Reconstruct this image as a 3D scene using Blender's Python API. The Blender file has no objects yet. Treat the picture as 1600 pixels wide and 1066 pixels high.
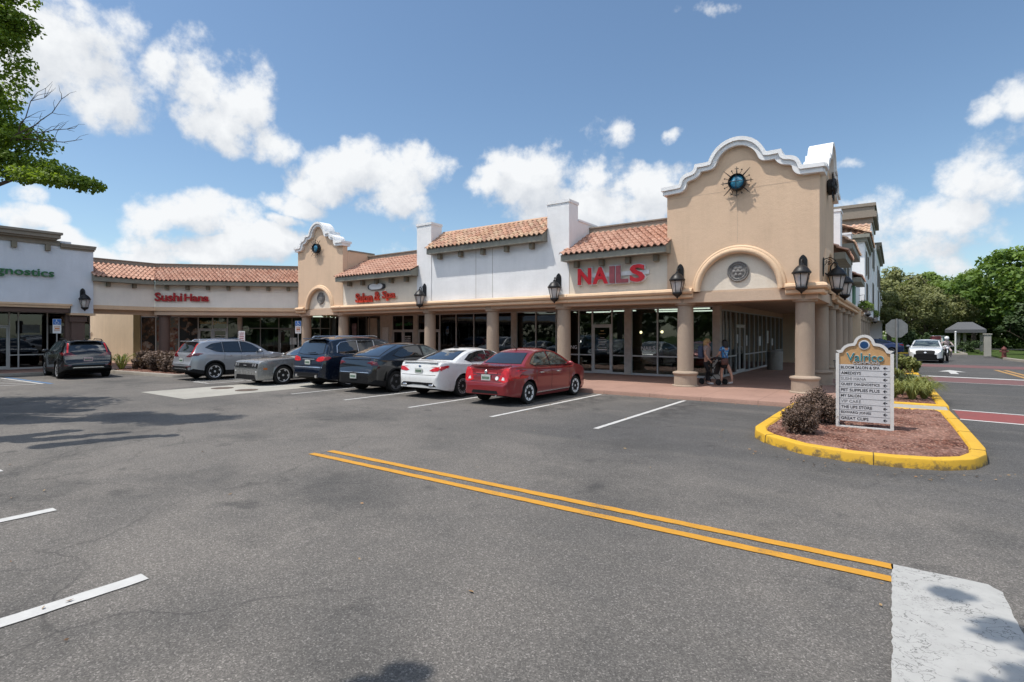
import bpy, bmesh, math, random
from mathutils import Vector, Matrix
from mathutils.bvhtree import BVHTree

PI = math.pi
R = math.radians
sc = bpy.context.scene
C = sc.collection
random.seed(11)


# ------------------------------------------------------------------ helpers
class MB:
    """collects shapes; build() links them as ONE mesh object"""
    def __init__(self):
        self.v = []; self.f = []; self.m = []; self.uv = {}
        self.cur = 0
        self.M = None

    def add(self, vs, fs, mat=None):
        o = len(self.v)
        if self.M is not None:
            vs = [self.M @ Vector(p) for p in vs]
        self.v += [tuple(p) for p in vs]
        for f in fs:
            self.f.append(tuple(i + o for i in f))
            self.m.append(self.cur if mat is None else mat)
        return o

    def box(self, x0, x1, y0, y1, z0, z1, mat=None):
        if x0 > x1: x0, x1 = x1, x0
        if y0 > y1: y0, y1 = y1, y0
        if z0 > z1: z0, z1 = z1, z0
        vs = [(x0, y0, z0), (x1, y0, z0), (x1, y1, z0), (x0, y1, z0), (x0, y0, z1), (x1, y0, z1), (x1, y1, z1), (x0, y1, z1)]
        fs = [(0, 3, 2, 1), (4, 5, 6, 7), (0, 1, 5, 4), (1, 2, 6, 5), (2, 3, 7, 6), (3, 0, 4, 7)]
        self.add(vs, fs, mat)

    def bbox(self, x0, x1, y0, y1, z0, z1, b=0.02, mat=None):
        """box with chamfered edges"""
        bm = bmesh.new()
        vs = [bm.verts.new(p) for p in [(x0, y0, z0), (x1, y0, z0), (x1, y1, z0), (x0, y1, z0), (x0, y0, z1), (x1, y0, z1), (x1, y1, z1), (x0, y1, z1)]]
        for f in [(0, 3, 2, 1), (4, 5, 6, 7), (0, 1, 5, 4), (1, 2, 6, 5), (2, 3, 7, 6), (3, 0, 4, 7)]:
            bm.faces.new([vs[i] for i in f])
        bmesh.ops.bevel(bm, geom=bm.edges[:], offset=b, segments=2, affect='EDGES', profile=0.5)
        bm.verts.index_update()
        self.add([v.co[:] for v in bm.verts], [[v.index for v in f.verts] for f in bm.faces], mat)
        bm.free()

    def prism_y(self, pts, y0, y1, mat=None):
        """polygon in x,z extruded along y (counter-clockwise seen from -y)"""
        n = len(pts)
        vs = [(x, y0, z) for x, z in pts] + [(x, y1, z) for x, z in pts]
        fs = [tuple(range(n)), tuple(range(2 * n - 1, n - 1, -1))]
        fs += [(i, i + n, (i + 1) % n + n, (i + 1) % n) for i in range(n)]
        self.add(vs, fs, mat)

    def prism_z(self, pts, z0, z1, mat=None):
        n = len(pts)
        vs = [(x, y, z0) for x, y in pts] + [(x, y, z1) for x, y in pts]
        fs = [tuple(range(n - 1, -1, -1)), tuple(range(n, 2 * n))]
        fs += [(i, (i + 1) % n, (i + 1) % n + n, i + n) for i in range(n)]
        self.add(vs, fs, mat)

    def strip_y(self, outer, inner, y0, y1, mat=None):
        """band between two polylines (x,z) extruded along y"""
        n = len(outer)
        vs = []
        for y in (y0, y1):
            vs += [(x, y, z) for x, z in outer] + [(x, y, z) for x, z in inner]
        fs = []
        for i in range(n - 1):
            fs.append((n + i, n + i + 1, i + 1, i))
            fs.append((2 * n + i, 2 * n + i + 1, 3 * n + i + 1, 3 * n + i))
            fs.append((i, i + 1, 2 * n + i + 1, 2 * n + i))
            fs.append((n + i + 1, n + i, 3 * n + i, 3 * n + i + 1))
        fs.append((0, 2 * n, 3 * n, n))
        fs.append((n - 1, 2 * n - 1, 4 * n - 1, 3 * n - 1))
        self.add(vs, fs, mat)

    def lathe(self, prof, cx=0, cy=0, n=24, mat=None, cz=0):
        vs = []; fs = []
        for r, z in prof:
            for k in range(n):
                a = 2 * PI * k / n
                vs.append((cx + r * math.cos(a), cy + r * math.sin(a), cz + z))
        for i in range(len(prof) - 1):
            for k in range(n):
                k2 = (k + 1) % n
                fs.append((i * n + k, i * n + k2, (i + 1) * n + k2, (i + 1) * n + k))
        fs.append(tuple(range(n - 1, -1, -1)))
        fs.append(tuple((len(prof) - 1) * n + k for k in range(n)))
        self.add(vs, fs, mat)

    def tube(self, pts, rad, n=8, mat=None):
        pts = [Vector(p) for p in pts]
        if not isinstance(rad, (list, tuple)): rad = [rad] * len(pts)
        vs = []; fs = []
        up = Vector((0, 0, 1))
        prev = None
        for i, p in enumerate(pts):
            if i == 0: t = pts[1] - pts[0]
            elif i == len(pts) - 1: t = pts[-1] - pts[-2]
            else: t = (pts[i + 1] - pts[i]).normalized() + (pts[i] - pts[i - 1]).normalized()
            if t.length < 1e-9: t = Vector((0, 0, 1))
            t.normalize()
            if prev is None:
                a = t.cross(up)
                if a.length < 0.05: a = t.cross(Vector((1, 0, 0)))
            else:
                a = prev - t * prev.dot(t)
            a.normalize(); prev = a
            b = t.cross(a)
            for k in range(n):
                th = 2 * PI * k / n
                vs.append(p + (a * math.cos(th) + b * math.sin(th)) * rad[i])
        for i in range(len(pts) - 1):
            for k in range(n):
                k2 = (k + 1) % n
                fs.append((i * n + k, (i + 1) * n + k, (i + 1) * n + k2, i * n + k2))
        fs.append(tuple(range(n)))
        fs.append(tuple((len(pts) - 1) * n + k for k in range(n - 1, -1, -1)))
        self.add(vs, fs, mat)

    def ball(self, c, r, n=10, sx=1, sy=1, sz=1, mat=None):
        vs = []; fs = []
        m = n // 2 + 1
        for i in range(m + 1):
            ph = PI * i / m
            for k in range(n):
                a = 2 * PI * k / n
                vs.append((c[0] + r * sx * math.sin(ph) * math.cos(a), c[1] + r * sy * math.sin(ph) * math.sin(a), c[2] - r * sz * math.cos(ph)))
        for i in range(m):
            for k in range(n):
                k2 = (k + 1) % n
                if i == 0: fs.append((k, (i + 1) * n + k2, (i + 1) * n + k))
                elif i == m - 1: fs.append((i * n + k, i * n + k2, (i + 1) * n + k))
                else: fs.append((i * n + k, i * n + k2, (i + 1) * n + k2, (i + 1) * n + k))
        self.add(vs, fs, mat)

    def build(self, name, mats, parent=None, smooth=None, fix=True, loc=None):
        me = bpy.data.meshes.new(name)
        me.from_pydata(self.v, [], self.f)
        if not isinstance(mats, (list, tuple)): mats = [mats]
        for m in mats: me.materials.append(m)
        if len(mats) > 1:
            me.polygons.foreach_set('material_index', self.m)
        me.update()
        if fix:
            bm = bmesh.new(); bm.from_mesh(me)
            bmesh.ops.recalc_face_normals(bm, faces=bm.faces[:])
            bm.to_mesh(me); bm.free()
        if smooth:
            me.shade_smooth()
            me.set_sharp_from_angle(angle=R(smooth))
        o = bpy.data.objects.new(name, me)
        C.objects.link(o)
        if parent is not None: o.parent = parent
        if loc is not None: o.location = loc
        return o


def tag(o, label=None, cat=None, group=None, kind=None):
    if label: o['label'] = label
    if cat: o['category'] = cat
    if group: o['group'] = group
    if kind: o['kind'] = kind
    return o


def empty(name, loc=(0, 0, 0), rz=0, label=None, cat=None, group=None):
    o = bpy.data.objects.new(name, None)
    o.empty_display_size = 0.3
    C.objects.link(o)
    o.location = loc
    o.rotation_euler = (0, 0, rz)
    return tag(o, label, cat, group)


def copy_tree(o, parent=None):
    c = o.copy(); C.objects.link(c); c.parent = parent
    for ch in list(o.children):
        copy_tree(ch, c)
    return c


def rnd(a, b): return random.uniform(a, b)


def text_mb(s, w=None, h=None, depth=0.03, bold=0.0, align='C', res=3, space=1.0):
    """lettering as a mesh in x,z facing -y; scaled to w x h, origin at its middle (or left)"""
    cu = bpy.data.curves.new('lettering', 'FONT')
    cu.body = s
    cu.size = 1.0
    cu.extrude = 0.5
    cu.offset = bold
    cu.resolution_u = res
    cu.space_character = space
    ob = bpy.data.objects.new('lettering', cu)
    C.objects.link(ob)
    dg = bpy.context.evaluated_depsgraph_get()
    me = bpy.data.meshes.new_from_object(ob.evaluated_get(dg))
    bpy.data.objects.remove(ob); bpy.data.curves.remove(cu)
    xs = [v.co.x for v in me.vertices]; ys = [v.co.y for v in me.vertices]
    x0, x1, y0, y1 = min(xs), max(xs), min(ys), max(ys)
    sy = (h / (y1 - y0)) if h else (w / (x1 - x0))
    sx = (w / (x1 - x0)) if w else sy
    ax = {'C': (x0 + x1) / 2, 'L': x0, 'R': x1}[align]
    mb = MB()
    mb.add([((v.co.x - ax) * sx, -(v.co.z) * depth, (v.co.y - (y0 + y1) / 2) * sy) for v in me.vertices],
           [tuple(p.vertices) for p in me.polygons])
    bpy.data.meshes.remove(me)
    return mb


# ------------------------------------------------------------------ materials
MATS = {}


class NT:
    def __init__(self, name):
        self.mat = bpy.data.materials.new(name)
        self.mat.use_nodes = True
        self.t = self.mat.node_tree
        self.n = self.t.nodes; self.l = self.t.links
        self.b = self.n['Principled BSDF']
        self.out = self.n['Material Output']

    def node(self, typ, **kw):
        n = self.n.new(typ)
        for k, v in kw.items(): setattr(n, k, v)
        return n

    def coord(self, kind='Object', scale=None):
        tc = self.node('ShaderNodeTexCoord')
        if scale is None: return tc.outputs[kind]
        mp = self.node('ShaderNodeMapping')
        mp.inputs['Scale'].default_value = scale
        self.l.new(tc.outputs[kind], mp.inputs['Vector'])
        return mp.outputs[0]

    def noise(self, vec, scale, detail=4, rough=0.55, dist=0):
        n = self.node('ShaderNodeTexNoise')
        n.inputs['Scale'].default_value = scale
        n.inputs['Detail'].default_value = detail
        n.inputs['Roughness'].default_value = rough
        n.inputs['Distortion'].default_value = dist
        self.l.new(vec, n.inputs['Vector'])
        return n.outputs['Fac']

    def ramp(self, fac, stops, interp='LINEAR'):
        r = self.node('ShaderNodeValToRGB')
        r.color_ramp.interpolation = interp
        e = r.color_ramp.elements
        while len(e) < len(stops): e.new(0.5)
        for i, (p, c) in enumerate(stops):
            e[i].position = p
            e[i].color = (c[0], c[1], c[2], 1) if isinstance(c, (tuple, list)) else (c, c, c, 1)
        self.l.new(fac, r.inputs['Fac'])
        return r.outputs['Color']

    def mix(self, fac, a, b, mode='MIX'):
        m = self.node('ShaderNodeMix', data_type='RGBA', blend_type=mode)
        for s, v in ((m.inputs['Factor'], fac), (m.inputs['A'], a), (m.inputs['B'], b)):
            if isinstance(v, (int, float)): s.default_value = v
            elif isinstance(v, (tuple, list)): s.default_value = (v[0], v[1], v[2], 1)
            else: self.l.new(v, s)
        return m.outputs['Result']

    def math(self, op, a, b=None, c=None, clamp=False):
        m = self.node('ShaderNodeMath', operation=op)
        m.use_clamp = clamp
        for i, v in enumerate((a, b, c)):
            if v is None: continue
            if isinstance(v, (int, float)): m.inputs[i].default_value = v
            else: self.l.new(v, m.inputs[i])
        return m.outputs[0]

    def bump(self, h, strength=0.3, dist=0.02):
        b = self.node('ShaderNodeBump')
        b.inputs['Strength'].default_value = strength
        b.inputs['Distance'].default_value = dist
        self.l.new(h, b.inputs['Height'])
        self.l.new(b.outputs['Normal'], self.b.inputs['Normal'])

    def color(self, c):
        s = self.b.inputs['Base Color']
        if isinstance(c, (tuple, list)): s.default_value = (c[0], c[1], c[2], 1)
        else: self.l.new(c, s)

    def set(self, **kw):
        for k, v in kw.items():
            self.b.inputs[k.replace('_', ' ')].default_value = v


def simple(name, col, rough=0.6, metal=0.0, var=0.12, scale=6.0, bump=0.0, coat=0.0, spec=0.5):
    t = NT(name)
    v = t.coord()
    f = t.noise(v, scale, 5)
    lo = tuple(max(0, c * (1 - var)) for c in col); hi = tuple(min(1, c * (1 + var)) for c in col)
    t.color(t.ramp(f, [(0.3, lo), (0.7, hi)]))
    t.set(Roughness=rough, Metallic=metal, Coat_Weight=coat, Coat_Roughness=0.03, Specular_IOR_Level=spec)
    if bump: t.bump(t.noise(v, scale * 8, 6), bump, 0.01)
    MATS[name] = t.mat
    return t.mat


def stucco(name, col, streak=0.5):
    t = NT(name)
    v = t.coord()
    big = t.noise(v, 0.9, 5, 0.6)
    c = t.ramp(big, [(0.25, tuple(x * 0.9 for x in col)), (0.75, tuple(min(1, x * 1.06) for x in col))])
    st = t.noise(t.coord(scale=(2.2, 2.2, 0.22)), 1.6, 6, 0.65)
    dirt = t.ramp(st, [(0.48, 0.0), (0.80, 0.42 * streak)])
    c = t.mix(dirt, c, tuple(x * 0.55 for x in col))
    fine = t.noise(v, 38, 6, 0.7)
    c = t.mix(0.10, c, t.ramp(fine, [(0.3, 0.0), (0.7, 1.0)]), 'OVERLAY')
    t.color(c)
    t.set(Roughness=0.88, Specular_IOR_Level=0.25)
    t.bump(t.math('ADD', fine, t.math('MULTIPLY', t.noise(v, 7, 5, 0.6), 1.2)), 0.4, 0.016)
    MATS[name] = t.mat
    return t.mat


def tile_mat(name, cols):
    t = NT(name)
    uv = t.node('ShaderNodeUVMap').outputs[0]
    fl = t.node('ShaderNodeVectorMath', operation='FLOOR'); t.l.new(uv, fl.inputs[0])
    wn = t.node('ShaderNodeTexWhiteNoise', noise_dimensions='2D'); t.l.new(fl.outputs[0], wn.inputs['Vector'])
    n = len(cols)
    c = t.ramp(wn.outputs['Value'], [(i / (n - 1), k) for i, k in enumerate(cols)])
    v = t.coord()
    g = t.noise(v, 9, 6, 0.65)
    c = t.mix(t.ramp(g, [(0.5, 0.0), (0.85, 0.35)]), c, (0.17, 0.11, 0.085))
    g2 = t.noise(v, 0.8, 4)
    c = t.mix(t.ramp(g2, [(0.4, 0.0), (0.75, 0.4)]), c, (0.56, 0.37, 0.28))
    t.color(c)
    t.set(Roughness=0.8, Specular_IOR_Level=0.3)
    t.bump(t.noise(v, 60, 4), 0.25, 0.01)
    MATS[name] = t.mat
    return t.mat


def car_paint(name, col, metal=0.0, rough=0.28):
    t = NT(name)
    v = t.coord()
    fl = t.noise(v, 220, 2)
    c = t.mix(t.ramp(fl, [(0.35, 0.0), (0.7, 0.08 if metal else 0.0)]), col, tuple(min(1, x * 1.8 + 0.02) for x in col))
    geo = t.node('ShaderNodeSeparateXYZ'); t.l.new(v, geo.inputs[0])
    d = t.math('MULTIPLY', t.ramp(geo.outputs['Z'], [(0.15, 0.10), (0.5, 0.0)]), t.noise(v, 6, 6, 0.7))
    c = t.mix(d, c, (0.05, 0.045, 0.04) if max(col) < 0.05 else (0.16, 0.14, 0.12))
    t.color(c)
    dr = t.noise(v, 3.5, 6, 0.65)
    rr = t.node('ShaderNodeMapRange'); rr.inputs['To Min'].default_value = rough - 0.08; rr.inputs['To Max'].default_value = rough + 0.14
    t.l.new(dr, rr.inputs['Value']); t.l.new(rr.outputs[0], t.b.inputs['Roughness'])
    t.set(Metallic=metal, Coat_Weight=0.9, Coat_Roughness=0.04)
    MATS[name] = t.mat
    return t.mat


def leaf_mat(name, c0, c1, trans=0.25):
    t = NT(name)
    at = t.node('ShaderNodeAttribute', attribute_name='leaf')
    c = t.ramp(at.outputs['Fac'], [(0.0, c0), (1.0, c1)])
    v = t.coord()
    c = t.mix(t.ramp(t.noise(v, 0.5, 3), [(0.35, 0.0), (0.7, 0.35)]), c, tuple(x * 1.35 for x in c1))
    t.color(c)
    t.set(Roughness=0.55, Specular_IOR_Level=0.35)
    tr = t.node('ShaderNodeBsdfTranslucent')
    t.l.new(t.mix(0.5, c, (c1[0] * 1.5, c1[1] * 1.5, c1[2] * 0.8)), tr.inputs['Color'])
    mx = t.node('ShaderNodeMixShader'); mx.inputs[0].default_value = trans
    t.l.new(t.b.outputs[0], mx.inputs[1]); t.l.new(tr.outputs[0], mx.inputs[2])
    t.l.new(mx.outputs[0], t.out.inputs['Surface'])
    MATS[name] = t.mat
    return t.mat


def glass_mat(name, tint, refl=1.0, see=True):
    """thin sheet: mirror-like by Fresnel over a tinted see-through sheet"""
    t = NT(name)
    fr = t.node('ShaderNodeFresnel'); fr.inputs['IOR'].default_value = 1.55
    f2 = t.math('MULTIPLY_ADD', fr.outputs[0], 1.05 * refl, 0.02, clamp=True)
    gl = t.node('ShaderNodeBsdfGlossy'); gl.inputs['Roughness'].default_value = 0.02
    nz = t.noise(t.coord(), 1.3, 2)
    bp = t.node('ShaderNodeBump'); bp.inputs['Strength'].default_value = 0.04; bp.inputs['Distance'].default_value = 0.05
    t.l.new(nz, bp.inputs['Height']); t.l.new(bp.outputs[0], gl.inputs['Normal'])
    gl.inputs['Color'].default_value = (0.9, 0.93, 0.95, 1)
    tp = t.node('ShaderNodeBsdfTransparent'); tp.inputs['Color'].default_value = (*tint, 1)
    mx = t.node('ShaderNodeMixShader')
    t.l.new(f2, mx.inputs[0]); t.l.new(tp.outputs[0], mx.inputs[1]); t.l.new(gl.outputs[0], mx.inputs[2])
    t.l.new(mx.outputs[0], t.out.inputs['Surface'])
    MATS[name] = t.mat
    return t.mat


def emit(name, col, s):
    t = NT(name)
    t.color((0.8, 0.8, 0.8)); t.b.inputs['Emission Color'].default_value = (*col, 1); t.b.inputs['Emission Strength'].default_value = s
    MATS[name] = t.mat
    return t.mat


M_beige = stucco('beige_stucco', (0.665, 0.48, 0.335), 0.45)
M_cream = stucco('cream_stucco', (0.74, 0.655, 0.545), 0.35)
M_white = stucco('white_stucco', (0.79, 0.785, 0.785), 0.35)
M_quest = stucco('grey_white_stucco', (0.66, 0.69, 0.75), 0.3)
M_sushi = stucco('warm_grey_stucco', (0.84, 0.78, 0.71), 0.3)
M_trimw = stucco('white_trim', (0.82, 0.815, 0.81), 0.6)
M_tan = stucco('tan_moulding', (0.70, 0.50, 0.335), 0.55)
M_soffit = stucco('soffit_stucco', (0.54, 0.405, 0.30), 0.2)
M_column = stucco('brown_column_stucco', (0.36, 0.285, 0.22), 0.75)
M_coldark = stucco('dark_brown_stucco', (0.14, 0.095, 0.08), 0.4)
M_lit = stucco('pale_yellow_wall', (0.70, 0.56, 0.40), 0.5)
M_fascia = simple('grey_green_fascia', (0.235, 0.225, 0.185), 0.7, var=0.15, scale=3)
M_corbel = simple('olive_corbel', (0.20, 0.175, 0.13), 0.75)
M_coping = simple('taupe_coping', (0.24, 0.205, 0.165), 0.7, var=0.1)
M_tile = tile_mat('clay_barrel_tile', [(0.40, 0.21, 0.145), (0.48, 0.27, 0.19), (0.36, 0.185, 0.13), (0.51, 0.31, 0.225), (0.44, 0.24, 0.17)])
M_tile2 = tile_mat('blended_barrel_tile', [(0.40, 0.205, 0.13), (0.53, 0.37, 0.24), (0.34, 0.20, 0.14), (0.54, 0.31, 0.21), (0.45, 0.34, 0.23)])
M_frame = simple('anodised_frame', (0.50, 0.50, 0.49), 0.45, metal=0.25, var=0.05)
M_framed = simple('dark_frame', (0.17, 0.165, 0.15), 0.5, metal=0.3)
M_postp = simple('pale_pilaster', (0.46, 0.42, 0.37), 0.7)
M_glass = glass_mat('shop_glass', (0.50, 0.56, 0.54), 1.0)
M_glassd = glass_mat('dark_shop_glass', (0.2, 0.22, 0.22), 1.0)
M_black = simple('black_iron', (0.012, 0.012, 0.013), 0.45, metal=0.3)
M_blackp = simple('black_plastic', (0.018, 0.018, 0.019), 0.55)
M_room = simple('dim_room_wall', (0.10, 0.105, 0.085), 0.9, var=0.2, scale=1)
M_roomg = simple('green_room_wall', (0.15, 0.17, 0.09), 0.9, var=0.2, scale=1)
M_floor = simple('shop_floor', (0.12, 0.11, 0.10), 0.5)
M_ceil = simple('shop_ceiling', (0.16, 0.16, 0.155), 0.9)
M_lampon = emit('lit_tube', (1.0, 0.95, 0.85), 3.0)
M_bulb = emit('lit_bulb', (1.0, 0.72, 0.4), 8.0)
M_red = simple('red_sign_face', (0.66, 0.008, 0.018), 0.4, var=0.10, scale=5, coat=0.3)
M_redf = simple('faded_red_sign_face', (0.36, 0.085, 0.095), 0.5, var=0.2, scale=5)
M_dkred = simple('dark_red_sign_face', (0.38, 0.006, 0.012), 0.4, var=0.15)
M_orred = simple('orange_red_sign_face', (0.60, 0.05, 0.02), 0.4, var=0.2)
M_signw = simple('sign_white', (0.74, 0.74, 0.74), 0.5, var=0.05)
M_green = simple('green_sign_face', (0.012, 0.12, 0.03), 0.4)
M_gold = simple('gold_lettering', (0.42, 0.32, 0.14), 0.5)
M_paper = simple('paper_notice', (0.6, 0.6, 0.58), 0.8, var=0.15, scale=14)
def frosted():
    t = NT('lantern_glass')
    t.color((0.78, 0.74, 0.72)); t.set(Roughness=0.25)
    tp = t.node('ShaderNodeBsdfTransparent'); tr = t.node('ShaderNodeBsdfTranslucent'); tr.inputs['Color'].default_value = (0.8, 0.76, 0.74, 1)
    m1 = t.node('ShaderNodeMixShader'); m1.inputs[0].default_value = 0.5
    t.l.new(t.b.outputs[0], m1.inputs[1]); t.l.new(tr.outputs[0], m1.inputs[2])
    m2 = t.node('ShaderNodeMixShader'); m2.inputs[0].default_value = 0.45
    t.l.new(m1.outputs[0], m2.inputs[1]); t.l.new(tp.outputs[0], m2.inputs[2])
    t.l.new(m2.outputs[0], t.out.inputs['Surface'])
    return t.mat


M_lens = frosted()
M_frost = simple('frosted_chimney', (0.80, 0.76, 0.73), 0.4)
M_yellow = None
M_steel = simple('galvanised_steel', (0.36, 0.36, 0.36), 0.45, metal=0.6, var=0.15)
M_bark = simple('grey_brown_bark', (0.10, 0.078, 0.06), 0.9, var=0.4, scale=9, bump=0.6)
M_sky_blue = simple('sign_blue', (0.02, 0.13, 0.42), 0.5)
M_dblue = simple('medallion_blue', (0.012, 0.05, 0.14), 0.3)
M_emblem = simple('grey_cast_emblem', (0.19, 0.18, 0.17), 0.8, var=0.35, scale=22, bump=0.5)
M_roofflat = simple('flat_roof_membrane', (0.35, 0.35, 0.34), 0.9)


# --- ground materials
def asphalt():
    t = NT('worn_asphalt')
    v = t.coord()
    big = t.noise(v, 0.16, 5, 0.6, 0.4)
    mid = t.noise(v, 0.75, 6, 0.6)
    base = t.ramp(big, [(0.28, (0.108, 0.101, 0.093)), (0.72, (0.180, 0.164, 0.146))])
    base = t.mix(t.ramp(mid, [(0.4, 0.0), (0.75, 0.6)]), base, (0.080, 0.077, 0.073))
    # darker, newer surfacing near the kerb island and in the last bays
    sep = t.node('ShaderNodeSeparateXYZ'); t.l.new(v, sep.inputs[0])
    wob = t.math('MULTIPLY_ADD', t.noise(v, 0.35, 4), 6.0, -3.0)
    mx = t.node('ShaderNodeMapRange', interpolation_type='SMOOTHSTEP')
    mx.inputs['From Min'].default_value = -8.5; mx.inputs['From Max'].default_value = -4.0
    t.l.new(t.math('ADD', sep.outputs['X'], wob), mx.inputs['Value'])
    my = t.node('ShaderNodeMapRange', interpolation_type='SMOOTHSTEP')
    my.inputs['From Min'].default_value = 6.8; my.inputs['From Max'].default_value = 9.4
    t.l.new(t.math('ADD', sep.outputs['Y'], t.math('MULTIPLY', wob, 0.35)), my.inputs['Value'])
    dark = t.math('MULTIPLY', t.math('MULTIPLY', mx.outputs[0], my.outputs[0]), 0.62)
    base = t.mix(dark, base, (0.058, 0.059, 0.061))
    # worn wheel tracks along the aisle and darker drip stains
    trk = t.noise(t.coord(scale=(0.12, 1.1, 1)), 1.0, 5, 0.6)
    base = t.mix(t.ramp(trk, [(0.5, 0.0), (0.72, 0.4)]), base, (0.165, 0.15, 0.132))
    st2 = t.noise(t.coord(scale=(1, 1, 1)), 0.42, 6, 0.62)
    base = t.mix(t.ramp(st2, [(0.50, 0.0), (0.68, 0.75)]), base, (0.062, 0.06, 0.057))
    # drips and dark wear in the middle of each parking stall
    ph = t.math('FRACT', t.math('DIVIDE', t.math('ADD', sep.outputs['X'], 40.0 - 4.94 + 2.68), 2.68))
    mid_ = t.ramp(t.math('ABSOLUTE', t.math('SUBTRACT', ph, 0.42)), [(0.05, 1.0), (0.26, 0.0)])
    ry = t.ramp(t.math('DIVIDE', sep.outputs['Y'], 20.0), [(0.52, 0.0), (0.60, 1.0), (0.74, 1.0), (0.78, 0.0)])
    stn = t.math('MULTIPLY', t.math('MULTIPLY', mid_, ry), t.ramp(t.noise(v, 2.3, 6, 0.65), [(0.42, 0.0), (0.62, 0.75)]))
    base = t.mix(stn, base, (0.035, 0.034, 0.033))
    # oil spots
    oil = t.noise(v, 1.4, 3, 0.5)
    base = t.mix(t.ramp(oil, [(0.64, 0.0), (0.74, 0.6)]), base, (0.042, 0.041, 0.04))
    vo = t.node('ShaderNodeTexVoronoi'); vo.inputs['Scale'].default_value = 105
    t.l.new(v, vo.inputs['Vector'])
    vs = t.node('ShaderNodeSeparateColor'); t.l.new(vo.outputs['Color'], vs.inputs[0])
    stone = t.ramp(vs.outputs[0], [(0.0, 0.6), (0.55, 0.94), (0.88, 1.2), (1.0, 1.95)])
    c = t.mix(1.0, base, stone, 'MULTIPLY')
    gr = t.noise(v, 160, 3, 0.7)
    c = t.mix(0.5, c, t.ramp(gr, [(0.25, 0.15), (0.75, 0.9)]), 'OVERLAY')
    # fine cracks
    wv = t.node('ShaderNodeTexVoronoi', feature='DISTANCE_TO_EDGE'); wv.inputs['Scale'].default_value = 0.33
    wp = t.node('ShaderNodeVectorMath', operation='ADD'); t.l.new(v, wp.inputs[0])
    nn = t.node('ShaderNodeTexNoise'); nn.inputs['Scale'].default_value = 1.2; nn.inputs['Detail'].default_value = 6
    t.l.new(v, nn.inputs['Vector'])
    t.l.new(nn.outputs['Color'], wp.inputs[1]); t.l.new(wp.outputs[0], wv.inputs['Vector'])
    cr = t.ramp(wv.outputs['Distance'], [(0.0, 0.6), (0.009, 0.0)])
    c = t.mix(t.math('MULTIPLY', cr, t.ramp(big, [(0.46, 0.0), (0.62, 0.75)])), c, (0.02, 0.02, 0.02))
    t.color(c)
    t.set(Roughness=0.85, Specular_IOR_Level=0.35)
    t.bump(t.math('ADD', vs.outputs[0], gr), 0.45, 0.008)
    return t.mat


def paint(name, col, wear=0.5, crack=False):
    """road paint, worn through to the asphalt in places"""
    t = NT(name)
    v = t.coord()
    n1 = t.noise(v, 55, 6, 0.75); n2 = t.noise(v, 1.6, 5, 0.6)
    s = t.math('ADD', t.math('MULTIPLY', n1, 0.55), t.math('MULTIPLY', n2, 0.45))
    m = t.ramp(s, [(0.62 - 0.1 * wear, 0.0), (0.70 - 0.06 * wear, 0.9)])
    c = t.ramp(t.noise(v, 7, 5), [(0.3, tuple(x * 0.86 for x in col)), (0.7, col)])
    c = t.mix(m, c, (0.075, 0.073, 0.07))
    if crack:
        wv = t.node('ShaderNodeTexVoronoi', feature='DISTANCE_TO_EDGE'); wv.inputs['Scale'].default_value = 3.2
        wp = t.node('ShaderNodeVectorMath', operation='ADD'); t.l.new(v, wp.inputs[0])
        nn = t.node('ShaderNodeTexNoise'); nn.inputs['Scale'].default_value = 6; nn.inputs['Detail'].default_value = 5
        t.l.new(v, nn.inputs['Vector']); t.l.new(nn.outputs['Color'], wp.inputs[1]); t.l.new(wp.outputs[0], wv.inputs['Vector'])
        cr = t.math('MULTIPLY', t.ramp(wv.outputs['Distance'], [(0.0, 1.0), (0.03, 0.0)]), t.ramp(t.noise(v, 2.4, 4), [(0.44, 0.0), (0.54, 1.0)]))
        c = t.mix(cr, c, (0.08, 0.08, 0.075))
    t.color(c)
    t.set(Roughness=0.75)
    t.bump(n1, 0.35, 0.006)
    MATS[name] = t.mat
    return t.mat


def speckle(name, cols, scale, rough=0.95, bump=0.8):
    t = NT(name)
    v = t.coord()
    vo = t.node('ShaderNodeTexVoronoi'); vo.inputs['Scale'].default_value = scale
    wp = t.node('ShaderNodeVectorMath', operation='ADD'); t.l.new(t.coord(scale=(1, 1.7, 1)), wp.inputs[0])
    nn = t.node('ShaderNodeTexNoise'); nn.inputs['Scale'].default_value = scale * 0.5
    t.l.new(v, nn.inputs['Vector'])
    sc2 = t.node('ShaderNodeVectorMath', operation='SCALE'); sc2.inputs['Scale'].default_value = 1.2 / scale
    t.l.new(nn.outputs['Color'], sc2.inputs[0]); t.l.new(sc2.outputs[0], wp.inputs[1]); t.l.new(wp.outputs[0], vo.inputs['Vector'])
    s = t.node('ShaderNodeSeparateColor'); t.l.new(vo.outputs['Color'], s.inputs[0])
    n = len(cols)
    c = t.ramp(s.outputs[0], [(i / (n - 1), k) for i, k in enumerate(cols)])
    c = t.mix(t.ramp(vo.outputs['Distance'], [(0.3, 0.0), (0.75, 0.75)]), c, tuple(x * 0.25 for x in cols[0]))
    c = t.mix(t.ramp(t.noise(v, 1.1, 5), [(0.42, 0.0), (0.72, 0.55)]), c, tuple(x * 1.25 for x in cols[-1]))
    t.color(c)
    t.set(Roughness=rough, Specular_IOR_Level=0.2)
    t.bump(s.outputs[1], bump, 0.03)
    MATS[name] = t.mat
    return t.mat


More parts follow.
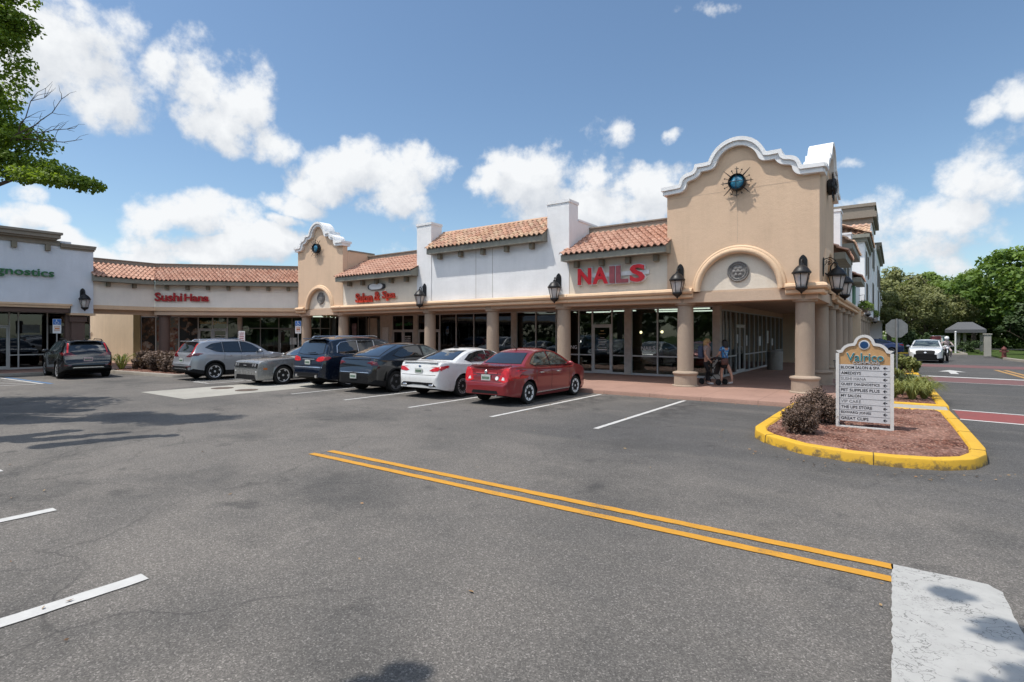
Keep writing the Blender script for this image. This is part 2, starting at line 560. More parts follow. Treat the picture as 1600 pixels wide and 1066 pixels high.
def concrete(name, col, joints=0.0):
    t = NT(name)
    v = t.coord()
    c = t.ramp(t.noise(v, 0.7, 6, 0.6), [(0.25, tuple(x * 0.82 for x in col)), (0.75, tuple(x * 1.1 for x in col))])
    fine = t.noise(v, 45, 5, 0.7)
    c = t.mix(0.22, c, t.ramp(fine, [(0.25, 0.0), (0.75, 1.0)]), 'OVERLAY')
    if joints:
        sep = t.node('ShaderNodeSeparateXYZ'); t.l.new(v, sep.inputs[0])
        for ax in ('X', 'Y'):
            fr = t.math('FRACT', t.math('DIVIDE', sep.outputs[ax], joints))
            ln = t.ramp(fr, [(0.0, 1.0), (0.008, 1.0), (0.012, 0.0)])
            c = t.mix(t.math('MULTIPLY', ln, 0.6), c, tuple(x * 0.35 for x in col))
    st = t.noise(v, 2.1, 6, 0.65)
    c = t.mix(t.ramp(st, [(0.55, 0.0), (0.8, 0.4)]), c, tuple(x * 0.5 for x in col))
    t.color(c)
    t.set(Roughness=0.85, Specular_IOR_Level=0.3)
    t.bump(fine, 0.3, 0.006)
    MATS[name] = t.mat
    return t.mat


M_asphalt = asphalt()
M_pwhite = paint('white_road_paint', (0.52, 0.515, 0.495), 0.5)
M_pbar = paint('white_stop_bar_paint', (0.40, 0.395, 0.375), 0.55, True)
M_pyellow = paint('yellow_road_paint', (0.54, 0.26, 0.022), 0.65)
M_pold = paint('faded_yellow_road_paint', (0.42, 0.24, 0.08), 0.8)
M_pred = paint('red_crossing_paint', (0.24, 0.062, 0.055), 0.7)
M_predold = paint('faded_red_crossing_paint', (0.17, 0.08, 0.075), 0.95)
M_pblue = paint('blue_road_paint', (0.08, 0.19, 0.36), 0.6)
M_walk = concrete('red_stained_concrete', (0.33, 0.205, 0.16), 1.52)
M_conc = concrete('pale_concrete', (0.36, 0.345, 0.305), 0)
M_curb = concrete('grey_curb_concrete', (0.32, 0.29, 0.25), 0)
M_mulch = speckle('red_brown_mulch', [(0.08, 0.032, 0.024), (0.18, 0.075, 0.052), (0.26, 0.125, 0.09), (0.34, 0.21, 0.165)], 26)


def yellow_curb():
    t = NT('yellow_painted_curb')
    v = t.coord()
    n = t.noise(v, 7, 7, 0.72)
    c = t.ramp(t.noise(v, 1.5, 5), [(0.3, (0.56, 0.32, 0.022)), (0.7, (0.68, 0.40, 0.028))])
    sep = t.node('ShaderNodeSeparateXYZ'); t.l.new(v, sep.inputs[0])
    low = t.ramp(sep.outputs['Z'], [(0.0, 0.20), (0.15, 0.0)])
    c = t.mix(t.ramp(t.math('ADD', n, low), [(0.60, 0.0), (0.74, 0.85)]), c, (0.10, 0.075, 0.045))
    t.color(c)
    t.set(Roughness=0.65)
    t.bump(n, 0.3, 0.02)
    return t.mat


M_yellow = yellow_curb()
M_grass = speckle('green_turf', [(0.035, 0.07, 0.012), (0.06, 0.11, 0.02), (0.10, 0.14, 0.035)], 30)
L_green = leaf_mat('bright_green_leaf', (0.03, 0.075, 0.008), (0.225, 0.315, 0.035), 0.42)
L_far = leaf_mat('summer_green_leaf', (0.035, 0.08, 0.012), (0.16, 0.245, 0.04), 0.3)
L_mid = leaf_mat('mid_green_leaf', (0.045, 0.085, 0.018), (0.20, 0.275, 0.065), 0.32)
L_olive = leaf_mat('olive_leaf', (0.07, 0.085, 0.03), (0.26, 0.27, 0.11), 0.3)
L_dark = leaf_mat('dark_leaf', (0.012, 0.028, 0.008), (0.055, 0.09, 0.024), 0.15)
L_hedge = leaf_mat('purple_brown_hedge_leaf', (0.04, 0.027, 0.02), (0.21, 0.14, 0.105), 0.15)
L_lily = leaf_mat('striped_lily_leaf', (0.04, 0.07, 0.012), (0.25, 0.26, 0.08), 0.25)

# ------------------------------------------------------------------ camera, sun, sky
CAM_H = 1.92
YAW = 35.602
cam = bpy.data.cameras.new('camera')
cam.sensor_width = 36
cam.lens = 838 / 1600 * 36
cam.shift_y = -11 / 1600
cam.clip_end = 2000
co = bpy.data.objects.new('camera', cam)
C.objects.link(co)
co.location = (0, 0, CAM_H)
co.rotation_euler = (R(90), 0, R(YAW))
sc.camera = co
sc.view_settings.view_transform = 'Standard'
sc.view_settings.look = 'None'
sc.view_settings.exposure = 0
sc.view_settings.gamma = 1

LDIR = Vector((0.30, 0.335, -1.0)).normalized()
sun = bpy.data.lights.new('sun', 'SUN')
sun.energy = 4.4
sun.angle = R(0.5)
sun.color = (1.0, 0.945, 0.87)
so = bpy.data.objects.new('sun', sun)
C.objects.link(so)
so.rotation_euler = LDIR.to_track_quat('-Z', 'Y').to_euler()
so.location = (-10, -10, 40)

w = bpy.data.worlds.new('World')
sc.world = w
w.use_nodes = True
wt = w.node_tree
wn, wl = wt.nodes, wt.links
bg = wn['Background']
SKY_S = 0.13
bg.inputs['Strength'].default_value = SKY_S
sky = wn.new('ShaderNodeTexSky')
sky.sky_type = 'NISHITA'
sky.sun_disc = False
sky.sun_elevation = R(67.5)
sky.sun_rotation = math.atan2(-LDIR.x, -LDIR.y)
sky.air_density = 1.0
sky.dust_density = 0.6
sky.ozone_density = 1.6

# cumulus clouds: each entry is the direction (right, up) and angular size of one cloud in a
# chart of the sky round the camera heading, units 1/1000 of the chart's focal length
CLOUDS = [(60, 60, 150, 95), (150, 150, 110, 70), (130, 60, 90, 70), (20, 20, 110, 70), (250, 112, 55, 45), (305, 130, 75, 62), (375, 155, 62, 58), (350, 195, 70, 40), (425, 218, 48, 34),
          (510, 272, 66, 42), (590, 270, 78, 50), (655, 262, 55, 40), (600, 315, 70, 30), (665, 340, 48, 30),
          (780, 300, 70, 34), (850, 275, 84, 48), (930, 290, 80, 44), (1010, 285, 84, 36), (900, 325, 150, 34), (1040, 320, 70, 30),
          (240, 350, 62, 34), (300, 335, 78, 42), (360, 352, 40, 34), (300, 388, 165, 24), (435, 378, 66, 26), (130, 388, 70, 22), (240, 400, 200, 16),
          (600, 388, 60, 24), (570, 402, 50, 14), (940, 216, 52, 28), (1048, 209, 22, 15), (462, 316, 48, 16), (436, 342, 24, 10),
          (1540, 252, 84, 42), (1590, 262, 60, 40), (1590, 165, 52, 30), (1530, 182, 26, 18), (1345, 325, 60, 48), (1400, 350, 90, 44), (1470, 345, 60, 36), (1420, 395, 130, 34), (1500, 410, 110, 22),
          (30, 312, 32, 22), (40, 345, 66, 26), (110, 372, 50, 16), (228, 222, 16, 10), (1180, 330, 90, 50), (1100, 12, 40, 12), (1320, 242, 22, 12)]
a0 = R(YAW)
FW = Vector((-math.sin(a0), math.cos(a0), 0)); RT = Vector((math.cos(a0), math.sin(a0), 0))
ells = []
for cx, cy, rx, ry in CLOUDS:
    u = (cx - 800) / 838; v = (522 - cy) / 838
    az = math.atan(u); el = math.atan(v * math.cos(az))
    ells.append((az, el, rx / 838 * math.cos(az) ** 2 * 1.09, ry / 838 * math.cos(az) * 1.09, rx * ry > 1500 and cx < 1300))

g = bpy.data.node_groups.new('cloud_density', 'ShaderNodeTree')
g.interface.new_socket('Vector', in_out='INPUT', socket_type='NodeSocketVector')
g.interface.new_socket('Density', in_out='OUTPUT', socket_type='NodeSocketFloat')
gn, gl = g.nodes, g.links
gi = gn.new('NodeGroupInput'); go = gn.new('NodeGroupOutput')


def gmath(op, a, b=None, c=None):
    m = gn.new('ShaderNodeMath'); m.operation = op
    for i, v in enumerate((a, b, c)):
        if v is None: continue
        if isinstance(v, (int, float)): m.inputs[i].default_value = v
        else: gl.new(v, m.inputs[i])
    return m.outputs[0]


def gvec(op, a, b=None):
    m = gn.new('ShaderNodeVectorMath'); m.operation = op
    for i, v in enumerate((a, b)):
        if v is None: continue
        if isinstance(v, (tuple, Vector)): m.inputs[i].default_value = v
        else: gl.new(v, m.inputs[i])
    return m


nz = gn.new('ShaderNodeTexNoise'); nz.inputs['Scale'].default_value = 5.5; nz.inputs['Detail'].default_value = 5; nz.inputs['Roughness'].default_value = 0.56
gl.new(gi.outputs[0], nz.inputs['Vector'])
wrp = gvec('SUBTRACT', nz.outputs['Color'], (0.5, 0.5, 0.5)).outputs[0]
wsc = gn.new('ShaderNodeVectorMath'); wsc.operation = 'SCALE'; wsc.inputs['Scale'].default_value = 0.10
gl.new(wrp, wsc.inputs[0])
dv = gvec('NORMALIZE', gvec('ADD', gi.outputs[0], wsc.outputs[0]).outputs[0]).outputs[0]
az = gmath('ARCTAN2', gvec('DOT_PRODUCT', dv, RT).outputs['Value'], gvec('DOT_PRODUCT', dv, FW).outputs['Value'])
sep = gn.new('ShaderNodeSeparateXYZ'); gl.new(dv, sep.inputs[0])
el = gmath('ARCSINE', sep.outputs['Z'])


def gv3(op, *a):
    m = gn.new('ShaderNodeVectorMath'); m.operation = op
    for i, v in enumerate(a):
        if isinstance(v, (tuple, Vector)): m.inputs[i].default_value = v
        else: gl.new(v, m.inputs[i])
    return m.outputs[0]


def vec_of(s):
    c = gn.new('ShaderNodeCombineXYZ')
    for i in range(3): gl.new(s, c.inputs[i])
    return c.outputs[0]


azv, elv = vec_of(az), vec_of(el)
acc = None
for big in (True, False):       # three clouds are measured at once, one per vector component
    es = [e for e in ells if e[4] == big]
    while len(es) % 3: es.append(es[-1])
    for j in range(0, len(es), 3):
        t3 = es[j:j + 3]
        dx = gv3('MULTIPLY_ADD', azv, tuple(1 / e[2] for e in t3), tuple(-e[0] / e[2] for e in t3))
        dy = gv3('MULTIPLY_ADD', elv, tuple(1 / e[3] for e in t3), tuple(-e[1] / e[3] for e in t3))
        d2 = gv3('MULTIPLY_ADD', dy, dy, gv3('MULTIPLY', dx, dx))
        if not big: d2 = gv3('MULTIPLY_ADD', d2, (0.55, 0.55, 0.55), (0.45, 0.45, 0.45))
        acc = d2 if acc is None else gv3('MINIMUM', acc, d2)
s3 = gn.new('ShaderNodeSeparateXYZ'); gl.new(acc, s3.inputs[0])
cur = gmath('MULTIPLY', gmath('SUBTRACT', 1.0, gmath('MINIMUM', gmath('MINIMUM', s3.outputs[0], s3.outputs[1]), s3.outputs[2])), 0.62)
# unseen noise cloud, added behind and above the camera to brighten the shade
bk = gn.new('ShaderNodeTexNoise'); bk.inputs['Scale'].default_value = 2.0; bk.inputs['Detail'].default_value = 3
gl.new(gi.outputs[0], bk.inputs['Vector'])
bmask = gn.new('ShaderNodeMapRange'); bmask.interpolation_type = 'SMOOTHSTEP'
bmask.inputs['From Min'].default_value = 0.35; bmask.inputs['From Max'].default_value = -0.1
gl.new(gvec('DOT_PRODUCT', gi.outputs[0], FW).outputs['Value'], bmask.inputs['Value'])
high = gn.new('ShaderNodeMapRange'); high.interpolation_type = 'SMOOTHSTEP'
high.inputs['From Min'].default_value = 0.22; high.inputs['From Max'].default_value = 0.42  # added cloud starts high up, so low reflections stay dark
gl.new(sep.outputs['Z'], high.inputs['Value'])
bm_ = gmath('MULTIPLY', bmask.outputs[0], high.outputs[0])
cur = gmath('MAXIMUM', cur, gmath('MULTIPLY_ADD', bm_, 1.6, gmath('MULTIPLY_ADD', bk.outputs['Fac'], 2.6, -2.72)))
n2 = gn.new('ShaderNodeTexNoise'); n2.inputs['Scale'].default_value = 9; n2.inputs['Detail'].default_value = 8; n2.inputs['Roughness'].default_value = 0.60
gl.new(gi.outputs[0], n2.inputs['Vector'])
den = gmath('ADD', cur, gmath('MULTIPLY_ADD', n2.outputs['Fac'], 3.0, -1.5))
gl.new(gmath('MINIMUM', den, 1.2), go.inputs[0])


def wnode(typ, **k):
    n = wn.new(typ)
    for a, b in k.items(): setattr(n, a, b)
    return n


def wmath(op, a, b=None, c=None, clamp=False):
    m = wnode('ShaderNodeMath', operation=op); m.use_clamp = clamp
    for i, v in enumerate((a, b, c)):
        if v is None: continue
        if isinstance(v, (int, float)): m.inputs[i].default_value = v
        else: wl.new(v, m.inputs[i])
    return m.outputs[0]


tc = wnode('ShaderNodeTexCoord')
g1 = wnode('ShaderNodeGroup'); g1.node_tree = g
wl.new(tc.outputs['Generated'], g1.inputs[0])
ad = wnode('ShaderNodeVectorMath', operation='ADD')
wl.new(tc.outputs['Generated'], ad.inputs[0]); ad.inputs[1].default_value = tuple(Vector((-RT.x * 0.014, -RT.y * 0.014, 0.042)))
g2 = wnode('ShaderNodeGroup'); g2.node_tree = g
wl.new(ad.outputs[0], g2.inputs[0])
al = wnode('ShaderNodeMapRange', interpolation_type='SMOOTHSTEP')
al.inputs['From Min'].default_value = 0.0; al.inputs['From Max'].default_value = 0.56
wl.new(g1.outputs[0], al.inputs['Value'])
# lit from above: where the density rises towards the sun the cloud is shaded
lit = wmath('MULTIPLY_ADD', wmath('SUBTRACT', g1.outputs[0], g2.outputs[0]), 0.5, 0.7, clamp=True)
thick = wmath('MULTIPLY_ADD', g1.outputs[0], -0.16, 1.04, clamp=True)
lit = wmath('MULTIPLY', lit, thick)
cr = wnode('ShaderNodeValToRGB')
el_ = cr.color_ramp.elements
el_[0].position = 0.2; el_[0].color = (0.50, 0.55, 0.63, 1)
el_[1].position = 0.85; el_[1].color = (0.93, 0.95, 0.97, 1)
wl.new(lit, cr.inputs['Fac'])
cs = wnode('ShaderNodeVectorMath', operation='SCALE')
# the added clouds behind the camera get extra radiance to fill shaded walls
dview = wnode('ShaderNodeVectorMath', operation='DOT_PRODUCT'); wl.new(tc.outputs['Generated'], dview.inputs[0]); dview.inputs[1].default_value = tuple(FW)
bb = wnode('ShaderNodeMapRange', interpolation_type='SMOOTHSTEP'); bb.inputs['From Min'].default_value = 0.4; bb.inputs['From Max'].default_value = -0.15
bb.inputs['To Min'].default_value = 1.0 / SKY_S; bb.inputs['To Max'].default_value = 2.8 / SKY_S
wl.new(dview.outputs['Value'], bb.inputs['Value']); wl.new(bb.outputs[0], cs.inputs['Scale'])
wl.new(cr.outputs['Color'], cs.inputs[0])
sat = wnode('ShaderNodeMix', data_type='RGBA', blend_type='MULTIPLY')
sat.inputs['Factor'].default_value = 1.0
wl.new(sky.outputs[0], sat.inputs['A']); sat.inputs['B'].default_value = (1.04, 1.12, 1.12, 1)
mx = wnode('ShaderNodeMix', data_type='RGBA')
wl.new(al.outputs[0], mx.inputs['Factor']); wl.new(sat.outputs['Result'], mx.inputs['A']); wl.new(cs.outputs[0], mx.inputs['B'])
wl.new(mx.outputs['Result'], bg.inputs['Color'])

# ------------------------------------------------------------------ ground
def dense(pts, step):
    out = []
    n = len(pts)
    for i in range(n):
        a, b = Vector(pts[i]), Vector(pts[(i + 1) % n])
        k = max(1, int((b - a).length / step))
        out += [tuple(a.lerp(b, j / k)) for j in range(k)]
    return out


def sheet(name, polys, z, mat, kind='structure'):
    mb = MB()
    for p in polys:
        mb.add([(x, y, z) for x, y in p], [tuple(range(len(p)))])
    o = mb.build(name, mat, fix=False)
    return tag(o, kind=kind)


def line_poly(x0, y0, x1, y1, wd):
    d = Vector((x1 - x0, y1 - y0)); L_ = d.length; d.normalize(); n = Vector((-d.y, d.x)) * wd / 2
    k = max(1, min(60, int(L_ / 0.12)))
    j = wd * 0.045
    A = []; B = []
    for i in range(k + 1):
        e = rnd(-0.02, 0.02) if i in (0, k) else 0
        f = i / k; cx, cy = x0 + (x1 - x0) * f + d.x * e, y0 + (y1 - y0) * f + d.y * e
        a = 1 + rnd(-j, j) / wd * 2; b = 1 + rnd(-j, j) / wd * 2
        A.append((cx + n.x * a, cy + n.y * a)); B.append((cx - n.x * b, cy - n.y * b))
    return A + B[::-1]


sheet('ground', [[(-400, -300), (400, -300), (400, 600), (-400, 600)]], -0.012, M_grass)
sheet('parking_lot', [[(-110, -60), (60, -60), (60, 64), (-110, 64)]], 0.0, M_asphalt)
sheet('cross_street', [[(-60, 82), (120, 82), (120, 94), (-60, 94)]], 0.0, M_asphalt)
WD = 0.11
bays = [line_poly(x, 9.8, x, 15.45, WD) for x in (-4.94, -7.61, -10.31, -13.0, -15.67)]
bays += [line_poly(-18.5, 10.0, -18.5, 15.4, WD)]
bays += [line_poly(-12, 1.66, -4.8, 1.735 + 0.02, WD * 1.05)[:0] or line_poly(-4.82, 1.74, -4.82, -4.0, 0.15)]
bays += [line_poly(-7.47, 1.85, -7.47, -4.0, 0.14)]
bays += [line_poly(-10.2, 1.95, -10.2, -4.0, 0.14), line_poly(-12.9, 2.0, -12.9, -4.0, 0.14)]
# hatched access aisle between the two parked cars
bays += [line_poly(-21.6, 10.0, -21.6, 15.2, WD), line_poly(-23.0, 10.0, -23.0, 15.2, WD), line_poly(-23.0, 10.05, -21.6, 10.05, WD)]
bays += [line_poly(-23.0, 10.1 + k * 1.3, -21.6, 11.5 + k * 1.3, WD) for k in range(3)]
sheet('bay_marking', bays, 0.008, M_pwhite)
# aisle markings by the left wing
sheet('aisle_marking', [line_poly(-32.0, 6.0, -26.6, 6.25, 0.13)] + [line_poly(-31.6 + k * 1.0, 3.4, -30.6 + k * 1.0, 6.05, 0.12) for k in range(5)] + [line_poly(-32.0, 3.3, -26.6, 3.5, 0.13)], 0.008, M_pwhite)
sheet('blue_marking', [line_poly(-32.0, 6.22, -26.4, 6.47, 0.14)], 0.009, M_pblue)
sheet('centre_line', [line_poly(-7.62, 5.12, -0.02, 5.13, 0.12), line_poly(-7.55, 5.405, -0.02, 5.41, 0.12)], 0.008, M_pyellow)
sheet('stop_bar', [[(x + rnd(-.006, .006), y + rnd(-.006, .006)) for x, y in dense([(-0.03, 5.47), (0.0, 1.2), (0.62, 1.2), (0.66, 4.6), (0.64, 5.35), (0.57, 5.45)], 0.06)]], 0.008, M_pbar)
sheet('concrete_apron', [[(-20.25, 7.25), (-17.0, 7.22), (-17.15, 12.9), (-20.2, 13.1)]], 0.005, M_conc)
mh = MB()
for x, y in ((-20.9 + 1.55, 9.45), (-18.0, 9.6)):
    mh.lathe([(0.36, 0.0), (0.36, 0.006), (0.33, 0.008), (0.05, 0.008)], x, y, 20, cz=0.006)
mh = [mh]
for i, (x, y) in enumerate(((-19.35, 9.45), (-18.0, 9.6))):
    m_ = MB(); m_.lathe([(0.36, 0.0), (0.36, 0.008), (0.32, 0.011), (0.05, 0.011)], 0, 0, 20)
    o = m_.build('manhole_cover', simple('rusty_iron' + str(i), (0.10, 0.07, 0.05), 0.7, var=0.3), smooth=30, loc=(x, y, 0.006))
    tag(o, ['rusty round manhole cover on the pale concrete, nearer the silver SUV', 'rusty round manhole cover on the pale concrete, nearer the grey muscle car'][i], 'manhole cover', 'manhole covers in the pale concrete')
# crossing on the right-hand drive
sheet('red_crossing', [[(1.18, 15.72), (9.5, 14.4), (9.5, 16.0), (1.18, 17.4)]], 0.006, M_pred)
sheet('faded_crossing', [[(0.95, 27.75), (14, 25.6), (14, 28.4), (0.95, 30.5)], [(0.9, 40.0), (14, 38.2), (14, 41.4), (0.9, 43.2)]], 0.006, M_predold)
sheet('crossing_edge', [line_poly(1.15, 15.64, 9.5, 14.32, 0.14), line_poly(1.15, 17.48, 9.5, 16.1, 0.14), line_poly(0.95, 30.9, 14, 28.7, 0.5), line_poly(0.95, 27.6, 14, 25.45, 0.12)], 0.009, M_pwhite)
sheet('lane_arrow', [[(2.15, 33.2), (2.45, 33.2), (2.45, 35.0), (2.85, 35.0), (2.3, 36.6), (1.75, 35.0), (2.15, 35.0)]], 0.009, M_pwhite)
sheet('lane_line', [line_poly(4.6, 30.8, 4.3, 38.0, 0.2), line_poly(4.95, 30.8, 4.65, 38.0, 0.2)], 0.009, M_pold)

SW = 0.12
mb = MB()
walk = [(-0.35, 15.75), (-0.35, 76), (-60, 76), (-60, -20), (-32.9, -20), (-32.9, 9.6), (-32.9, 12.2), (-25.5, 13.4), (-25.4, 15.75)]
mb.prism_z([(x, y) for x, y in walk], -0.05, SW)
tag(mb.build('sidewalk', M_walk), kind='structure')
mb = MB()
def kerb_run(mb, pts, wd, z0, z1, closed=False):
    """kerb of width wd laid inside (to the left of) a polyline, with a rounded top edge"""
    P = [Vector(p) for p in pts]
    n = len(P)
    rings = []
    for i in range(n):
        if closed: a = P[i] - P[i - 1]; b = P[(i + 1) % n] - P[i]
        else:
            a = P[i] - P[i - 1] if i else P[1] - P[0]
            b = P[i + 1] - P[i] if i < n - 1 else a
        t = (a.normalized() + b.normalized()).normalized()
        nn = Vector((-t.y, t.x))
        k = 1 / max(0.5, math.sqrt((1 + a.normalized().dot(b.normalized())) / 2))
        r = min(0.03, wd / 4)
        prof = [(-0.012, z0), (0.0, z1 - r), (r * 0.3, z1 - r * 0.3), (r, z1), (wd - r, z1), (wd, z1 - r), (wd, z0)]
        rings.append([(P[i].x + nn.x * q * k, P[i].y + nn.y * q * k, z) for q, z in prof])
    m = len(rings[0])
    vs = [p for r_ in rings for p in r_]
    fs = []
    for i in range(n if closed else n - 1):
        j = (i + 1) % n
        for k in range(m - 1):
            fs.append((i * m + k, j * m + k, j * m + k + 1, i * m + k + 1))
    if not closed:
        fs.append(tuple(range(m))); fs.append(tuple((n - 1) * m + k for k in range(m - 1, -1, -1)))
    mb.add(vs, fs)


kerb_run(mb, [(-32.88, 12.25), (-25.55, 13.38), (-25.5, 15.6)], 0.16, -0.02, 0.123)
kerb_run(mb, [(-32.83, -20), (-32.83, 9.65)], 0.16, -0.02, 0.123)
tag(mb.build('curb', M_curb, smooth=40), kind='structure')
mb = MB(); kerb_run(mb, [(-25.5, 15.66), (-2.2, 15.66)], 0.16, -0.02, 0.123)
tag(mb.build('front_curb', M_walk, smooth=40), kind='structure')


def chaikin(p, k=2, closed=True):
    for _ in range(k):
        q = []
        n = len(p)
        for i in range(n):
            a, b = Vector(p[i]), Vector(p[(i + 1) % n])
            q += [tuple(a * 0.75 + b * 0.25), tuple(a * 0.25 + b * 0.75)]
        p = q
    return p


def mulch_bed(name, outline, wd, zc, curb_mat, hump=0.05, kind=None):
    """raised bed: a kerb ring round lumpy mulch"""
    mb = MB()
    kerb_run(mb, outline, wd, -0.02, zc, closed=True)
    cb = mb.build(name + '_curb', curb_mat, smooth=40)
    tag(cb, kind='structure')
    bm = bmesh.new()
    c = Vector((sum(p[0] for p in outline) / len(outline), sum(p[1] for p in outline) / len(outline)))
    ins = []
    n = len(outline)
    for i in range(n):
        a = Vector(outline[i]) - Vector(outline[i - 1]); b = Vector(outline[(i + 1) % n]) - Vector(outline[i])
        t = (a.normalized() + b.normalized()).normalized()
        ins.append(Vector(outline[i]) + Vector((-t.y, t.x)) * wd * 0.95)
    f = bm.faces.new([bm.verts.new((p.x, p.y, zc - 0.03)) for p in ins])
    bmesh.ops.triangulate(bm, faces=[f])
    for _ in range(5):
        es = [e for e in bm.edges if e.calc_length() > 0.14]
        if not es: break
        bmesh.ops.subdivide_edges(bm, edges=es, cuts=1)
        bmesh.ops.triangulate(bm, faces=bm.faces[:])
    for v in bm.verts:
        if not v.is_boundary:
            v.co.z += hump * rnd(0.2, 1.0)
    bmesh.ops.recalc_face_normals(bm, faces=bm.faces[:])
    for f in bm.faces:
        if f.normal.z < 0: f.normal_flip()
    me = bpy.data.meshes.new(name); bm.to_mesh(me); bm.free()
    me.materials.append(M_mulch); me.shade_smooth()
    o = bpy.data.objects.new(name, me); C.objects.link(o)
    return tag(o, kind='structure')


isl = [(-2.16, 15.66), (-2.2, 13.0), (-2.21, 11.15), (-2.11, 10.68), (-1.87, 10.27), (-1.27, 9.7), (-0.55, 9.47), (0.0, 9.5), (0.55, 9.66), (0.9, 9.98), (1.09, 10.5), (1.14, 11.1), (1.1, 13.5), (1.02, 16.02), (-0.45, 16.02)]
isl = dense(isl, 0.25)
mulch_bed('island', isl, 0.21, 0.15, M_yellow)
mb = MB()
for i in (12, 19, 26, 33, 40, 47, 54, 61):
    a_, b_ = Vector(isl[i]), Vector(isl[(i + 1) % len(isl)])
    d_ = (b_ - a_).normalized(); n_ = Vector((d_.y, -d_.x)) * 0.004
    kerb_run(mb, [tuple(a_ + n_), tuple(a_ + n_ + d_ * 0.013)], 0.218, -0.02, 0.154)
_t = NT('dark_kerb_joint'); _t.color((0.09, 0.065, 0.03)); _t.set(Roughness=0.9)
tag(mb.build('curb_joint', _t.mat), kind='structure')
isl2 = dense([(-0.35, 17.0), (1.06, 16.97), (1.0, 22.0), (0.9, 27.5), (-0.35, 27.5)], 0.5)
mulch_bed('planting_bed', isl2, 0.22, 0.16, M_yellow)
isl3 = dense([(-0.35, 29.8), (0.84, 29.8), (0.75, 36.5), (-0.35, 36.5)], 0.5)
mulch_bed('far_planting_bed', isl3, 0.22, 0.16, M_yellow)
mb = MB(); mb.prism_z([(-0.34, 15.9), (1.0, 16.05), (1.0, 16.95), (-0.34, 16.98)], -0.02, 0.125)
mb.prism_z([(-0.34, 27.52), (0.85, 27.52), (0.8, 29.78), (-0.34, 29.78)], -0.02, 0.1)
tag(mb.build('ramp', M_conc), kind='structure')
hb = dense([(-32.9, 11.3), (-32.4, 10.2), (-31.4, 9.95), (-25.9, 10.5), (-25.55, 10.9), (-25.5, 12.8), (-25.6, 13.2), (-32.6, 12.1)], 0.5)
mulch_bed('hedge_bed', hb, 0.2, 0.14, M_curb)
# far verge and its curb
mb = MB(); mb.prism_z([(-40, 64), (5.2, 64), (5.2, 82), (-40, 82)], -0.02, 0.11)
mb.prism_z([(6.6, 54), (7.4, 47), (9.0, 40), (60, 30), (60, 82), (6.6, 82)], -0.02, 0.11)
tag(mb.build('verge', M_grass), kind='structure')
mb = MB(); kerb_run(mb, [(-12, 63.8), (1.5, 63.8)], 0.25, -0.02, 0.16)
tag(mb.build('far_yellow_curb', M_yellow), kind='structure')
mb = MB(); kerb_run(mb, [(1.6, 63.8), (5.3, 63.8), (5.3, 80)], 0.25, -0.02, 0.16)
kerb_run(mb, [(6.5, 54), (7.3, 47), (8.9, 40), (20, 36.9)], 0.25, -0.02, 0.16)
tag(mb.build('far_curb', M_curb), kind='structure')
# litter
mb = MB()
for k in range(230):
    if k < 90: x, y = rnd(-8, -2.2), rnd(15.2, 15.6)
    elif k < 150:
        a = rnd(PI, 2 * PI); x, y = -0.5 + 2.3 * math.cos(a), 11.2 + 2.2 * math.sin(a) * rnd(0.95, 1.15)
    else:
        d = rnd(2.5, 22); l = rnd(-1, 1) * d * 0.95
        x = -0.582 * d + 0.813 * l; y = 0.813 * d + 0.582 * l
        if y > 9.3 and x > -2.6: continue
    s = rnd(0.012, 0.032); a = rnd(0, 6.3)
    ca, sa = math.cos(a), math.sin(a)
    z = 0.012
    mb.add([(x + ca * s, y + sa * s, z + rnd(0, .01)), (x - sa * s * .5, y + ca * s * .5, z + rnd(0, .015)), (x - ca * s, y - sa * s, z + rnd(0, .01)), (x + sa * s * .5, y - ca * s * .5, z)], [(0, 1, 2, 3)])
t = NT('dry_leaf'); t.color(t.ramp(t.noise(t.coord(), 3, 2), [(0.35, (0.25, 0.11, 0.03)), (0.5, (0.30, 0.2, 0.09)), (0.65, (0.14, 0.08, 0.04))]))
tag(mb.build('fallen_leaves', t.mat, fix=False), kind='stuff')
sc.cycles.max_bounces = 7
sc.cycles.diffuse_bounces = 3
sc.cycles.glossy_bounces = 4
sc.cycles.transparent_max_bounces = 10
sc.cycles.caustics_reflective = False
sc.cycles.caustics_refractive = False

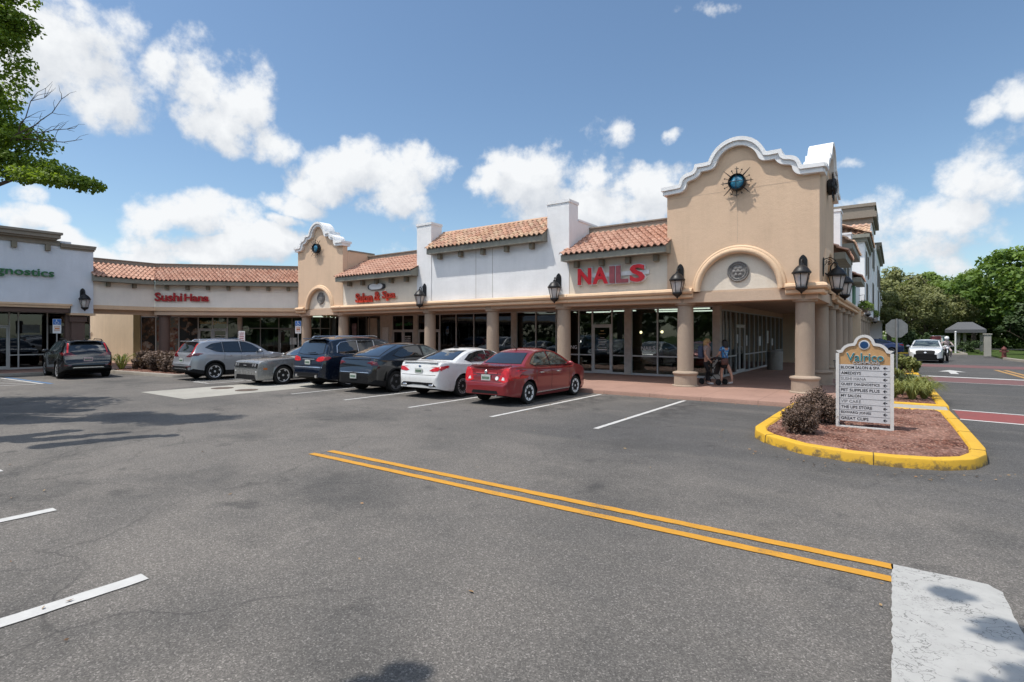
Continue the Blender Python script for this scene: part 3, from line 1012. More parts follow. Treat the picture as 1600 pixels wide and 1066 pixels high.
# ------------------------------------------------------------------ building pieces (u along the wall, w into the building, z up)
def tile_roof(name, parent, ua, ub, we, ze, wr, zr, mat, ka=0.0, kb=0.0, pitch=0.228, row=0.34):
    """barrel tiles from the eave (we, ze) up to the ridge (wr, zr); ends may be mitred by ka, kb"""
    S = math.hypot(wr - we, zr - ze)
    nr = max(2, round(S / row)); row = S / nr
    du, dz = (wr - we) / S, (zr - ze) / S
    mb = MB()
    u0 = min(ua + ka * we, ua + ka * wr); u1 = max(ub + kb * we, ub + kb * wr)
    nc = max(1, round((u1 - u0) / pitch)); pitch = (u1 - u0) / nc
    seg = 8
    prof = []
    for k in range(seg + 1):
        a = k / seg
        if a < 0.62: h = 0.066 * math.sin(PI * a / 0.62)
        else: h = -0.022 * math.sin(PI * (a - 0.62) / 0.38)
        prof.append(h)
    uvs = []
    rr = random.Random(len(name) + int(ub * 10))
    for r_ in range(nr):
        s0, s1 = r_ * row - 0.03, (r_ + 1) * row + 0.03
        for c in range(nc):
            j = rr.uniform(-0.008, 0.008); j2 = rr.uniform(-0.006, 0.006)
            vs = []
            for t_, s in ((0, s0), (1, s1)):
                lift = 0.045 * (1 - t_) + j
                for k in range(seg + 1):
                    uu = u0 + (c + k / seg) * pitch
                    ss = s + j2
                    y = we + du * ss; z = ze + dz * ss
                    lo = ua + ka * y; hi = ub + kb * y
                    uu = min(max(uu, lo), hi)
                    vs.append((uu, y - dz * (prof[k] + lift) * 1.0, z + du * (prof[k] + lift)))
            # front lip
            for k in range(seg + 1):
                x, y, z = vs[k]
                vs.append((x, y + dz * 0.03, z - 0.028 if r_ else z - 0.035))
            if vs[seg][0] - vs[0][0] < 0.01 and vs[2 * seg + 1][0] - vs[seg + 1][0] < 0.01: continue
            fs = [(k, k + 1, seg + 2 + k, seg + 1 + k) for k in range(seg)] + [(2 * seg + 2 + k, 2 * seg + 3 + k, k + 1, k) for k in range(seg)]
            mb.add(vs, fs)
            uvs += [(c + 0.5, r_ + 0.5)] * (4 * len(fs))
    # ridge cap
    o = mb.build(name, mat, parent, fix=False)
    uvl = o.data.uv_layers.new(name='UVMap')
    uvl.data.foreach_set('uv', [q for p in uvs for q in p])
    o.data.shade_smooth(); o.data.set_sharp_from_angle(angle=R(50))
    return o


def ridge_cap(mb, ua, ub, w, z, r=0.09):
    n = max(1, round((ub - ua) / 0.42)); st = (ub - ua) / n
    for i in range(n):
        a = ua + i * st
        vs = []
        for u, k in ((a, 1.0), (a + st + 0.03, 0.86)):
            for q in range(7):
                th = PI * q / 6
                vs.append((u, w - math.cos(th) * r * k * 1.2, z + math.sin(th) * r * k))
        mb.add(vs, [(q, q + 1, q + 8, q + 7) for q in range(6)] + [(6, 5, 4, 3, 2, 1, 0)])


def column(parent, u, w, mat=None, top=3.27, r=0.27):
    mb = MB()
    p = [(0.45, 0.10), (0.45, 0.15), (0.385, 0.17), (0.38, 0.50), (0.415, 0.53), (0.43, 0.57), (0.415, 0.61), (0.33, 0.63), (r, 0.645),
         (r, 1.8), (r * 0.97, 2.90), (0.335, 2.915), (0.345, 2.96), (0.355, 3.0), (0.36, top - 0.05), (0.385, top - 0.03), (0.385, top)]
    mb.lathe(p, u, w, 28)
    return mb.build('column', mat or M_column, parent, smooth=35)


def moulding(mb, pts, r=0.11, z0=3.12):
    """two-roll cornice band following a polyline (u,w) on the outer face"""
    prof = [(0.0, z0), (0.08, z0), (0.13, z0 + 0.03), (0.14, z0 + 0.09), (0.10, z0 + 0.13), (0.12, z0 + 0.15), (0.19, z0 + 0.17), (0.225, z0 + 0.23), (0.20, z0 + 0.30), (0.10, z0 + 0.335), (0.0, z0 + 0.34)]
    rows = []
    P = [Vector(p) for p in pts]
    n = len(P)
    for i in range(n):
        a = P[i] - P[i - 1] if i else P[1] - P[0]
        b = P[i + 1] - P[i] if i < n - 1 else a
        t = (a.normalized() + b.normalized()).normalized()
        nn = Vector((t.y, -t.x))
        k = 1 / max(0.5, math.sqrt((1 + a.normalized().dot(b.normalized())) / 2))
        rows.append([(P[i].x + nn.x * q * k, P[i].y + nn.y * q * k, z) for q, z in prof])
    m = len(prof)
    vs = [p for r_ in rows for p in r_]
    fs = [(i * m + k, (i + 1) * m + k, (i + 1) * m + k + 1, i * m + k + 1) for i in range(n - 1) for k in range(m - 1)]
    fs += [tuple(range(m)), tuple((n - 1) * m + k for k in range(m - 1, -1, -1))]
    mb.add(vs, fs)


def storefront(parent, us, w, z0, z1, posts=(), doors=(), trans=None, mid=None, frame=None, glass=None, bar=0.055, skip=(), wtrans=False):
    """glazed bays between the u values in us; each bay its own window > pane"""
    frame = frame or M_frame; glass = glass or M_glass
    for i in range(len(us) - 1):
        a, b = us[i], us[i + 1]
        if i in skip: continue
        if i in posts:
            mb = MB(); mb.bbox(a, b, w - 0.08, w + 0.12, z0 - 0.0, z1, 0.012)
            mb.build('pilaster', M_postp, parent); continue
        fr = MB()
        d0, d1 = w - 0.05, w + 0.05
        fr.box(a, a + bar / 2, d0, d1, z0, z1); fr.box(b - bar / 2, b, d0, d1, z0, z1)
        zt = z1
        ia, ib = a + bar / 2, b - bar / 2
        fr.box(ia, ib, d0, d1, z1 - bar, z1)
        if i in doors:
            dz = trans or z0 + 2.25
            fr.box(ia, ib, d0, d1, dz, dz + bar)
            f = fr.build('door_frame', frame, parent)
            g_ = MB(); g_.box(ia, ib, w - 0.006, w + 0.006, dz + bar, z1 - bar); g_.build('transom_pane', glass, f)
            dl = MB(); s = 0.075
            dl.box(ia + 0.01, ia + 0.01 + s, w - 0.035, w + 0.03, z0 + 0.01, dz - 0.01); dl.box(ib - 0.01 - s, ib - 0.01, w - 0.035, w + 0.03, z0 + 0.01, dz - 0.01)
            dl.box(ia + 0.01 + s, ib - 0.01 - s, w - 0.035, w + 0.03, z0 + 0.01, z0 + 0.17); dl.box(ia + 0.01 + s, ib - 0.01 - s, w - 0.035, w + 0.03, dz - 0.01 - s, dz - 0.01)
            d = dl.build('door', frame, parent)
            g_ = MB(); g_.box(ia + 0.01 + s, ib - 0.01 - s, w - 0.006, w + 0.006, z0 + 0.17, dz - 0.01 - s); g_.build('pane', glass, d)
            h_ = MB(); h_.tube([(ia + 0.10, w - 0.04, z0 + 0.9), (ia + 0.10, w - 0.10, z0 + 0.92), (ia + 0.10, w - 0.10, z0 + 1.2), (ia + 0.10, w - 0.04, z0 + 1.22)], 0.014, 6); h_.build('handle', M_frame, d, smooth=50)
        else:
            fr.box(ia, ib, d0, d1, z0, z0 + bar * 1.6)
            cuts = [z0 + bar * 1.6]
            if mid: fr.box(ia, ib, d0, d1, mid - bar / 2, mid + bar / 2); cuts.append(mid)
            if trans and wtrans: fr.box(ia, ib, d0, d1, trans, trans + bar)
            f = fr.build('window', frame, parent)
            g_ = MB(); g_.box(ia, ib, w - 0.006, w + 0.006, z0 + bar, z1 - bar); g_.build('pane', glass, f)


def room(parent, u0, u1, w0, w1, z1, mat, lights=(), name='interior', right=True):
    """a shop interior open to the front: floor, walls and ceiling"""
    mb = MB()
    mb.add([(u0, w0, 0.125), (u1, w0, 0.125), (u1, w1, 0.125), (u0, w1, 0.125)], [(0, 1, 2, 3)], 1)
    mb.add([(u0, w0, z1), (u1, w0, z1), (u1, w1, z1), (u0, w1, z1)], [(3, 2, 1, 0)], 2)
    mb.add([(u0, w1, 0.125), (u1, w1, 0.125), (u1, w1, z1), (u0, w1, z1)], [(0, 1, 2, 3)], 0)
    mb.add([(u0, w0, 0.125), (u0, w1, 0.125), (u0, w1, z1), (u0, w0, z1)], [(0, 1, 2, 3)], 0)
    if right: mb.add([(u1, w0, 0.125), (u1, w1, 0.125), (u1, w1, z1), (u1, w0, z1)], [(3, 2, 1, 0)], 0)
    o = mb.build(name, [mat, M_floor, M_ceil], parent, fix=False)
    for (u, w) in lights:
        lb = MB(); lb.box(u - 0.6, u + 0.6, w - 0.14, w + 0.14, z1 - 0.05, z1 - 0.01)
        lb.build('ceiling_light', M_lampon, o)
    return o


def corbels(parent, us, w, z, hgt=0.24, wid=0.17, dep=0.2):
    for u in us:
        mb = MB(); mb.bbox(u - wid / 2, u + wid / 2, w - dep, w, z - hgt, z, 0.012)
        mb.build('corbel', M_corbel, parent)


def low_roof(parent, ua, ub, tmat, zr=6.06, wr=1.75, ka=0.0, kb=0.0, strip=True, corb=None, ze=4.93, we=-0.47, name='tiled_roof', sa=None, sb=None):
    tile_roof(name, parent, ua, ub, we - 0.03, ze, wr, zr, tmat, ka, kb)
    mb = MB()
    def q(w_): return (ua + ka * w_ + 0.03, ub + kb * w_ - 0.03)
    a0_, b0_ = q(we); a1_, b1_ = q(we + 0.10); a2_, b2_ = q(-0.003); a3_, b3_ = q(wr)
    # fascia board, boxed soffit and the decking below the tiles
    vs = [(a0_, we, ze - 0.24), (b0_, we, ze - 0.24), (b0_, we, ze - 0.02), (a0_, we, ze - 0.02),
          (a2_, -0.003, ze - 0.24), (b2_, -0.003, ze - 0.24), (b3_, wr, zr - 0.08), (a3_, wr, zr - 0.08)]
    mb.add(vs, [(0, 1, 2, 3), (4, 5, 1, 0), (3, 2, 6, 7), (0, 3, 7, 4), (1, 5, 6, 2)])
    mb.build('fascia', M_fascia, parent)
    if strip:
        mb = MB(); a, b = q(wr + 0.1)
        mb.box(a, b, wr - 0.05, wr + 0.22, zr - 0.15, zr + 0.20)
        mb.box(a, b, wr - 0.09, wr + 0.26, zr + 0.20, zr + 0.25)
        mb.build('parapet', M_coping, parent)
    if corb: corbels(parent, corb, 0.0, ze - 0.243)


def gable_outline():
    """right half of the curved parapet, from the crown outwards (u, z)"""
    p = []
    for k in range(13):
        a = R(90 - k * 6.05)
        p.append((0.90 * math.cos(a), 7.27 + 0.90 * math.sin(a)))
    p += [(0.93, 7.53), (1.30, 7.53), (1.32, 7.45)]
    for k in range(1, 6):
        a = R(180 + k * 15); p.append((1.47 + 0.15 * math.cos(a), 7.45 + 0.15 * math.sin(a)))
    for k in range(1, 7):
        a = R(90 - k * 15); p.append((1.47 + 0.36 * math.cos(a), 6.97 + 0.32 * math.sin(a)))
    p += [(1.85, 6.94), (2.40, 6.92)]
    return p


def gable_pair(k, half, d):
    """outer and inner edge of the parapet band sampled at the same u (right half, outwards)"""
    H = [(u * k, z) for u, z in gable_outline()]
    f = []
    for i in range(len(H) - 1):
        (a, za), (b, zb) = H[i], H[i + 1]
        n = max(1, int((b - a) / 0.02))
        f += [(a + (b - a) * j / n, za + (zb - za) * j / n) for j in range(n)]
    f.append(H[-1])
    full = [(-u, z) for u, z in f] + f
    inn = []
    for u, z in f:
        m = min(zz - math.sqrt(max(0, d * d - (uu - u) ** 2)) for uu, zz in full if abs(uu - u) <= d)
        inn.append((u, m))
    return f, inn


def inset(p, d):
    out = []
    for i in range(len(p)):
        a = Vector(p[i]) - Vector(p[i - 1]) if i else Vector((1, 0))
        b = Vector(p[i + 1]) - Vector(p[i]) if i < len(p) - 1 else Vector((1, 0))
        t = (a.normalized() + b.normalized())
        t = t.normalized() if t.length > 1e-6 else b.normalized()
        nn = Vector((t.y, -t.x))
        k = 1 / max(0.75, math.sqrt(max(0.01, (1 + a.normalized().dot(b.normalized())) / 2)))
        q = Vector(p[i]) + nn * d * k
        out.append((max(0.0, q.x), q.y))
    # keep monotone outward so the band does not fold
    for i in range(1, len(out)):
        if out[i][0] < out[i - 1][0]: out[i] = (out[i - 1][0], out[i][1])
    return out


def mirror(p): return [(-u, z) for u, z in reversed(p)] + p[1:]


def gable_face(parent, M, half, arch=True, depth=0.3, label=None):
    """curved parapet wall with white trim, in the frame M (u centre 0, outer face at w=0)"""
    k = half / 2.30
    H, I = gable_pair(k, half, 0.24)
    wall = mirror([(u, z) for u, z in I if u < half] + [(half, I[-1][1])])
    wall = [(u, z + 0.03) for u, z in wall]
    mb = MB(); mb.M = M
    n = len(wall)
    if arch:
        # wall above the arched panel: outline, down the sides and round the arch
        ra = 1.24 * k
        poly = wall + [(half, 3.30)] + [(ra * math.cos(R(a)), 3.36 + ra * math.sin(R(a))) for a in range(0, 181, 9)] + [(-half, 3.30)]
        lo = [(half, 3.3)]
        # split in quads columns: simple ngon prism triangulated
        bm = bmesh.new()
        f = bm.faces.new([bm.verts.new((u, 0.0, z)) for u, z in poly])
        r_ = bmesh.ops.extrude_face_region(bm, geom=[f])
        for v in r_['geom']:
            if isinstance(v, bmesh.types.BMVert): v.co.y += depth
        bmesh.ops.triangulate(bm, faces=[q for q in bm.faces if len(q.verts) > 4])
        bm.verts.index_update()
        mb.add([v.co[:] for v in bm.verts], [[v.index for v in f.verts] for f in bm.faces])
        bm.free()
    else:
        bm = bmesh.new()
        f = bm.faces.new([bm.verts.new((u, 0.0, z)) for u, z in wall + [(half, 3.30), (-half, 3.30)]])
        r_ = bmesh.ops.extrude_face_region(bm, geom=[f])
        for v in r_['geom']:
            if isinstance(v, bmesh.types.BMVert): v.co.y += depth
        bmesh.ops.triangulate(bm, faces=[q for q in bm.faces if len(q.verts) > 4])
        bm.verts.index_update()
        mb.add([v.co[:] for v in bm.verts], [[v.index for v in f.verts] for f in bm.faces])
        bm.free()
    mb.build('gable_wall', M_beige, parent)
    tr = MB(); tr.M = M
    full = mirror(H); inn = mirror(I)
    tr.strip_y(full, inn, -0.15, 0.42)
    lip = mirror(gable_pair(k, half, 0.10)[1]); lip = [(-H[-1][0] - 0.05, lip[0][1])] + lip + [(H[-1][0] + 0.05, lip[-1][1])]
    outl = [(u, z + 0.02) for u, z in full]
    outl = [(-H[-1][0] - 0.05, outl[0][1])] + outl + [(H[-1][0] + 0.05, outl[-1][1])]
    tr.strip_y(outl, lip, -0.21, 0.48)
    tr.build('parapet_trim', M_trimw, parent)


def arch_panel(parent, M, k=1.0, emblem=True):
    ra = 1.24 * k
    mb = MB(); mb.M = M
    pts = [(ra * 1.02 * math.cos(R(a)), 3.36 + ra * 1.02 * math.sin(R(a))) for a in range(0, 181, 6)]
    mb.prism_y(pts, 0.12, 0.2)
    p = mb.build('arch_panel', M_cream, parent)
    mb = MB(); mb.M = M
    cen = [((ra + 0.03) * math.cos(R(a)), -0.02, 3.33 + (ra + 0.03) * math.sin(R(a))) for a in range(0, 181, 5)]
    mb.tube(cen, 0.10, 10)
    cen = [((ra + 0.13) * math.cos(R(a)), 0.0, 3.33 + (ra + 0.13) * math.sin(R(a))) for a in range(0, 181, 5)]
    mb.tube(cen, 0.07, 8)
    mb.build('arch_moulding', M_tan, parent, smooth=60)
    mb = MB(); mb.M = M @ Matrix.Translation((0, 0.12, 3.93)) @ Matrix.Rotation(R(90), 4, 'X')
    r = 0.33
    mb.lathe([(r, 0), (r, 0.05), (r * 0.93, 0.075), (r * 0.86, 0.05), (r * 0.76, 0.05), (r * 0.72, 0.07), (r * 0.66, 0.045), (0.05, 0.045)], n=36)
    for i in range(18):
        a = 2 * PI * i / 18
        mb.box(r * 0.81 * math.cos(a) - 0.018, r * 0.81 * math.cos(a) + 0.018, r * 0.81 * math.sin(a) - 0.02, r * 0.81 * math.sin(a) + 0.02, 0.04, 0.068)
    for i in range(6):
        a = 2 * PI * i / 6
        mb.ball((r * 0.36 * math.cos(a), r * 0.36 * math.sin(a), 0.045), 0.075, 8, sz=0.45)
    mb.ball((0, 0, 0.05), 0.08, 8, sz=0.5)
    mb.build('emblem', M_emblem, p, smooth=40)


def medallion(loc, rz, label, k=1.0):
    """iron ring with rays round a blue glass boss, standing off the wall"""
    t = empty('wall_medallion', loc, rz, label, 'medallion', 'star medallions on the gables')
    Rx = Matrix.Rotation(R(90), 4, 'X')
    mb = MB(); mb.M = Rx
    mb.lathe([(0.37 * k, 0.02), (0.38 * k, 0.2), (0.36 * k, 0.235), (0.32 * k, 0.2), (0.31 * k, 0.02)], n=32)
    mb.build('ring', M_black, t, smooth=40)
    mb = MB()
    for i in range(8):
        a = 2 * PI * i / 8 + PI / 8 * 0
        c, s = math.cos(a), math.sin(a)
        L = 0.80 * k if i % 2 else 0.70 * k
        mb.tube([(c * 0.38 * k, -0.16, s * 0.38 * k), (c * L, -0.16, s * L)], [0.022, 0.008], 6)
        if i % 2 == 0: mb.tube([(c * 0.60 * k - s * 0.06, -0.16, s * 0.60 * k + c * 0.06), (c * 0.60 * k + s * 0.06, -0.16, s * 0.60 * k - c * 0.06)], 0.012, 6)
        a2 = a + PI / 8
        mb.tube([(math.cos(a2) * 0.4 * k, -0.16, math.sin(a2) * 0.4 * k), (math.cos(a2) * 0.52 * k, -0.16, math.sin(a2) * 0.52 * k)], 0.008, 6)
        mb.ball((math.cos(a2) * 0.57 * k, -0.16, math.sin(a2) * 0.57 * k), 0.036 * k, 8)
    mb.build('ray', M_black, t, smooth=60)
    mb = MB(); mb.ball((0, -0.12, 0), 0.315 * k, 20, sy=0.45)
    tm = NT('blue_glass_boss'); v = tm.coord()
    tm.color(tm.ramp(tm.noise(v, 3.5, 4, 0.6, 1.5), [(0.3, (0.008, 0.06, 0.12)), (0.5, (0.02, 0.19, 0.32)), (0.72, (0.16, 0.45, 0.56))])); tm.set(Roughness=0.12, Coat_Weight=0.6)
    mb.build('glass_boss', tm.mat, t, smooth=60)
    mb = MB(); mb.tube([(-0.31 * k, -0.27, 0), (0.31 * k, -0.27, 0)], 0.012, 6); mb.tube([(0, -0.27, -0.31 * k), (0, -0.27, 0.31 * k)], 0.012, 6)
    for a in (45, 135, 225, 315):
        mb.tube([(0.3 * k * math.cos(R(a)), -0.1, 0.3 * k * math.sin(R(a))), (0.34 * k * math.cos(R(a)), 0.0, 0.34 * k * math.sin(R(a)))], 0.015, 6)
    mb.build('cross_bar', M_black, t, smooth=60)
    return t


def gable_tower(t, half, M, depth, k=1.0, cols=(), wcol=0.4):
    """square tower body in the local frame: front at w=0, centre u=0"""
    gable_face(t, M, half)
    arch_panel(t, M, k)


# ============================================================ front range (frame: u = x, w = y - 18.2)
FW0 = 18.2
# --- corner tower
tw = empty('corner_tower', (-4.135, FW0, 0), 0, 'big beige corner tower with curved white parapet over an open arcade, right of NAILS', 'building')
I4 = Matrix.Identity(4)
HT = 2.295
gable_face(tw, I4, HT)
arch_panel(tw, I4, 1.0)
# the same face on the right-hand side
MR = Matrix.Translation((HT, HT, 0)) @ Matrix.Rotation(R(90), 4, 'Z')
MRi = MR @ Matrix.Translation((0.0, 0.012, -0.005))
gable_face(tw, MRi, HT - 0.01)
arch_panel(tw, MRi, 1.0)
mb = MB()
mb.box(-HT + 0.004, -HT + 0.25, 0.31, 4.55, 3.3, 6.9)      # left side wall
mb.box(-HT + 0.25, HT - 0.32, 4.3, 4.55, 3.3, 6.7)
mb.box(-HT + 0.25, HT - 0.32, 0.31, 4.3, 6.1, 6.25)
mb.build('side_wall', M_beige, tw)
mb = MB()
mb.box(-HT + 0.05, HT - 0.05, 0.05, 0.62, 2.98, 3.298)
mb.box(-1.27, 1.27, 0.118, 0.3, 3.28, 3.362)
mb.box(HT - 0.62, HT - 0.05, 0.62, 4.55, 2.98, 3.298)
mb.box(-HT + 0.05, HT - 0.62, 0.62, 4.1, 3.12, 3.25)
mb.build('arcade_beam', M_soffit, tw)
for a_ in ((-0.008, 0.008, 4.86, 6.35), (-2.28, -0.35, 6.545, 6.558), (0.35, 2.28, 6.545, 6.558)):
    mb = MB(); mb.box(a_[0], a_[1], -0.003, -0.0005, a_[2], a_[3]); mb.build('control_joint', M_soffit, tw)
mb = MB(); mb.tube([(-HT - 0.07, 0.35, 3.5), (-HT - 0.07, 0.35, 6.0)], 0.04, 8); mb.build('downpipe', M_beige, tw)
mb = MB()
moulding(mb, [(-HT - 0.002, 0.0), (-1.40, 0.0)]); mb.build('cornice', M_tan, tw, smooth=40); mb = MB()
moulding(mb, [(1.40, 0.0), (HT, 0.0), (HT, 0.87)]); mb.build('cornice', M_tan, tw, smooth=40); mb = MB()
moulding(mb, [(HT, 3.7), (HT, 4.6)]); mb.build('cornice', M_tan, tw, smooth=40)
column(tw, -1.795, 0.4); column(tw, 1.865, 0.4)
column(tw, 1.93, 3.8)
medallion((-4.12, FW0, 6.76), 0, 'black iron star medallion with blue glass, high on the front of the big corner tower', 0.70)
medallion((-1.84, FW0 + 2.3, 6.76), R(90), 'black iron star medallion seen edge-on, on the right side of the big corner tower', 0.70)

# --- nails shop
ns = empty('nail_shop', (0, FW0, 0), 0, 'cream shop with clay tiled roof under the red NAILS sign, left of the corner tower', 'building', )
mb = MB(); mb.box(-10.31, -6.432, 0.02, 0.3, 3.3, 4.9)
mb.build('sign_wall', M_cream, ns)
low_roof(ns, -10.44, -6.28, M_tile, corb=[-9.92, -8.87, -7.83, -6.79])
mb = MB(); moulding(mb, [(-10.31, 0.02), (-6.435, 0.02)]); mb.build('cornice', M_tan, ns, smooth=40)
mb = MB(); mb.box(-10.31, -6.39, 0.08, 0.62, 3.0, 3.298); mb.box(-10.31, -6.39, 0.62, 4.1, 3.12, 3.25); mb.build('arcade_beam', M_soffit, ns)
column(ns, -10.77, 0.4)
GZ = 4.1
mb = MB(); mb.box(-13.3, -5.6, GZ - 0.03, GZ + 0.2, 3.06, 3.25); mb.build('header', M_soffit, ns)
storefront(ns, [-13.27, -12.09, -11.39, -10.41, -9.78, -9.47, -8.29, -7.08, -5.98], GZ, 0.12, 3.06, posts=(4,), doors=(2,), trans=2.3, mid=None)
# lower rails on the fixed bays
mb = MB()
for a, b in ((-13.24, -12.12), (-12.06, -11.42), (-10.38, -9.81), (-9.44, -8.32), (-8.26, -7.11), (-7.05, -6.01)):
    mb.box(a, b, GZ - 0.048, GZ + 0.048, 0.93, 0.985)
mb.build('glazing_rail', M_frame, ns)
mb = MB(); mb.bbox(-5.98, -5.70, GZ - 0.1, GZ + 0.2, 0.12, 3.06, 0.012); mb.build('corner_post', M_postp, ns)
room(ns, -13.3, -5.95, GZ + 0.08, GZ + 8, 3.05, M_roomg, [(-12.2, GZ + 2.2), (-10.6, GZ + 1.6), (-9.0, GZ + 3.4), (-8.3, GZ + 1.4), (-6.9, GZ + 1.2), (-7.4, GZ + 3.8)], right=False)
mb = MB()
for u, z in ((-10.1, 2.0), (-9.05, 2.02), (-8.15, 2.05), (-7.85, 1.9)): mb.ball((u, GZ + 2.6, z), 0.07, 8)
mb.build('wall_lamp', M_bulb, ns, smooth=60)
mb = MB()
for k in range(7):
    u = -12.6 + k * 1.0 + rnd(-.2, .2); w_ = GZ + rnd(1.2, 3.4)
    mb.bbox(u - 0.3, u + 0.3, w_, w_ + 0.6, 0.5, 0.62, 0.05); mb.bbox(u - 0.3, u + 0.3, w_ + 0.5, w_ + 0.65, 0.6, 1.25, 0.05); mb.box(u - 0.05, u + 0.05, w_ + 0.25, w_ + 0.35, 0.13, 0.5)
mb.build('salon_chair', M_blackp, ns, smooth=40)
# window lettering
o = text_mb('NAILS', 0.62, 0.17, 0.004, 0.01); o = o.build('window_lettering', M_signw, ns, loc=(-8.72, GZ - 0.012, 1.30))
o = text_mb('WAXING', 1.0, 0.17, 0.004, 0.01, align='R').build('window_lettering', M_signw, ns, loc=(-12.2, GZ - 0.012, 1.30))
# door notice lines
for k, (wd, z) in enumerate(((0.16, 2.04), (0.34, 1.92), (0.22, 1.74), (0.42, 1.66), (0.42, 1.58), (0.42, 1.5), (0.26, 1.42), (0.42, 1.3), (0.46, 1.18))):
    mb = MB(); mb.box(-10.9 - wd / 2, -10.9 + wd / 2, GZ - 0.014, GZ - 0.010, z, z + (0.05 if k in (0, 8) else 0.022))
    mb.build('notice_line', M_gold if k < 2 else M_signw, ns)
# --- right-hand glazed side under the tower, looking on the walk
rs_us = [0.2, 0.95, 1.5, 2.2, 3.2, 3.9, 4.9, 5.9, 7.0, 8.0, 9.0, 10.2, 11.5, 12.8, 14.2, 15.4]
sd = empty('side_shopfront', (-5.9, 22.4, 0), R(90), 'long glazed shop side with grey frames in the shade of the right-hand walk', 'building')
storefront(sd, rs_us, 0.0, 0.12, 2.95, doors=(4, 5), trans=2.3, mid=0.95)
mb = MB(); mb.box(0.2, 15.4, -0.02, 0.3, 2.95, 3.3); mb.build('header', M_soffit, sd)
mb = MB(); mb.box(15.4, 15.7, -4.2, 0.3, 0.1, 3.3); mb.build('end_wall', M_lit, sd)
mb = MB(); mb.box(0.2, 15.4, -4.05, -0.02, 3.2, 3.32); mb.build('walk_ceiling', M_soffit, sd)
room(sd, 8.15, 15.4, 0.08, 5.5, 2.94, M_room, [(9.5, 1.5), (12, 2)])
mb = MB()
for u, z, a, b in ((3.5, 1.5, 0.3, 0.4), (5.4, 1.35, 0.25, 0.5), (8.5, 1.3, 0.5, 0.5), (10.6, 1.4, 0.5, 0.7), (12.0, 1.25, 0.4, 0.4)):
    mb.box(u - a / 2, u + a / 2, -0.013, -0.009, z, z + b)
mb.build('notice', M_paper, sd)

# --- mid white range
md = empty('white_shop', (0, FW0, 0), 0, 'tall white stucco shop front with blended tile roof between two square piers', 'building')
mb = MB(); mb.box(-17.68, -11.30, 0.03, 0.3, 3.3, 5.9)
mb.build('front_wall', M_white, md)
for ua, ub in ((-18.62, -17.68), (-11.30, -10.31)):
    mb = MB()
    mb.box(ua, ub, 0.0, 0.72, 3.3, 7.05); mb.box(ua - 0.03, ub + 0.03, -0.03, 0.75, 7.05, 7.16)
    if ua < -15: mb.box(ua, ub, 0.72, 2.6, 3.3, 6.2)
    else:
        mb.box(ua + 0.02, ub - 0.004, 0.72, 2.35, 3.3, 6.42); mb.box(ua, ub + 0.03, 0.75, 2.4, 6.42, 6.5)
    mb.build('pier', M_white, md)
tile_roof('tiled_roof', md, -17.72, -11.26, -0.36, 5.85, 0.85, 6.72, M_tile2, pitch=0.235, row=0.31)
mb = MB()
mb.add([(-17.66, -0.33, 5.60), (-11.32, -0.33, 5.60), (-11.32, -0.33, 5.83), (-17.66, -0.33, 5.83), (-17.66, 0.027, 5.60), (-11.32, 0.027, 5.60), (-11.32, 0.85, 6.66), (-17.66, 0.85, 6.66)], [(0, 1, 2, 3), (4, 5, 1, 0), (3, 2, 6, 7), (0, 3, 7, 4), (1, 5, 6, 2)])
mb.build('fascia', M_fascia, md)
mb = MB(); ridge_cap(mb, -17.7, -11.28, 0.88, 6.74); mb.build('ridge', M_tile2, md, smooth=60)
mb = MB(); mb.box(-17.6, -11.35, 0.93, 1.0, 6.2, 6.84); mb.build('back_strip', M_fascia, md)
corbels(md, [-17.06, -15.8, -14.53, -13.26, -11.99], 0.03, 5.597)
mb = MB(); moulding(mb, [(-18.62, 0.0), (-10.312, 0.0)]); mb.build('cornice', M_tan, md, smooth=40)
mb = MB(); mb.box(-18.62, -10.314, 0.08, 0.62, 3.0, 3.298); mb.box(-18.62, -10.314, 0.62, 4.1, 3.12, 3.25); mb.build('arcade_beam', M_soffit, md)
for x in (-15.0, -14.08):
    mb = MB(); mb.box(x - 0.008, x + 0.008, 0.027, 0.03, 3.48, 5.6); mb.build('control_joint', M_coping, md)
column(md, -18.14, 0.4); column(md, -14.35, 0.4)
mb = MB(); mb.box(-20.9, -13.32, GZ - 0.03, GZ + 0.2, 3.06, 3.25); mb.build('header', M_soffit, md)
storefront(md, [-20.95, -19.73, -18.47, -17.2, -15.97, -15.65, -14.49, -13.32], GZ, 0.12, 3.06, posts=(4,), glass=M_glassd)
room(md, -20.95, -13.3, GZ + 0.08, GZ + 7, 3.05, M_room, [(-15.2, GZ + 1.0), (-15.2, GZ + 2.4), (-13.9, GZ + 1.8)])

# --- salon
sl = empty('salon_shop', (0, FW0, 0), 0, 'cream salon shop with orange clay tiled roof between the small gable and the white shop', 'building')
mb = MB(); mb.box(-24.25, -18.622, 0.02, 0.3, 3.3, 4.9); mb.build('sign_wall', M_cream, sl)
low_roof(sl, -24.30, -18.50, M_tile, corb=[-23.55, -22.49, -21.41, -20.32, -19.25])
mb = MB(); moulding(mb, [(-24.25, 0.02), (-18.624, 0.02)]); mb.build('cornice', M_tan, sl, smooth=40)
mb = MB(); mb.box(-24.25, -18.624, 0.08, 0.62, 3.0, 3.298); mb.box(-24.25, -18.624, 0.62, 4.1, 3.12, 3.25); mb.build('arcade_beam', M_soffit, sl)
mb = MB(); mb.box(-30.6, -20.96, GZ - 0.03, GZ + 0.2, 3.06, 3.25); mb.build('header', M_soffit, sl)
storefront(sl, [-30.4, -29.6, -28.96, -28.1, -27.3, -26.99, -25.97], GZ, 0.12, 3.06, frame=M_framed, glass=M_glassd)
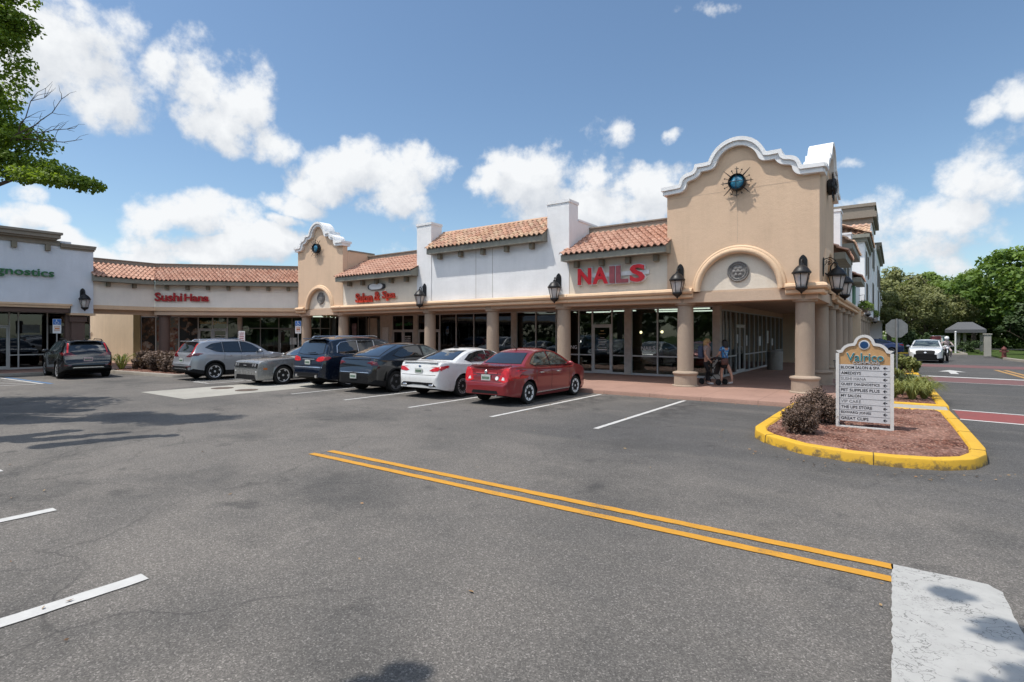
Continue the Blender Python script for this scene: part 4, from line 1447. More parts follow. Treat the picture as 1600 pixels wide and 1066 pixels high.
mb = MB(); mb.box(-25.95, -24.87, GZ - 0.06, GZ + 0.2, 0.12, 3.06); mb.build('front_wall', M_postp, sl)
mb = MB(); mb.box(-25.72, -25.2, GZ - 0.09, GZ - 0.062, 1.45, 2.33); mb.build('notice_board', M_paper, sl)
mb = MB(); mb.box(-27.2, -26.3, GZ - 0.012, GZ - 0.009, 0.4, 2.9); mb.build('pale_blind', simple('pale_blind', (0.40, 0.35, 0.29), 0.8, var=0.25, scale=2), sl)
mb = MB(); mb.box(-28.75, -28.3, GZ - 0.012, GZ - 0.009, 0.5, 2.6); mb.build('window_poster', simple('poster_tones', (0.2, 0.13, 0.13), 0.7, var=0.7, scale=3), sl)
storefront(sl, [-24.87, -23.95, -23.05, -22.70, -21.83, -20.95], GZ, 0.12, 3.06, posts=(2,), doors=(0, 1, 3, 4), trans=2.12, glass=M_glassd)
mb = MB()
mg = simple('neon_green', (0.02, 0.14, 0.04), 0.5)
for k in range(12): mb.box(-24.6 + k * 0.12, -24.55 + k * 0.12 + rnd(0, .05), GZ - 0.012, GZ - 0.009, 2.42 + rnd(-.04, .04), 2.58 + rnd(-.05, .05))
mb.build('transom_lettering', mg, sl)
mb = MB()
for k in range(5):
    for q in range(4): mb.box(-23.75 + q * 0.12, -23.68 + q * 0.12 + rnd(0, .04), GZ - 0.05, GZ - 0.046, 1.75 - k * 0.11, 1.8 - k * 0.11)
mb.build('door_lettering', M_signw, sl)
room(sl, -30.5, -21.0, GZ + 0.3, GZ + 5, 3.05, M_room, [])

# --- second (small) gable tower
t2 = empty('gable_tower', (-26.33, FW0, 0), 0, 'smaller beige gable tower with white curved parapet, left of the Salon & Spa sign', 'building')
H2 = 2.08
gable_face(t2, I4, H2)
arch_panel(t2, I4, 0.92)
mb = MB()
mb.box(H2 - 0.25, H2 - 0.003, 0.31, 2.1, 3.3, 6.42); mb.box(-H2 + 0.003, -H2 + 0.25, 0.31, 2.1, 3.3, 6.42); mb.box(-H2 + 0.25, H2 - 0.25, 1.9, 2.1, 3.3, 6.42)
mb.build('side_wall', M_beige, t2)
mb = MB(); mb.box(H2 - 0.29, H2 + 0.03, 0.45, 2.16, 6.42, 6.5); mb.box(-H2 - 0.03, -H2 + 0.29, 0.45, 2.16, 6.42, 6.5); mb.build('coping', M_coping, t2)
mb = MB(); mb.box(-1.16, 1.16, 0.118, 0.3, 3.28, 3.362); mb.box(-H2 + 0.02, H2 - 0.004, 0.05, 0.62, 2.98, 3.298); mb.box(-H2, H2 - 0.004, 0.62, 4.1, 3.12, 3.25); mb.build('arcade_beam', M_soffit, t2)
mb = MB(); moulding(mb, [(1.28, 0.0), (H2 + 0.002, 0.0)]); mb.build('cornice', M_tan, t2, smooth=40); mb = MB(); moulding(mb, [(-H2, 0.0), (-1.28, 0.0)]); mb.build('cornice', M_tan, t2, smooth=40)
column(t2, -1.84, 0.4); column(t2, 1.62, 0.4)
medallion((-26.45, FW0, 6.72), 0, 'black iron star medallion on the small gable tower left of the salon', 0.72)

# ============================================================ diagonal range (sushi)
DQ = (-28.9, 18.4)
sh = empty('sushi_shop', (DQ[0], DQ[1], 0), R(45), 'cream angled shop range with orange tiled roof carrying the Sushi Hana sign', 'building')
KT = math.tan(R(22.5))
mb = MB(); mb.add([], [])
mb.prism_z([(-7.65, 0.02), (0.35, 0.02), (0.35, 0.3), (-7.65 - 0.3 * KT, 0.3)], 3.45, 4.9)
mb.build('sign_wall', M_sushi, sh)
mb = MB(); mb.box(-7.66, 0.35, -0.06, 0.32, 3.24, 3.45); mb.build('cornice', M_tan, sh)
mb = MB(); mb.box(-7.8, 0.3, 0.32, 2.7, 3.14, 3.26); mb.box(-7.7, 0.3, 0.04, 0.6, 3.0, 3.238); mb.build('arcade_beam', M_soffit, sh)
low_roof(sh, -7.65, 0.30, M_tile, zr=5.86, wr=1.45, ka=-KT, corb=[-6.99, -5.9, -4.81, -3.71, -2.66, -1.53, -0.42])
column(sh, -7.35, 0.45, M_coldark)
SW0 = 2.6
mb = MB(); mb.box(-9.95, 0.4, SW0 - 0.04, SW0 + 0.2, 3.0, 3.3); mb.build('header', M_soffit, sh)
mb = MB(); mb.box(-9.98, -9.6, SW0 - 0.1, SW0 + 0.2, 0.12, 3.3); mb.build('pilaster', stucco('olive_stucco', (0.33, 0.25, 0.13), 0.3), sh)
storefront(sh, [-9.58, -8.75, -7.45, -6.35, -5.52, -4.66, -4.05], SW0, 0.12, 3.0, doors=(3, 4), trans=2.2, mid=0.7, frame=M_frame, glass=M_glassd)
mb = MB(); mb.box(-4.05, -3.82, SW0 - 0.08, SW0 + 0.1, 0.12, 3.0); mb.build('pilaster', M_postp, sh)
storefront(sh, [-3.80, -2.72, -1.62, -0.82, 0.0, 0.9, 1.5], SW0, 0.12, 3.0, doors=(2, 3), trans=2.25, mid=0.75, frame=M_framed, glass=M_glass, wtrans=True)
# vertical blinds and white valance behind the glass
mb = MB()
bl = simple('pale_green_blind', (0.30, 0.33, 0.26), 0.8, var=0.2, scale=2)
for a, b in ((-3.7, -3.3), (-3.0, -2.78), (-2.65, -2.25), (-2.0, -1.95), (1.0, 1.45)):
    n = int((b - a) / 0.09)
    for k in range(max(1, n)): mb.box(a + k * 0.09, a + k * 0.09 + 0.075, SW0 + 0.15, SW0 + 0.165, 0.4, 2.2)
mb.box(-3.78, 1.5, SW0 + 0.12, SW0 + 0.14, 2.22, 2.95)
mb.build('window_blind', bl, sh)
# food photographs on the windows: warm mottled posters
def poster_mat(name, cols, sc_):
    t = NT(name); v = t.coord()
    n = t.node('ShaderNodeTexVoronoi'); n.inputs['Scale'].default_value = sc_
    dn = t.node('ShaderNodeTexNoise'); dn.inputs['Scale'].default_value = sc_; dn.inputs['Detail'].default_value = 5; t.l.new(v, dn.inputs['Vector'])
    ad_ = t.node('ShaderNodeVectorMath', operation='ADD'); t.l.new(v, ad_.inputs[0]); t.l.new(dn.outputs['Color'], ad_.inputs[1]); t.l.new(ad_.outputs[0], n.inputs['Vector'])
    s = t.node('ShaderNodeSeparateColor'); t.l.new(n.outputs['Color'], s.inputs[0])
    t.color(t.ramp(t.math('MULTIPLY_ADD', t.noise(v, sc_ * 1.6, 6, 0.7), 0.7, t.math('MULTIPLY', s.outputs[0], 0.35)), [(0.25 + 0.5 * i / (len(cols) - 1), c) for i, c in enumerate(cols)]))
    t.set(Roughness=0.3); return t.mat
pm1 = poster_mat('food_poster', [(0.02, 0.018, 0.016), (0.16, 0.035, 0.02), (0.22, 0.15, 0.10), (0.07, 0.14, 0.15), (0.20, 0.10, 0.05), (0.4, 0.38, 0.35)], 1.9)
pm2 = poster_mat('dark_food_poster', [(0.008, 0.008, 0.008), (0.012, 0.011, 0.011), (0.02, 0.014, 0.012), (0.15, 0.07, 0.03), (0.3, 0.28, 0.25)], 2.2)
for a, b, m in ((-8.7, -7.5, pm1), (-7.4, -6.4, pm2), (-9.53, -8.8, pm2)):
    mb = MB(); mb.box(a, b, SW0 - 0.015, SW0 - 0.009, 0.78, 2.9); mb.build('window_poster', m, sh)
o = text_mb('Sushi@Hana', 1.55, 0.26, 0.004, 0.012); o = o.build('transom_lettering', M_gold, sh, loc=(-5.5, SW0 - 0.012, 2.62))
mb = MB(); mb.box(-0.95, -0.55, SW0 - 0.05, SW0 - 0.046, 1.25, 1.68); mb.box(-4.6, -4.1, SW0 - 0.05, SW0 - 0.046, 1.1, 1.4)
for k in range(4): mb.box(-5.35, -4.75, SW0 - 0.05, SW0 - 0.046, 1.8 - k * 0.14, 1.84 - k * 0.14)
mb.build('notice', M_paper, sh)
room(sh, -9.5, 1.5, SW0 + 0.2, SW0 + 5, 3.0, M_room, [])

# breezeway front between the angled range and the left wing (frame: u = y, w = -x)
bw = empty('breezeway_front', (-34.31, 0, 0), R(90), 'cream bridging wall with tiled roof over an open passage, right of the grey-white clinic', 'building')
yb = 13.0
mb = MB(); mb.box(10.1, yb, 0.02, 0.3, 3.45, 4.9); mb.build('sign_wall', M_sushi, bw)
mb = MB(); mb.box(10.1, yb, -0.06, 0.32, 3.24, 3.45); mb.build('cornice', M_tan, bw)
low_roof(bw, 9.98, yb, M_tile, zr=5.86, wr=1.45, kb=KT, corb=[10.75, 11.95])
mb = MB(); mb.box(9.0, yb + 0.3, 0.35, 0.6, 3.0, 3.26); mb.build('arcade_beam', M_soffit, bw)
pw = empty('passage_wall', (-37.5, 13.45, 0), 0, 'sunlit pale yellow wall seen through the open passage behind the black SUV', 'wall')
mb = MB(); mb.box(-14, -0.02, 0, 0.25, 0.1, 5.2); mb.build('wall', M_lit, pw)
mb = MB(); mb.box(-0.95, -0.72, -0.10, -0.002, 1.65, 2.05); mb.build('meter_box', M_steel, pw)
mb = MB(); mb.tube([(-8.6, -0.05, 0.2), (-8.6, -0.05, 2.0), (-8.3, -0.05, 2.0)], 0.03, 6); mb.build('conduit', M_coping, pw)

# ============================================================ left wing (clinic)
qw = empty('clinic_building', (-34.2, 0, 0), R(90), 'grey-white stucco clinic with stepped taupe cornice at the left edge', 'building')
mb = MB()
mb.box(-14, 9.15, 0.0, 0.3, 3.42, 6.6); mb.box(9.151, 10.08, 0.0, 0.6, 2.99, 6.3); mb.box(9.83, 10.08, 0.6, 3.0, 2.99, 6.25)
mb.build('front_wall', M_quest, qw)
mb = MB()
for k, (d, z0, z1) in enumerate(((0.30, 6.58, 6.66), (0.42, 6.66, 6.84), (0.50, 6.84, 6.95))): mb.box(-14, 8.25 + d * 0.9, -d, 0.4, z0, z1)
mb.box(-14, 8.7, -0.08, 0.4, 6.35, 6.58)
for k, (d, z0, z1) in enumerate(((0.08, 6.22, 6.30), (0.16, 6.30, 6.40), (0.20, 6.40, 6.48))): mb.box(8.705, 10.08 + d * 0.4, -d, 0.4, z0, z1)
mb.build('cornice', M_coping, qw)
corbels(qw, [6.95, 8.2, 5.6, 4.3], 0.0, 6.34, 0.3, 0.2, 0.2)
mb = MB(); mb.box(-14, 9.17, -0.12, 0.32, 3.34, 3.44); mb.box(-14, 9.1, -0.06, 0.32, 3.22, 3.34); mb.box(9.1, 10.15, -0.1, 0.66, 2.88, 2.99)
mb.build('band', M_tan, qw)
mb = MB(); mb.box(9.2, 9.75, 0.12, 0.6, 0.1, 2.88); mb.box(9.12, 9.82, 0.04, 0.68, 2.55, 2.8); mb.box(9.0, 9.2, 0.3, 0.5, 0.1, 2.9)
mb.build('pier', M_coldark, qw)
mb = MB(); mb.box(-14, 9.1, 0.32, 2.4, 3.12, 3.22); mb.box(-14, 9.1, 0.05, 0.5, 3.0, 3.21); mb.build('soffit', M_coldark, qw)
storefront(qw, [-6, -4.5, -3, -1.5, 0, 1.5, 3.0, 4.2, 5.3, 6.3, 7.25, 7.6, 8.75, 9.7, 10.6], 2.3, 0.12, 3.08, doors=(9,), trans=2.3, mid=0.85, frame=M_frame, glass=M_glassd)
mb = MB(); mb.box(7.75, 8.45, 2.28, 2.29, 1.98, 2.4); mb.box(8.85, 9.5, 2.28, 2.29, 1.95, 2.38); mb.build('window_sign', simple('faint_window_sign', (0.12, 0.13, 0.13), 0.5), qw)
room(qw, -8, 10.6, 2.4, 6.5, 3.1, M_room, [])
mb = MB(); mb.box(-14, 10.05, 0.5, 12, 5.9, 6.0); mb.box(10.6, 10.8, 3.0, 12, 0.1, 5.9); mb.build('flat_roof', M_roofflat, qw)

# flat roofs and back walls over the shops (keeps daylight out of the rooms)
fr = empty('shop_block', (0, 0, 0), 0, 'flat pale roof deck of the shop block, hidden behind the tiled fronts', 'building')
mb = MB(); mb.box(-33.0, -6.6, 20.25, 46, 4.7, 4.85)
mb.box(-6.6, -2.6, 23.2, 46, 4.7, 4.85)
mb.M = Matrix.Translation((DQ[0], DQ[1], 0)) @ Matrix.Rotation(R(45), 4, 'Z')
mb.box(-9.6, 3.5, 1.7, 12, 4.4, 4.55)
mb.M = None
mb.build('roof_deck', M_roofflat, fr)
# ============================================================ right-hand range behind the tower (frame: u = y, w = -(x + 1.95))
rw = empty('right_range', (-1.95, 0, 0), R(90), 'long receding white range with tiled eaves and small windows behind the corner tower', 'building')
mb = MB()
mb.box(22.8, 26.2, 0.05, 0.3, 3.3, 4.9)
mb.build('cream_wall', M_cream, rw)
mb = MB()
mb.box(26.2, 27.1, -0.06, 0.8, 3.3, 7.05); mb.box(26.17, 27.13, -0.09, 0.83, 7.05, 7.15)
mb.box(27.1, 32.6, 0.0, 0.3, 3.3, 5.9)
mb.box(32.6, 33.5, -0.06, 0.8, 3.3, 7.05); mb.box(32.57, 33.53, -0.09, 0.83, 7.05, 7.15)
mb.box(33.5, 43.0, 0.02, 0.3, 3.3, 5.2)
mb.build('white_wall', M_white, rw)
tile_roof('tiled_roof', rw, 22.8, 26.15, -0.5, 4.93, 1.7, 6.05, M_tile)
tile_roof('tiled_roof', rw, 27.13, 32.57, -0.46, 5.85, 0.85, 6.7, M_tile2)
tile_roof('tiled_roof', rw, 33.6, 37.8, -0.46, 4.95, 1.6, 6.0, M_tile)
mb = MB()
for a, b, z in ((22.85, 26.15, 4.9), (27.15, 32.55, 5.82), (33.65, 37.75, 4.92)):
    mb.box(a, b, -0.46, -0.05, z - 0.24, z)
mb.build('fascia', M_fascia, rw)
mb = MB(); moulding(mb, [(22.81, -0.02), (43, -0.02)]); mb.build('cornice', M_tan, rw, smooth=40)
mb = MB(); mb.box(22.8, 62, 0.08, 0.62, 3.0, 3.298); mb.build('arcade_beam', M_soffit, rw)
for y in (25.4, 28.7, 32.1, 35.6, 39.2, 43.0, 47, 51, 55.5, 60): column(rw, y, 0.3)
corbels(rw, [27.8, 29.0, 30.2, 31.4], 0.0, 5.57)
# taller blocks at the far end
tb = empty('tall_white_block', (-1.75, 0, 0), R(90), 'tall white three-storey block with stepped taupe cornice at the far end of the right range', 'building')
mb = MB(); mb.box(44.0, 52.0, 0.0, 9, 3.3, 8.6); mb.box(52.0, 58, -0.15, 9, 3.3, 11.3); mb.box(58, 74, -0.30, 9, 3.3, 9.9); mb.box(74, 78, -0.45, 9, 0.1, 6.5)
mb.build('white_wall', M_white, tb)
tile_roof('tiled_roof', tb, 43.5, 51.9, -0.35, 8.75, 3.0, 10.2, M_tile2, pitch=0.36, row=0.5)
Mx = Matrix.Rotation(R(-90), 4, 'Z')
rf = tile_roof('tiled_roof', tb, -3.0, 0.3, 43.6, 8.75, 45.2, 9.65, M_tile2, pitch=0.36, row=0.45)
rf.rotation_euler = (0, 0, R(-90)); rf.location = (0, 0, 0)
# (u, w) of the turned roof: rotate so that its eave faces the camera side of the block
rf.matrix_local = Matrix(((0, 1, 0, 0), (-1, 0, 0, 0), (0, 0, 1, 0), (0, 0, 0, 1)))
mb = MB(); mb.box(43.55, 52, -0.3, 9, 8.5, 8.74); mb.box(43.8, 52, -0.15, 9, 8.25, 8.5)
mb.build('eave_board', M_fascia, tb)
mb = MB()
for d, z0, z1 in ((0.1, 10.9, 11.3), (0.35, 11.3, 11.75), (0.2, 11.75, 12.2), (0.3, 12.2, 12.45)): mb.box(52 - d, 58.6 + d, -0.15 - d, 3.2, z0, z1)
for d, z0, z1 in ((0.25, 9.6, 9.9), (0.4, 9.9, 10.2)): mb.box(58.7, 74 + d, -0.3 - d, 3, z0, z1)
mb.build('cornice', M_coping, tb)
for u, z, a, b in ((46, 6.2, 0.8, 1.5), (49.2, 6.2, 0.8, 1.5), (54, 7.5, 0.9, 1.7), (56.5, 7.5, 0.9, 1.7), (62, 6.5, 1.0, 1.8), (66, 6.5, 1.0, 1.8), (70, 6.5, 1.0, 1.8), (47, 3.9, 1.4, 1.6), (54.5, 3.9, 1.6, 2.2), (64, 3.9, 1.6, 2.2)):
    wv = 0.0 if u < 52 else (-0.15 if u < 58 else -0.3)
    mb = MB(); mb.box(u - a / 2 - 0.08, u + a / 2 + 0.08, wv - 0.06, wv - 0.002, z - 0.08, z + b + 0.08); f_ = mb.build('window', M_coping, tb)
    mb = MB(); mb.box(u - a / 2, u + a / 2, wv - 0.075, wv - 0.062, z, z + b); mb.build('pane', M_blackp, f_)
for u in (29.0, 31.0):
    mb = MB(); mb.box(u - 0.35, u + 0.35, -0.06, -0.002, 3.9, 5.2); f_ = mb.build('window', M_fascia, rw)
    mb = MB(); mb.box(u - 0.28, u + 0.28, -0.075, -0.062, 3.97, 5.13); mb.build('pane', M_blackp, f_)
mb = MB(); mb.box(35.0, 36.4, -0.08, 0.018, 3.6, 4.6); mb.build('green_shutter', simple('faded_green_shutter', (0.10, 0.22, 0.14), 0.7), rw)
# hanging flower baskets on the walk
for y, lab in ((40.5, 'nearer'), (56.5, 'farther')):
    t = empty('flower_basket', (-1.62, y, 3.55), 0, f'{lab} of the two hanging baskets of trailing plants on the right-hand range', 'flower basket', 'hanging flower baskets on the right-hand range')
    mb = MB(); mb.lathe([(0.12, -0.25), (0.3, -0.1), (0.34, 0.0)], n=14); mb.build('basket', M_coping, t, smooth=50)
    mb = MB(); mb.tube([(-0.3, 0, 0.8), (0, 0, 0.85), (0, 0, 0.0)], 0.015, 6); mb.build('hook', M_black, t)
    mb = MB(); cols = []
    for k in range(420):
        a, el, r_ = rnd(0, 6.3), rnd(-0.7, 1.4), rnd(0.2, 0.55)
        p = Vector((math.cos(a) * math.cos(el) * r_, math.sin(a) * math.cos(el) * r_, math.sin(el) * r_ * 0.7 + 0.08)); s = 0.07
        d1 = Vector((rnd(-1, 1), rnd(-1, 1), rnd(-1, 1))).normalized() * s; d2 = Vector((rnd(-1, 1), rnd(-1, 1), rnd(-1, 1))).normalized() * s
        mb.add([p + d1, p + d2, p - d1, p - d2], [(0, 1, 2, 3)]); cols += [rnd(0, 1)] * 4
    o = mb.build('foliage', L_mid, t, fix=False)
    at = o.data.attributes.new('leaf', 'FLOAT', 'POINT'); at.data.foreach_set('value', cols)

# ============================================================ shop signs
sg = empty('shop_sign', (-8.52, FW0 + 0.02, 4.09), 0, 'red NAILS letters with white edges on the cream wall beside the corner tower', 'sign')
x = -1.33
for ch, wd, m in (('N', 0.56, M_red), ('A', 0.62, M_red), ('I', 0.20, M_redf), ('L', 0.46, M_redf), ('S', 0.56, M_red)):
    bk = text_mb(ch, wd + 0.06, 0.69, 0.10, 0.03).build('letter', M_signw, sg, loc=(x + wd / 2, -0.07, 0))
    text_mb(ch, wd, 0.62, 0.06, 0.034).build('letter_face', m, bk, loc=(0, -0.075, 0))
    x += wd + 0.065
mb = MB(); mb.box(-0.75, 1.45, -0.06, -0.01, -0.05, 0.1); mb.build('raceway', M_signw, sg)
sg = empty('shop_sign', (-21.5, FW0 + 0.02, 3.83), 0, 'orange-red Salon & Spa letters below a white oval plate', 'sign')
for s, wd, u, z in (('Salon', 1.30, -0.90, -0.03), ('&', 0.40, 0.12, 0.02), ('Spa', 0.92, 0.98, 0.0)):
    text_mb(s, wd, 0.5 if s != '&' else 0.46, 0.09, 0.02).build('lettering', M_orred, sg, loc=(u, -0.1, z))
mb = MB(); mb.box(-1.5, 1.5, -0.05, -0.01, -0.12, 0.02); mb.build('raceway', M_cream, sg)
def oval(w_, h_, n=24): return [(w_ / 2 * (1 if math.cos(t_) > 0 else -1) * abs(math.cos(t_)) ** 0.55, h_ / 2 * (1 if math.sin(t_) > 0 else -1) * abs(math.sin(t_)) ** 0.8) for t_ in [2 * PI * i / n for i in range(n)]]
mb = MB(); mb.prism_y([(u * 1.0, z + 0.5) for u, z in oval(1.3, 0.33)], -0.08, -0.02); bp = mb.build('oval_plate', M_blackp, sg)
mb = MB(); mb.prism_y([(u, z + 0.5) for u, z in oval(1.02, 0.30)], -0.10, -0.082); mb.build('plate_face', M_signw, bp)
D45 = R(45)
c45 = Vector((math.cos(D45), math.sin(D45)))
pos = Vector(DQ) + c45 * (-6.2)
sg = empty('shop_sign', (pos.x, pos.y, 4.03), D45, 'dark red Sushi Hana letters on the angled cream wall', 'sign')
text_mb('Sushi', 1.42, 0.50, 0.09, 0.022).build('lettering', M_dkred, sg, loc=(-0.70, -0.08, 0))
text_mb('Hana', 1.30, 0.44, 0.09, 0.022).build('lettering', M_dkred, sg, loc=(0.78, -0.08, -0.02))
mb = MB(); mb.box(-1.38, 1.38, -0.04, 0.015, -0.06, 0.06); mb.build('raceway', M_cream, sg)
sg = empty('shop_sign', (-34.2, 8.45, 4.88), R(90), 'green lower-case diagnostics lettering on the grey-white clinic wall', 'sign')
text_mb('Quest Diagnostics', 4.85, 0.50, 0.08, 0.012, align='R').build('lettering', M_green, sg, loc=(0, -0.09, 0.0))

# ============================================================ wall lanterns
def lantern(name, loc, rz, label, out=0.36, scroll=False):
    t = empty(name, loc, rz, label, 'lantern', 'black wall lanterns on the arcade')
    y = -out
    mb = MB()
    mb.prism_y([(-0.1, -0.28), (0.1, -0.28), (0.12, -0.2), (0.12, 0.2), (0.09, 0.27), (0.04, 0.33), (0, 0.35), (-0.04, 0.33), (-0.09, 0.27), (-0.12, 0.2), (-0.12, -0.2)], -0.03, 0.0)
    mb.build('backplate', M_black, t)
    mb = MB()
    mb.tube([(0, -0.02, -0.15), (0, -0.12, -0.22), (0, -0.2, -0.12), (0, -0.22, 0.05), (0, -0.3, 0.16), (0, y, 0.13), (0, y, 0.02)], [0.02, 0.025, 0.025, 0.022, 0.022, 0.022, 0.02], 8)
    mb.tube([(0, -0.05, 0.1), (0, -0.12, 0.2), (0, -0.2, 0.18), (0, -0.18, 0.1), (0, -0.12, 0.12)], 0.013, 6)
    if scroll:
        mb.tube([(0, -0.02, 0.28), (0, -0.2, 0.34), (0, -0.34, 0.24), (0, y, 0.1)], 0.016, 6)
        sp = [(0, -0.18 + 0.11 * (1 - k / 14) * math.cos(k * 0.75), 0.18 + 0.11 * (1 - k / 14) * math.sin(k * 0.75)) for k in range(14)]
        mb.tube(sp, 0.012, 6)
    mb.build('bracket_arm', M_black, t, smooth=60)
    mb = MB()
    mb.lathe([(0.02, 0.02), (0.05, 0.0), (0.06, -0.05), (0.15, -0.10), (0.225, -0.19), (0.26, -0.25), (0.285, -0.27), (0.285, -0.31), (0.26, -0.33)], 0, y, 12, cz=0.04)
    mb.build('lantern_roof', M_black, t, smooth=30)
    mb = MB()
    z1, z0, r1, r0 = -0.29, -0.70, 0.245, 0.15
    for k in range(6):
        a = 2 * PI * k / 6 + PI / 6
        mb.tube([(r1 * math.cos(a), y + r1 * math.sin(a), z1), (r0 * math.cos(a), y + r0 * math.sin(a), z0)], 0.014, 6)
    mb.build('cage', M_black, t)
    mb = MB()
    n = 6
    vs = [(r * 0.97 * math.cos(2 * PI * k / n + PI / 6), y + r * 0.97 * math.sin(2 * PI * k / n + PI / 6), z) for r, z in ((r1, z1), (r0, z0)) for k in range(n)]
    mb.add(vs, [(k, (k + 1) % n, n + (k + 1) % n, n + k) for k in range(n)])
    mb.build('lantern_glass', M_lens, t)
    mb = MB(); mb.lathe([(0.06, -0.67), (0.11, -0.6), (0.13, -0.45), (0.12, -0.34)], 0, y, 12); mb.build('chimney', M_frost, t, smooth=60)
    mb = MB(); mb.lathe([(0.175, -0.69), (0.18, -0.73), (0.15, -0.77), (0.08, -0.83), (0.04, -0.85), (0.035, -0.88), (0.01, -0.91)], 0, y, 12); mb.build('bottom_bowl', M_black, t, smooth=40)
    t.scale = (0.93, 0.93, 0.95)
    return t


LZ = 3.97
L0 = lantern('wall_lantern', (-2.27, FW0, LZ), 0, 'black wall lantern above the rightmost front column, at the corner of the big tower')
for x, lab in ((-5.97, 'black wall lantern between the NAILS sign and the arched panel'), (-10.77, 'black wall lantern on the right pier of the white shop'), (-18.1, 'black wall lantern between the salon sign and the white shop')):
    c = copy_tree(L0); c.location = (x, FW0, LZ); c['label'] = lab
c = copy_tree(L0); c.location = (-34.2, 9.62, 3.95); c.rotation_euler = (0, 0, R(90)); c['label'] = 'black wall lantern at the right end of the grey-white clinic'
L1 = lantern('wall_lantern', (-1.84, 19.2, LZ), R(90), 'black scroll-bracket lantern on the right side of the big tower, nearest the corner', 0.40, True)
for x, y, z, lab in ((-1.84, 22.25, LZ, 'black lantern on a scroll bracket at the back edge of the big tower side'), (-1.9, 43.2, 3.9, 'small far black lantern on the right range near the first flower basket'), (-1.9, 58.2, 3.7, 'farthest black lantern on the tall white block')):
    c = copy_tree(L1); c.location = (x, y, z); c['label'] = lab

# ------------------------------------------------------------------ cars (built nose towards +y, rear bumper at y = 0, ground z = 0)
def pchip(pts):
    xs = [p[0] for p in pts]; ys = [p[1] for p in pts]
    n = len(xs)
    h = [xs[i + 1] - xs[i] for i in range(n - 1)]
    d = [(ys[i + 1] - ys[i]) / h[i] for i in range(n - 1)]
    m = [0.0] * n
    m[0], m[-1] = d[0], d[-1]
    for i in range(1, n - 1):
        if d[i - 1] * d[i] <= 0: m[i] = 0
        else:
            w1 = 2 * h[i] + h[i - 1]; w2 = h[i] + 2 * h[i - 1]
            m[i] = (w1 + w2) / (w1 / d[i - 1] + w2 / d[i])

    def f(x):
        if x <= xs[0]: return ys[0]
        if x >= xs[-1]: return ys[-1]
        i = 0
        while x > xs[i + 1]: i += 1
        t = (x - xs[i]) / h[i]
        return (2 * t ** 3 - 3 * t ** 2 + 1) * ys[i] + (t ** 3 - 2 * t ** 2 + t) * h[i] * m[i] + (-2 * t ** 3 + 3 * t ** 2) * ys[i + 1] + (t ** 3 - t ** 2) * h[i] * m[i + 1]
    return f


M_under = simple('black_underbody', (0.010, 0.010, 0.010), 0.8, spec=0.1)
M_tyre = simple('tyre_rubber', (0.018, 0.018, 0.018), 0.75, var=0.3, spec=0.2)
M_alloy = simple('silver_alloy', (0.62, 0.62, 0.63), 0.4, metal=0.45, var=0.06)
M_cover = simple('silver_wheel_cover', (0.66, 0.66, 0.66), 0.5, metal=0.0, var=0.05)
M_dkalloy = simple('dark_alloy', (0.045, 0.045, 0.048), 0.4, metal=0.6)
M_cglass = NT('tinted_car_glass'); M_cglass.color((0.010, 0.013, 0.016)); M_cglass.set(Roughness=0.03, Coat_Weight=1.0, Coat_Roughness=0.02, Specular_IOR_Level=0.8); M_cglass = M_cglass.mat
M_cglassl = NT('clear_car_glass'); M_cglassl.color(M_cglassl.ramp(M_cglassl.noise(M_cglassl.coord(scale=(1, 1, 2.5)), 2.6, 3), [(0.38, (0.012, 0.015, 0.015)), (0.62, (0.10, 0.125, 0.115))])); M_cglassl.set(Roughness=0.03, Coat_Weight=1.0, Coat_Roughness=0.02); M_cglassl = M_cglassl.mat
M_tail = simple('red_lamp_lens', (0.50, 0.010, 0.014), 0.25, coat=0.35, var=0.3, scale=14)
M_taild = simple('dark_red_lamp_lens', (0.12, 0.004, 0.007), 0.12, coat=1.0, var=0.4, scale=14)
M_lampw = simple('clear_lamp_lens', (0.62, 0.62, 0.62), 0.12, coat=1.0, var=0.25, scale=16)
M_amber = simple('amber_lens', (0.5, 0.14, 0.02), 0.2, coat=0.6)
M_chrome = simple('chrome', (0.68, 0.68, 0.69), 0.18, metal=0.85, var=0.03)
M_plate = simple('licence_plate', (0.50, 0.52, 0.49), 0.45, var=0.1, scale=30)
M_pltext = simple('plate_marks', (0.05, 0.13, 0.07), 0.6)
M_trim = simple('black_trim', (0.012, 0.012, 0.013), 0.6, spec=0.15)
M_headon = emit('lit_headlamp', (1.0, 0.97, 0.9), 2.5)


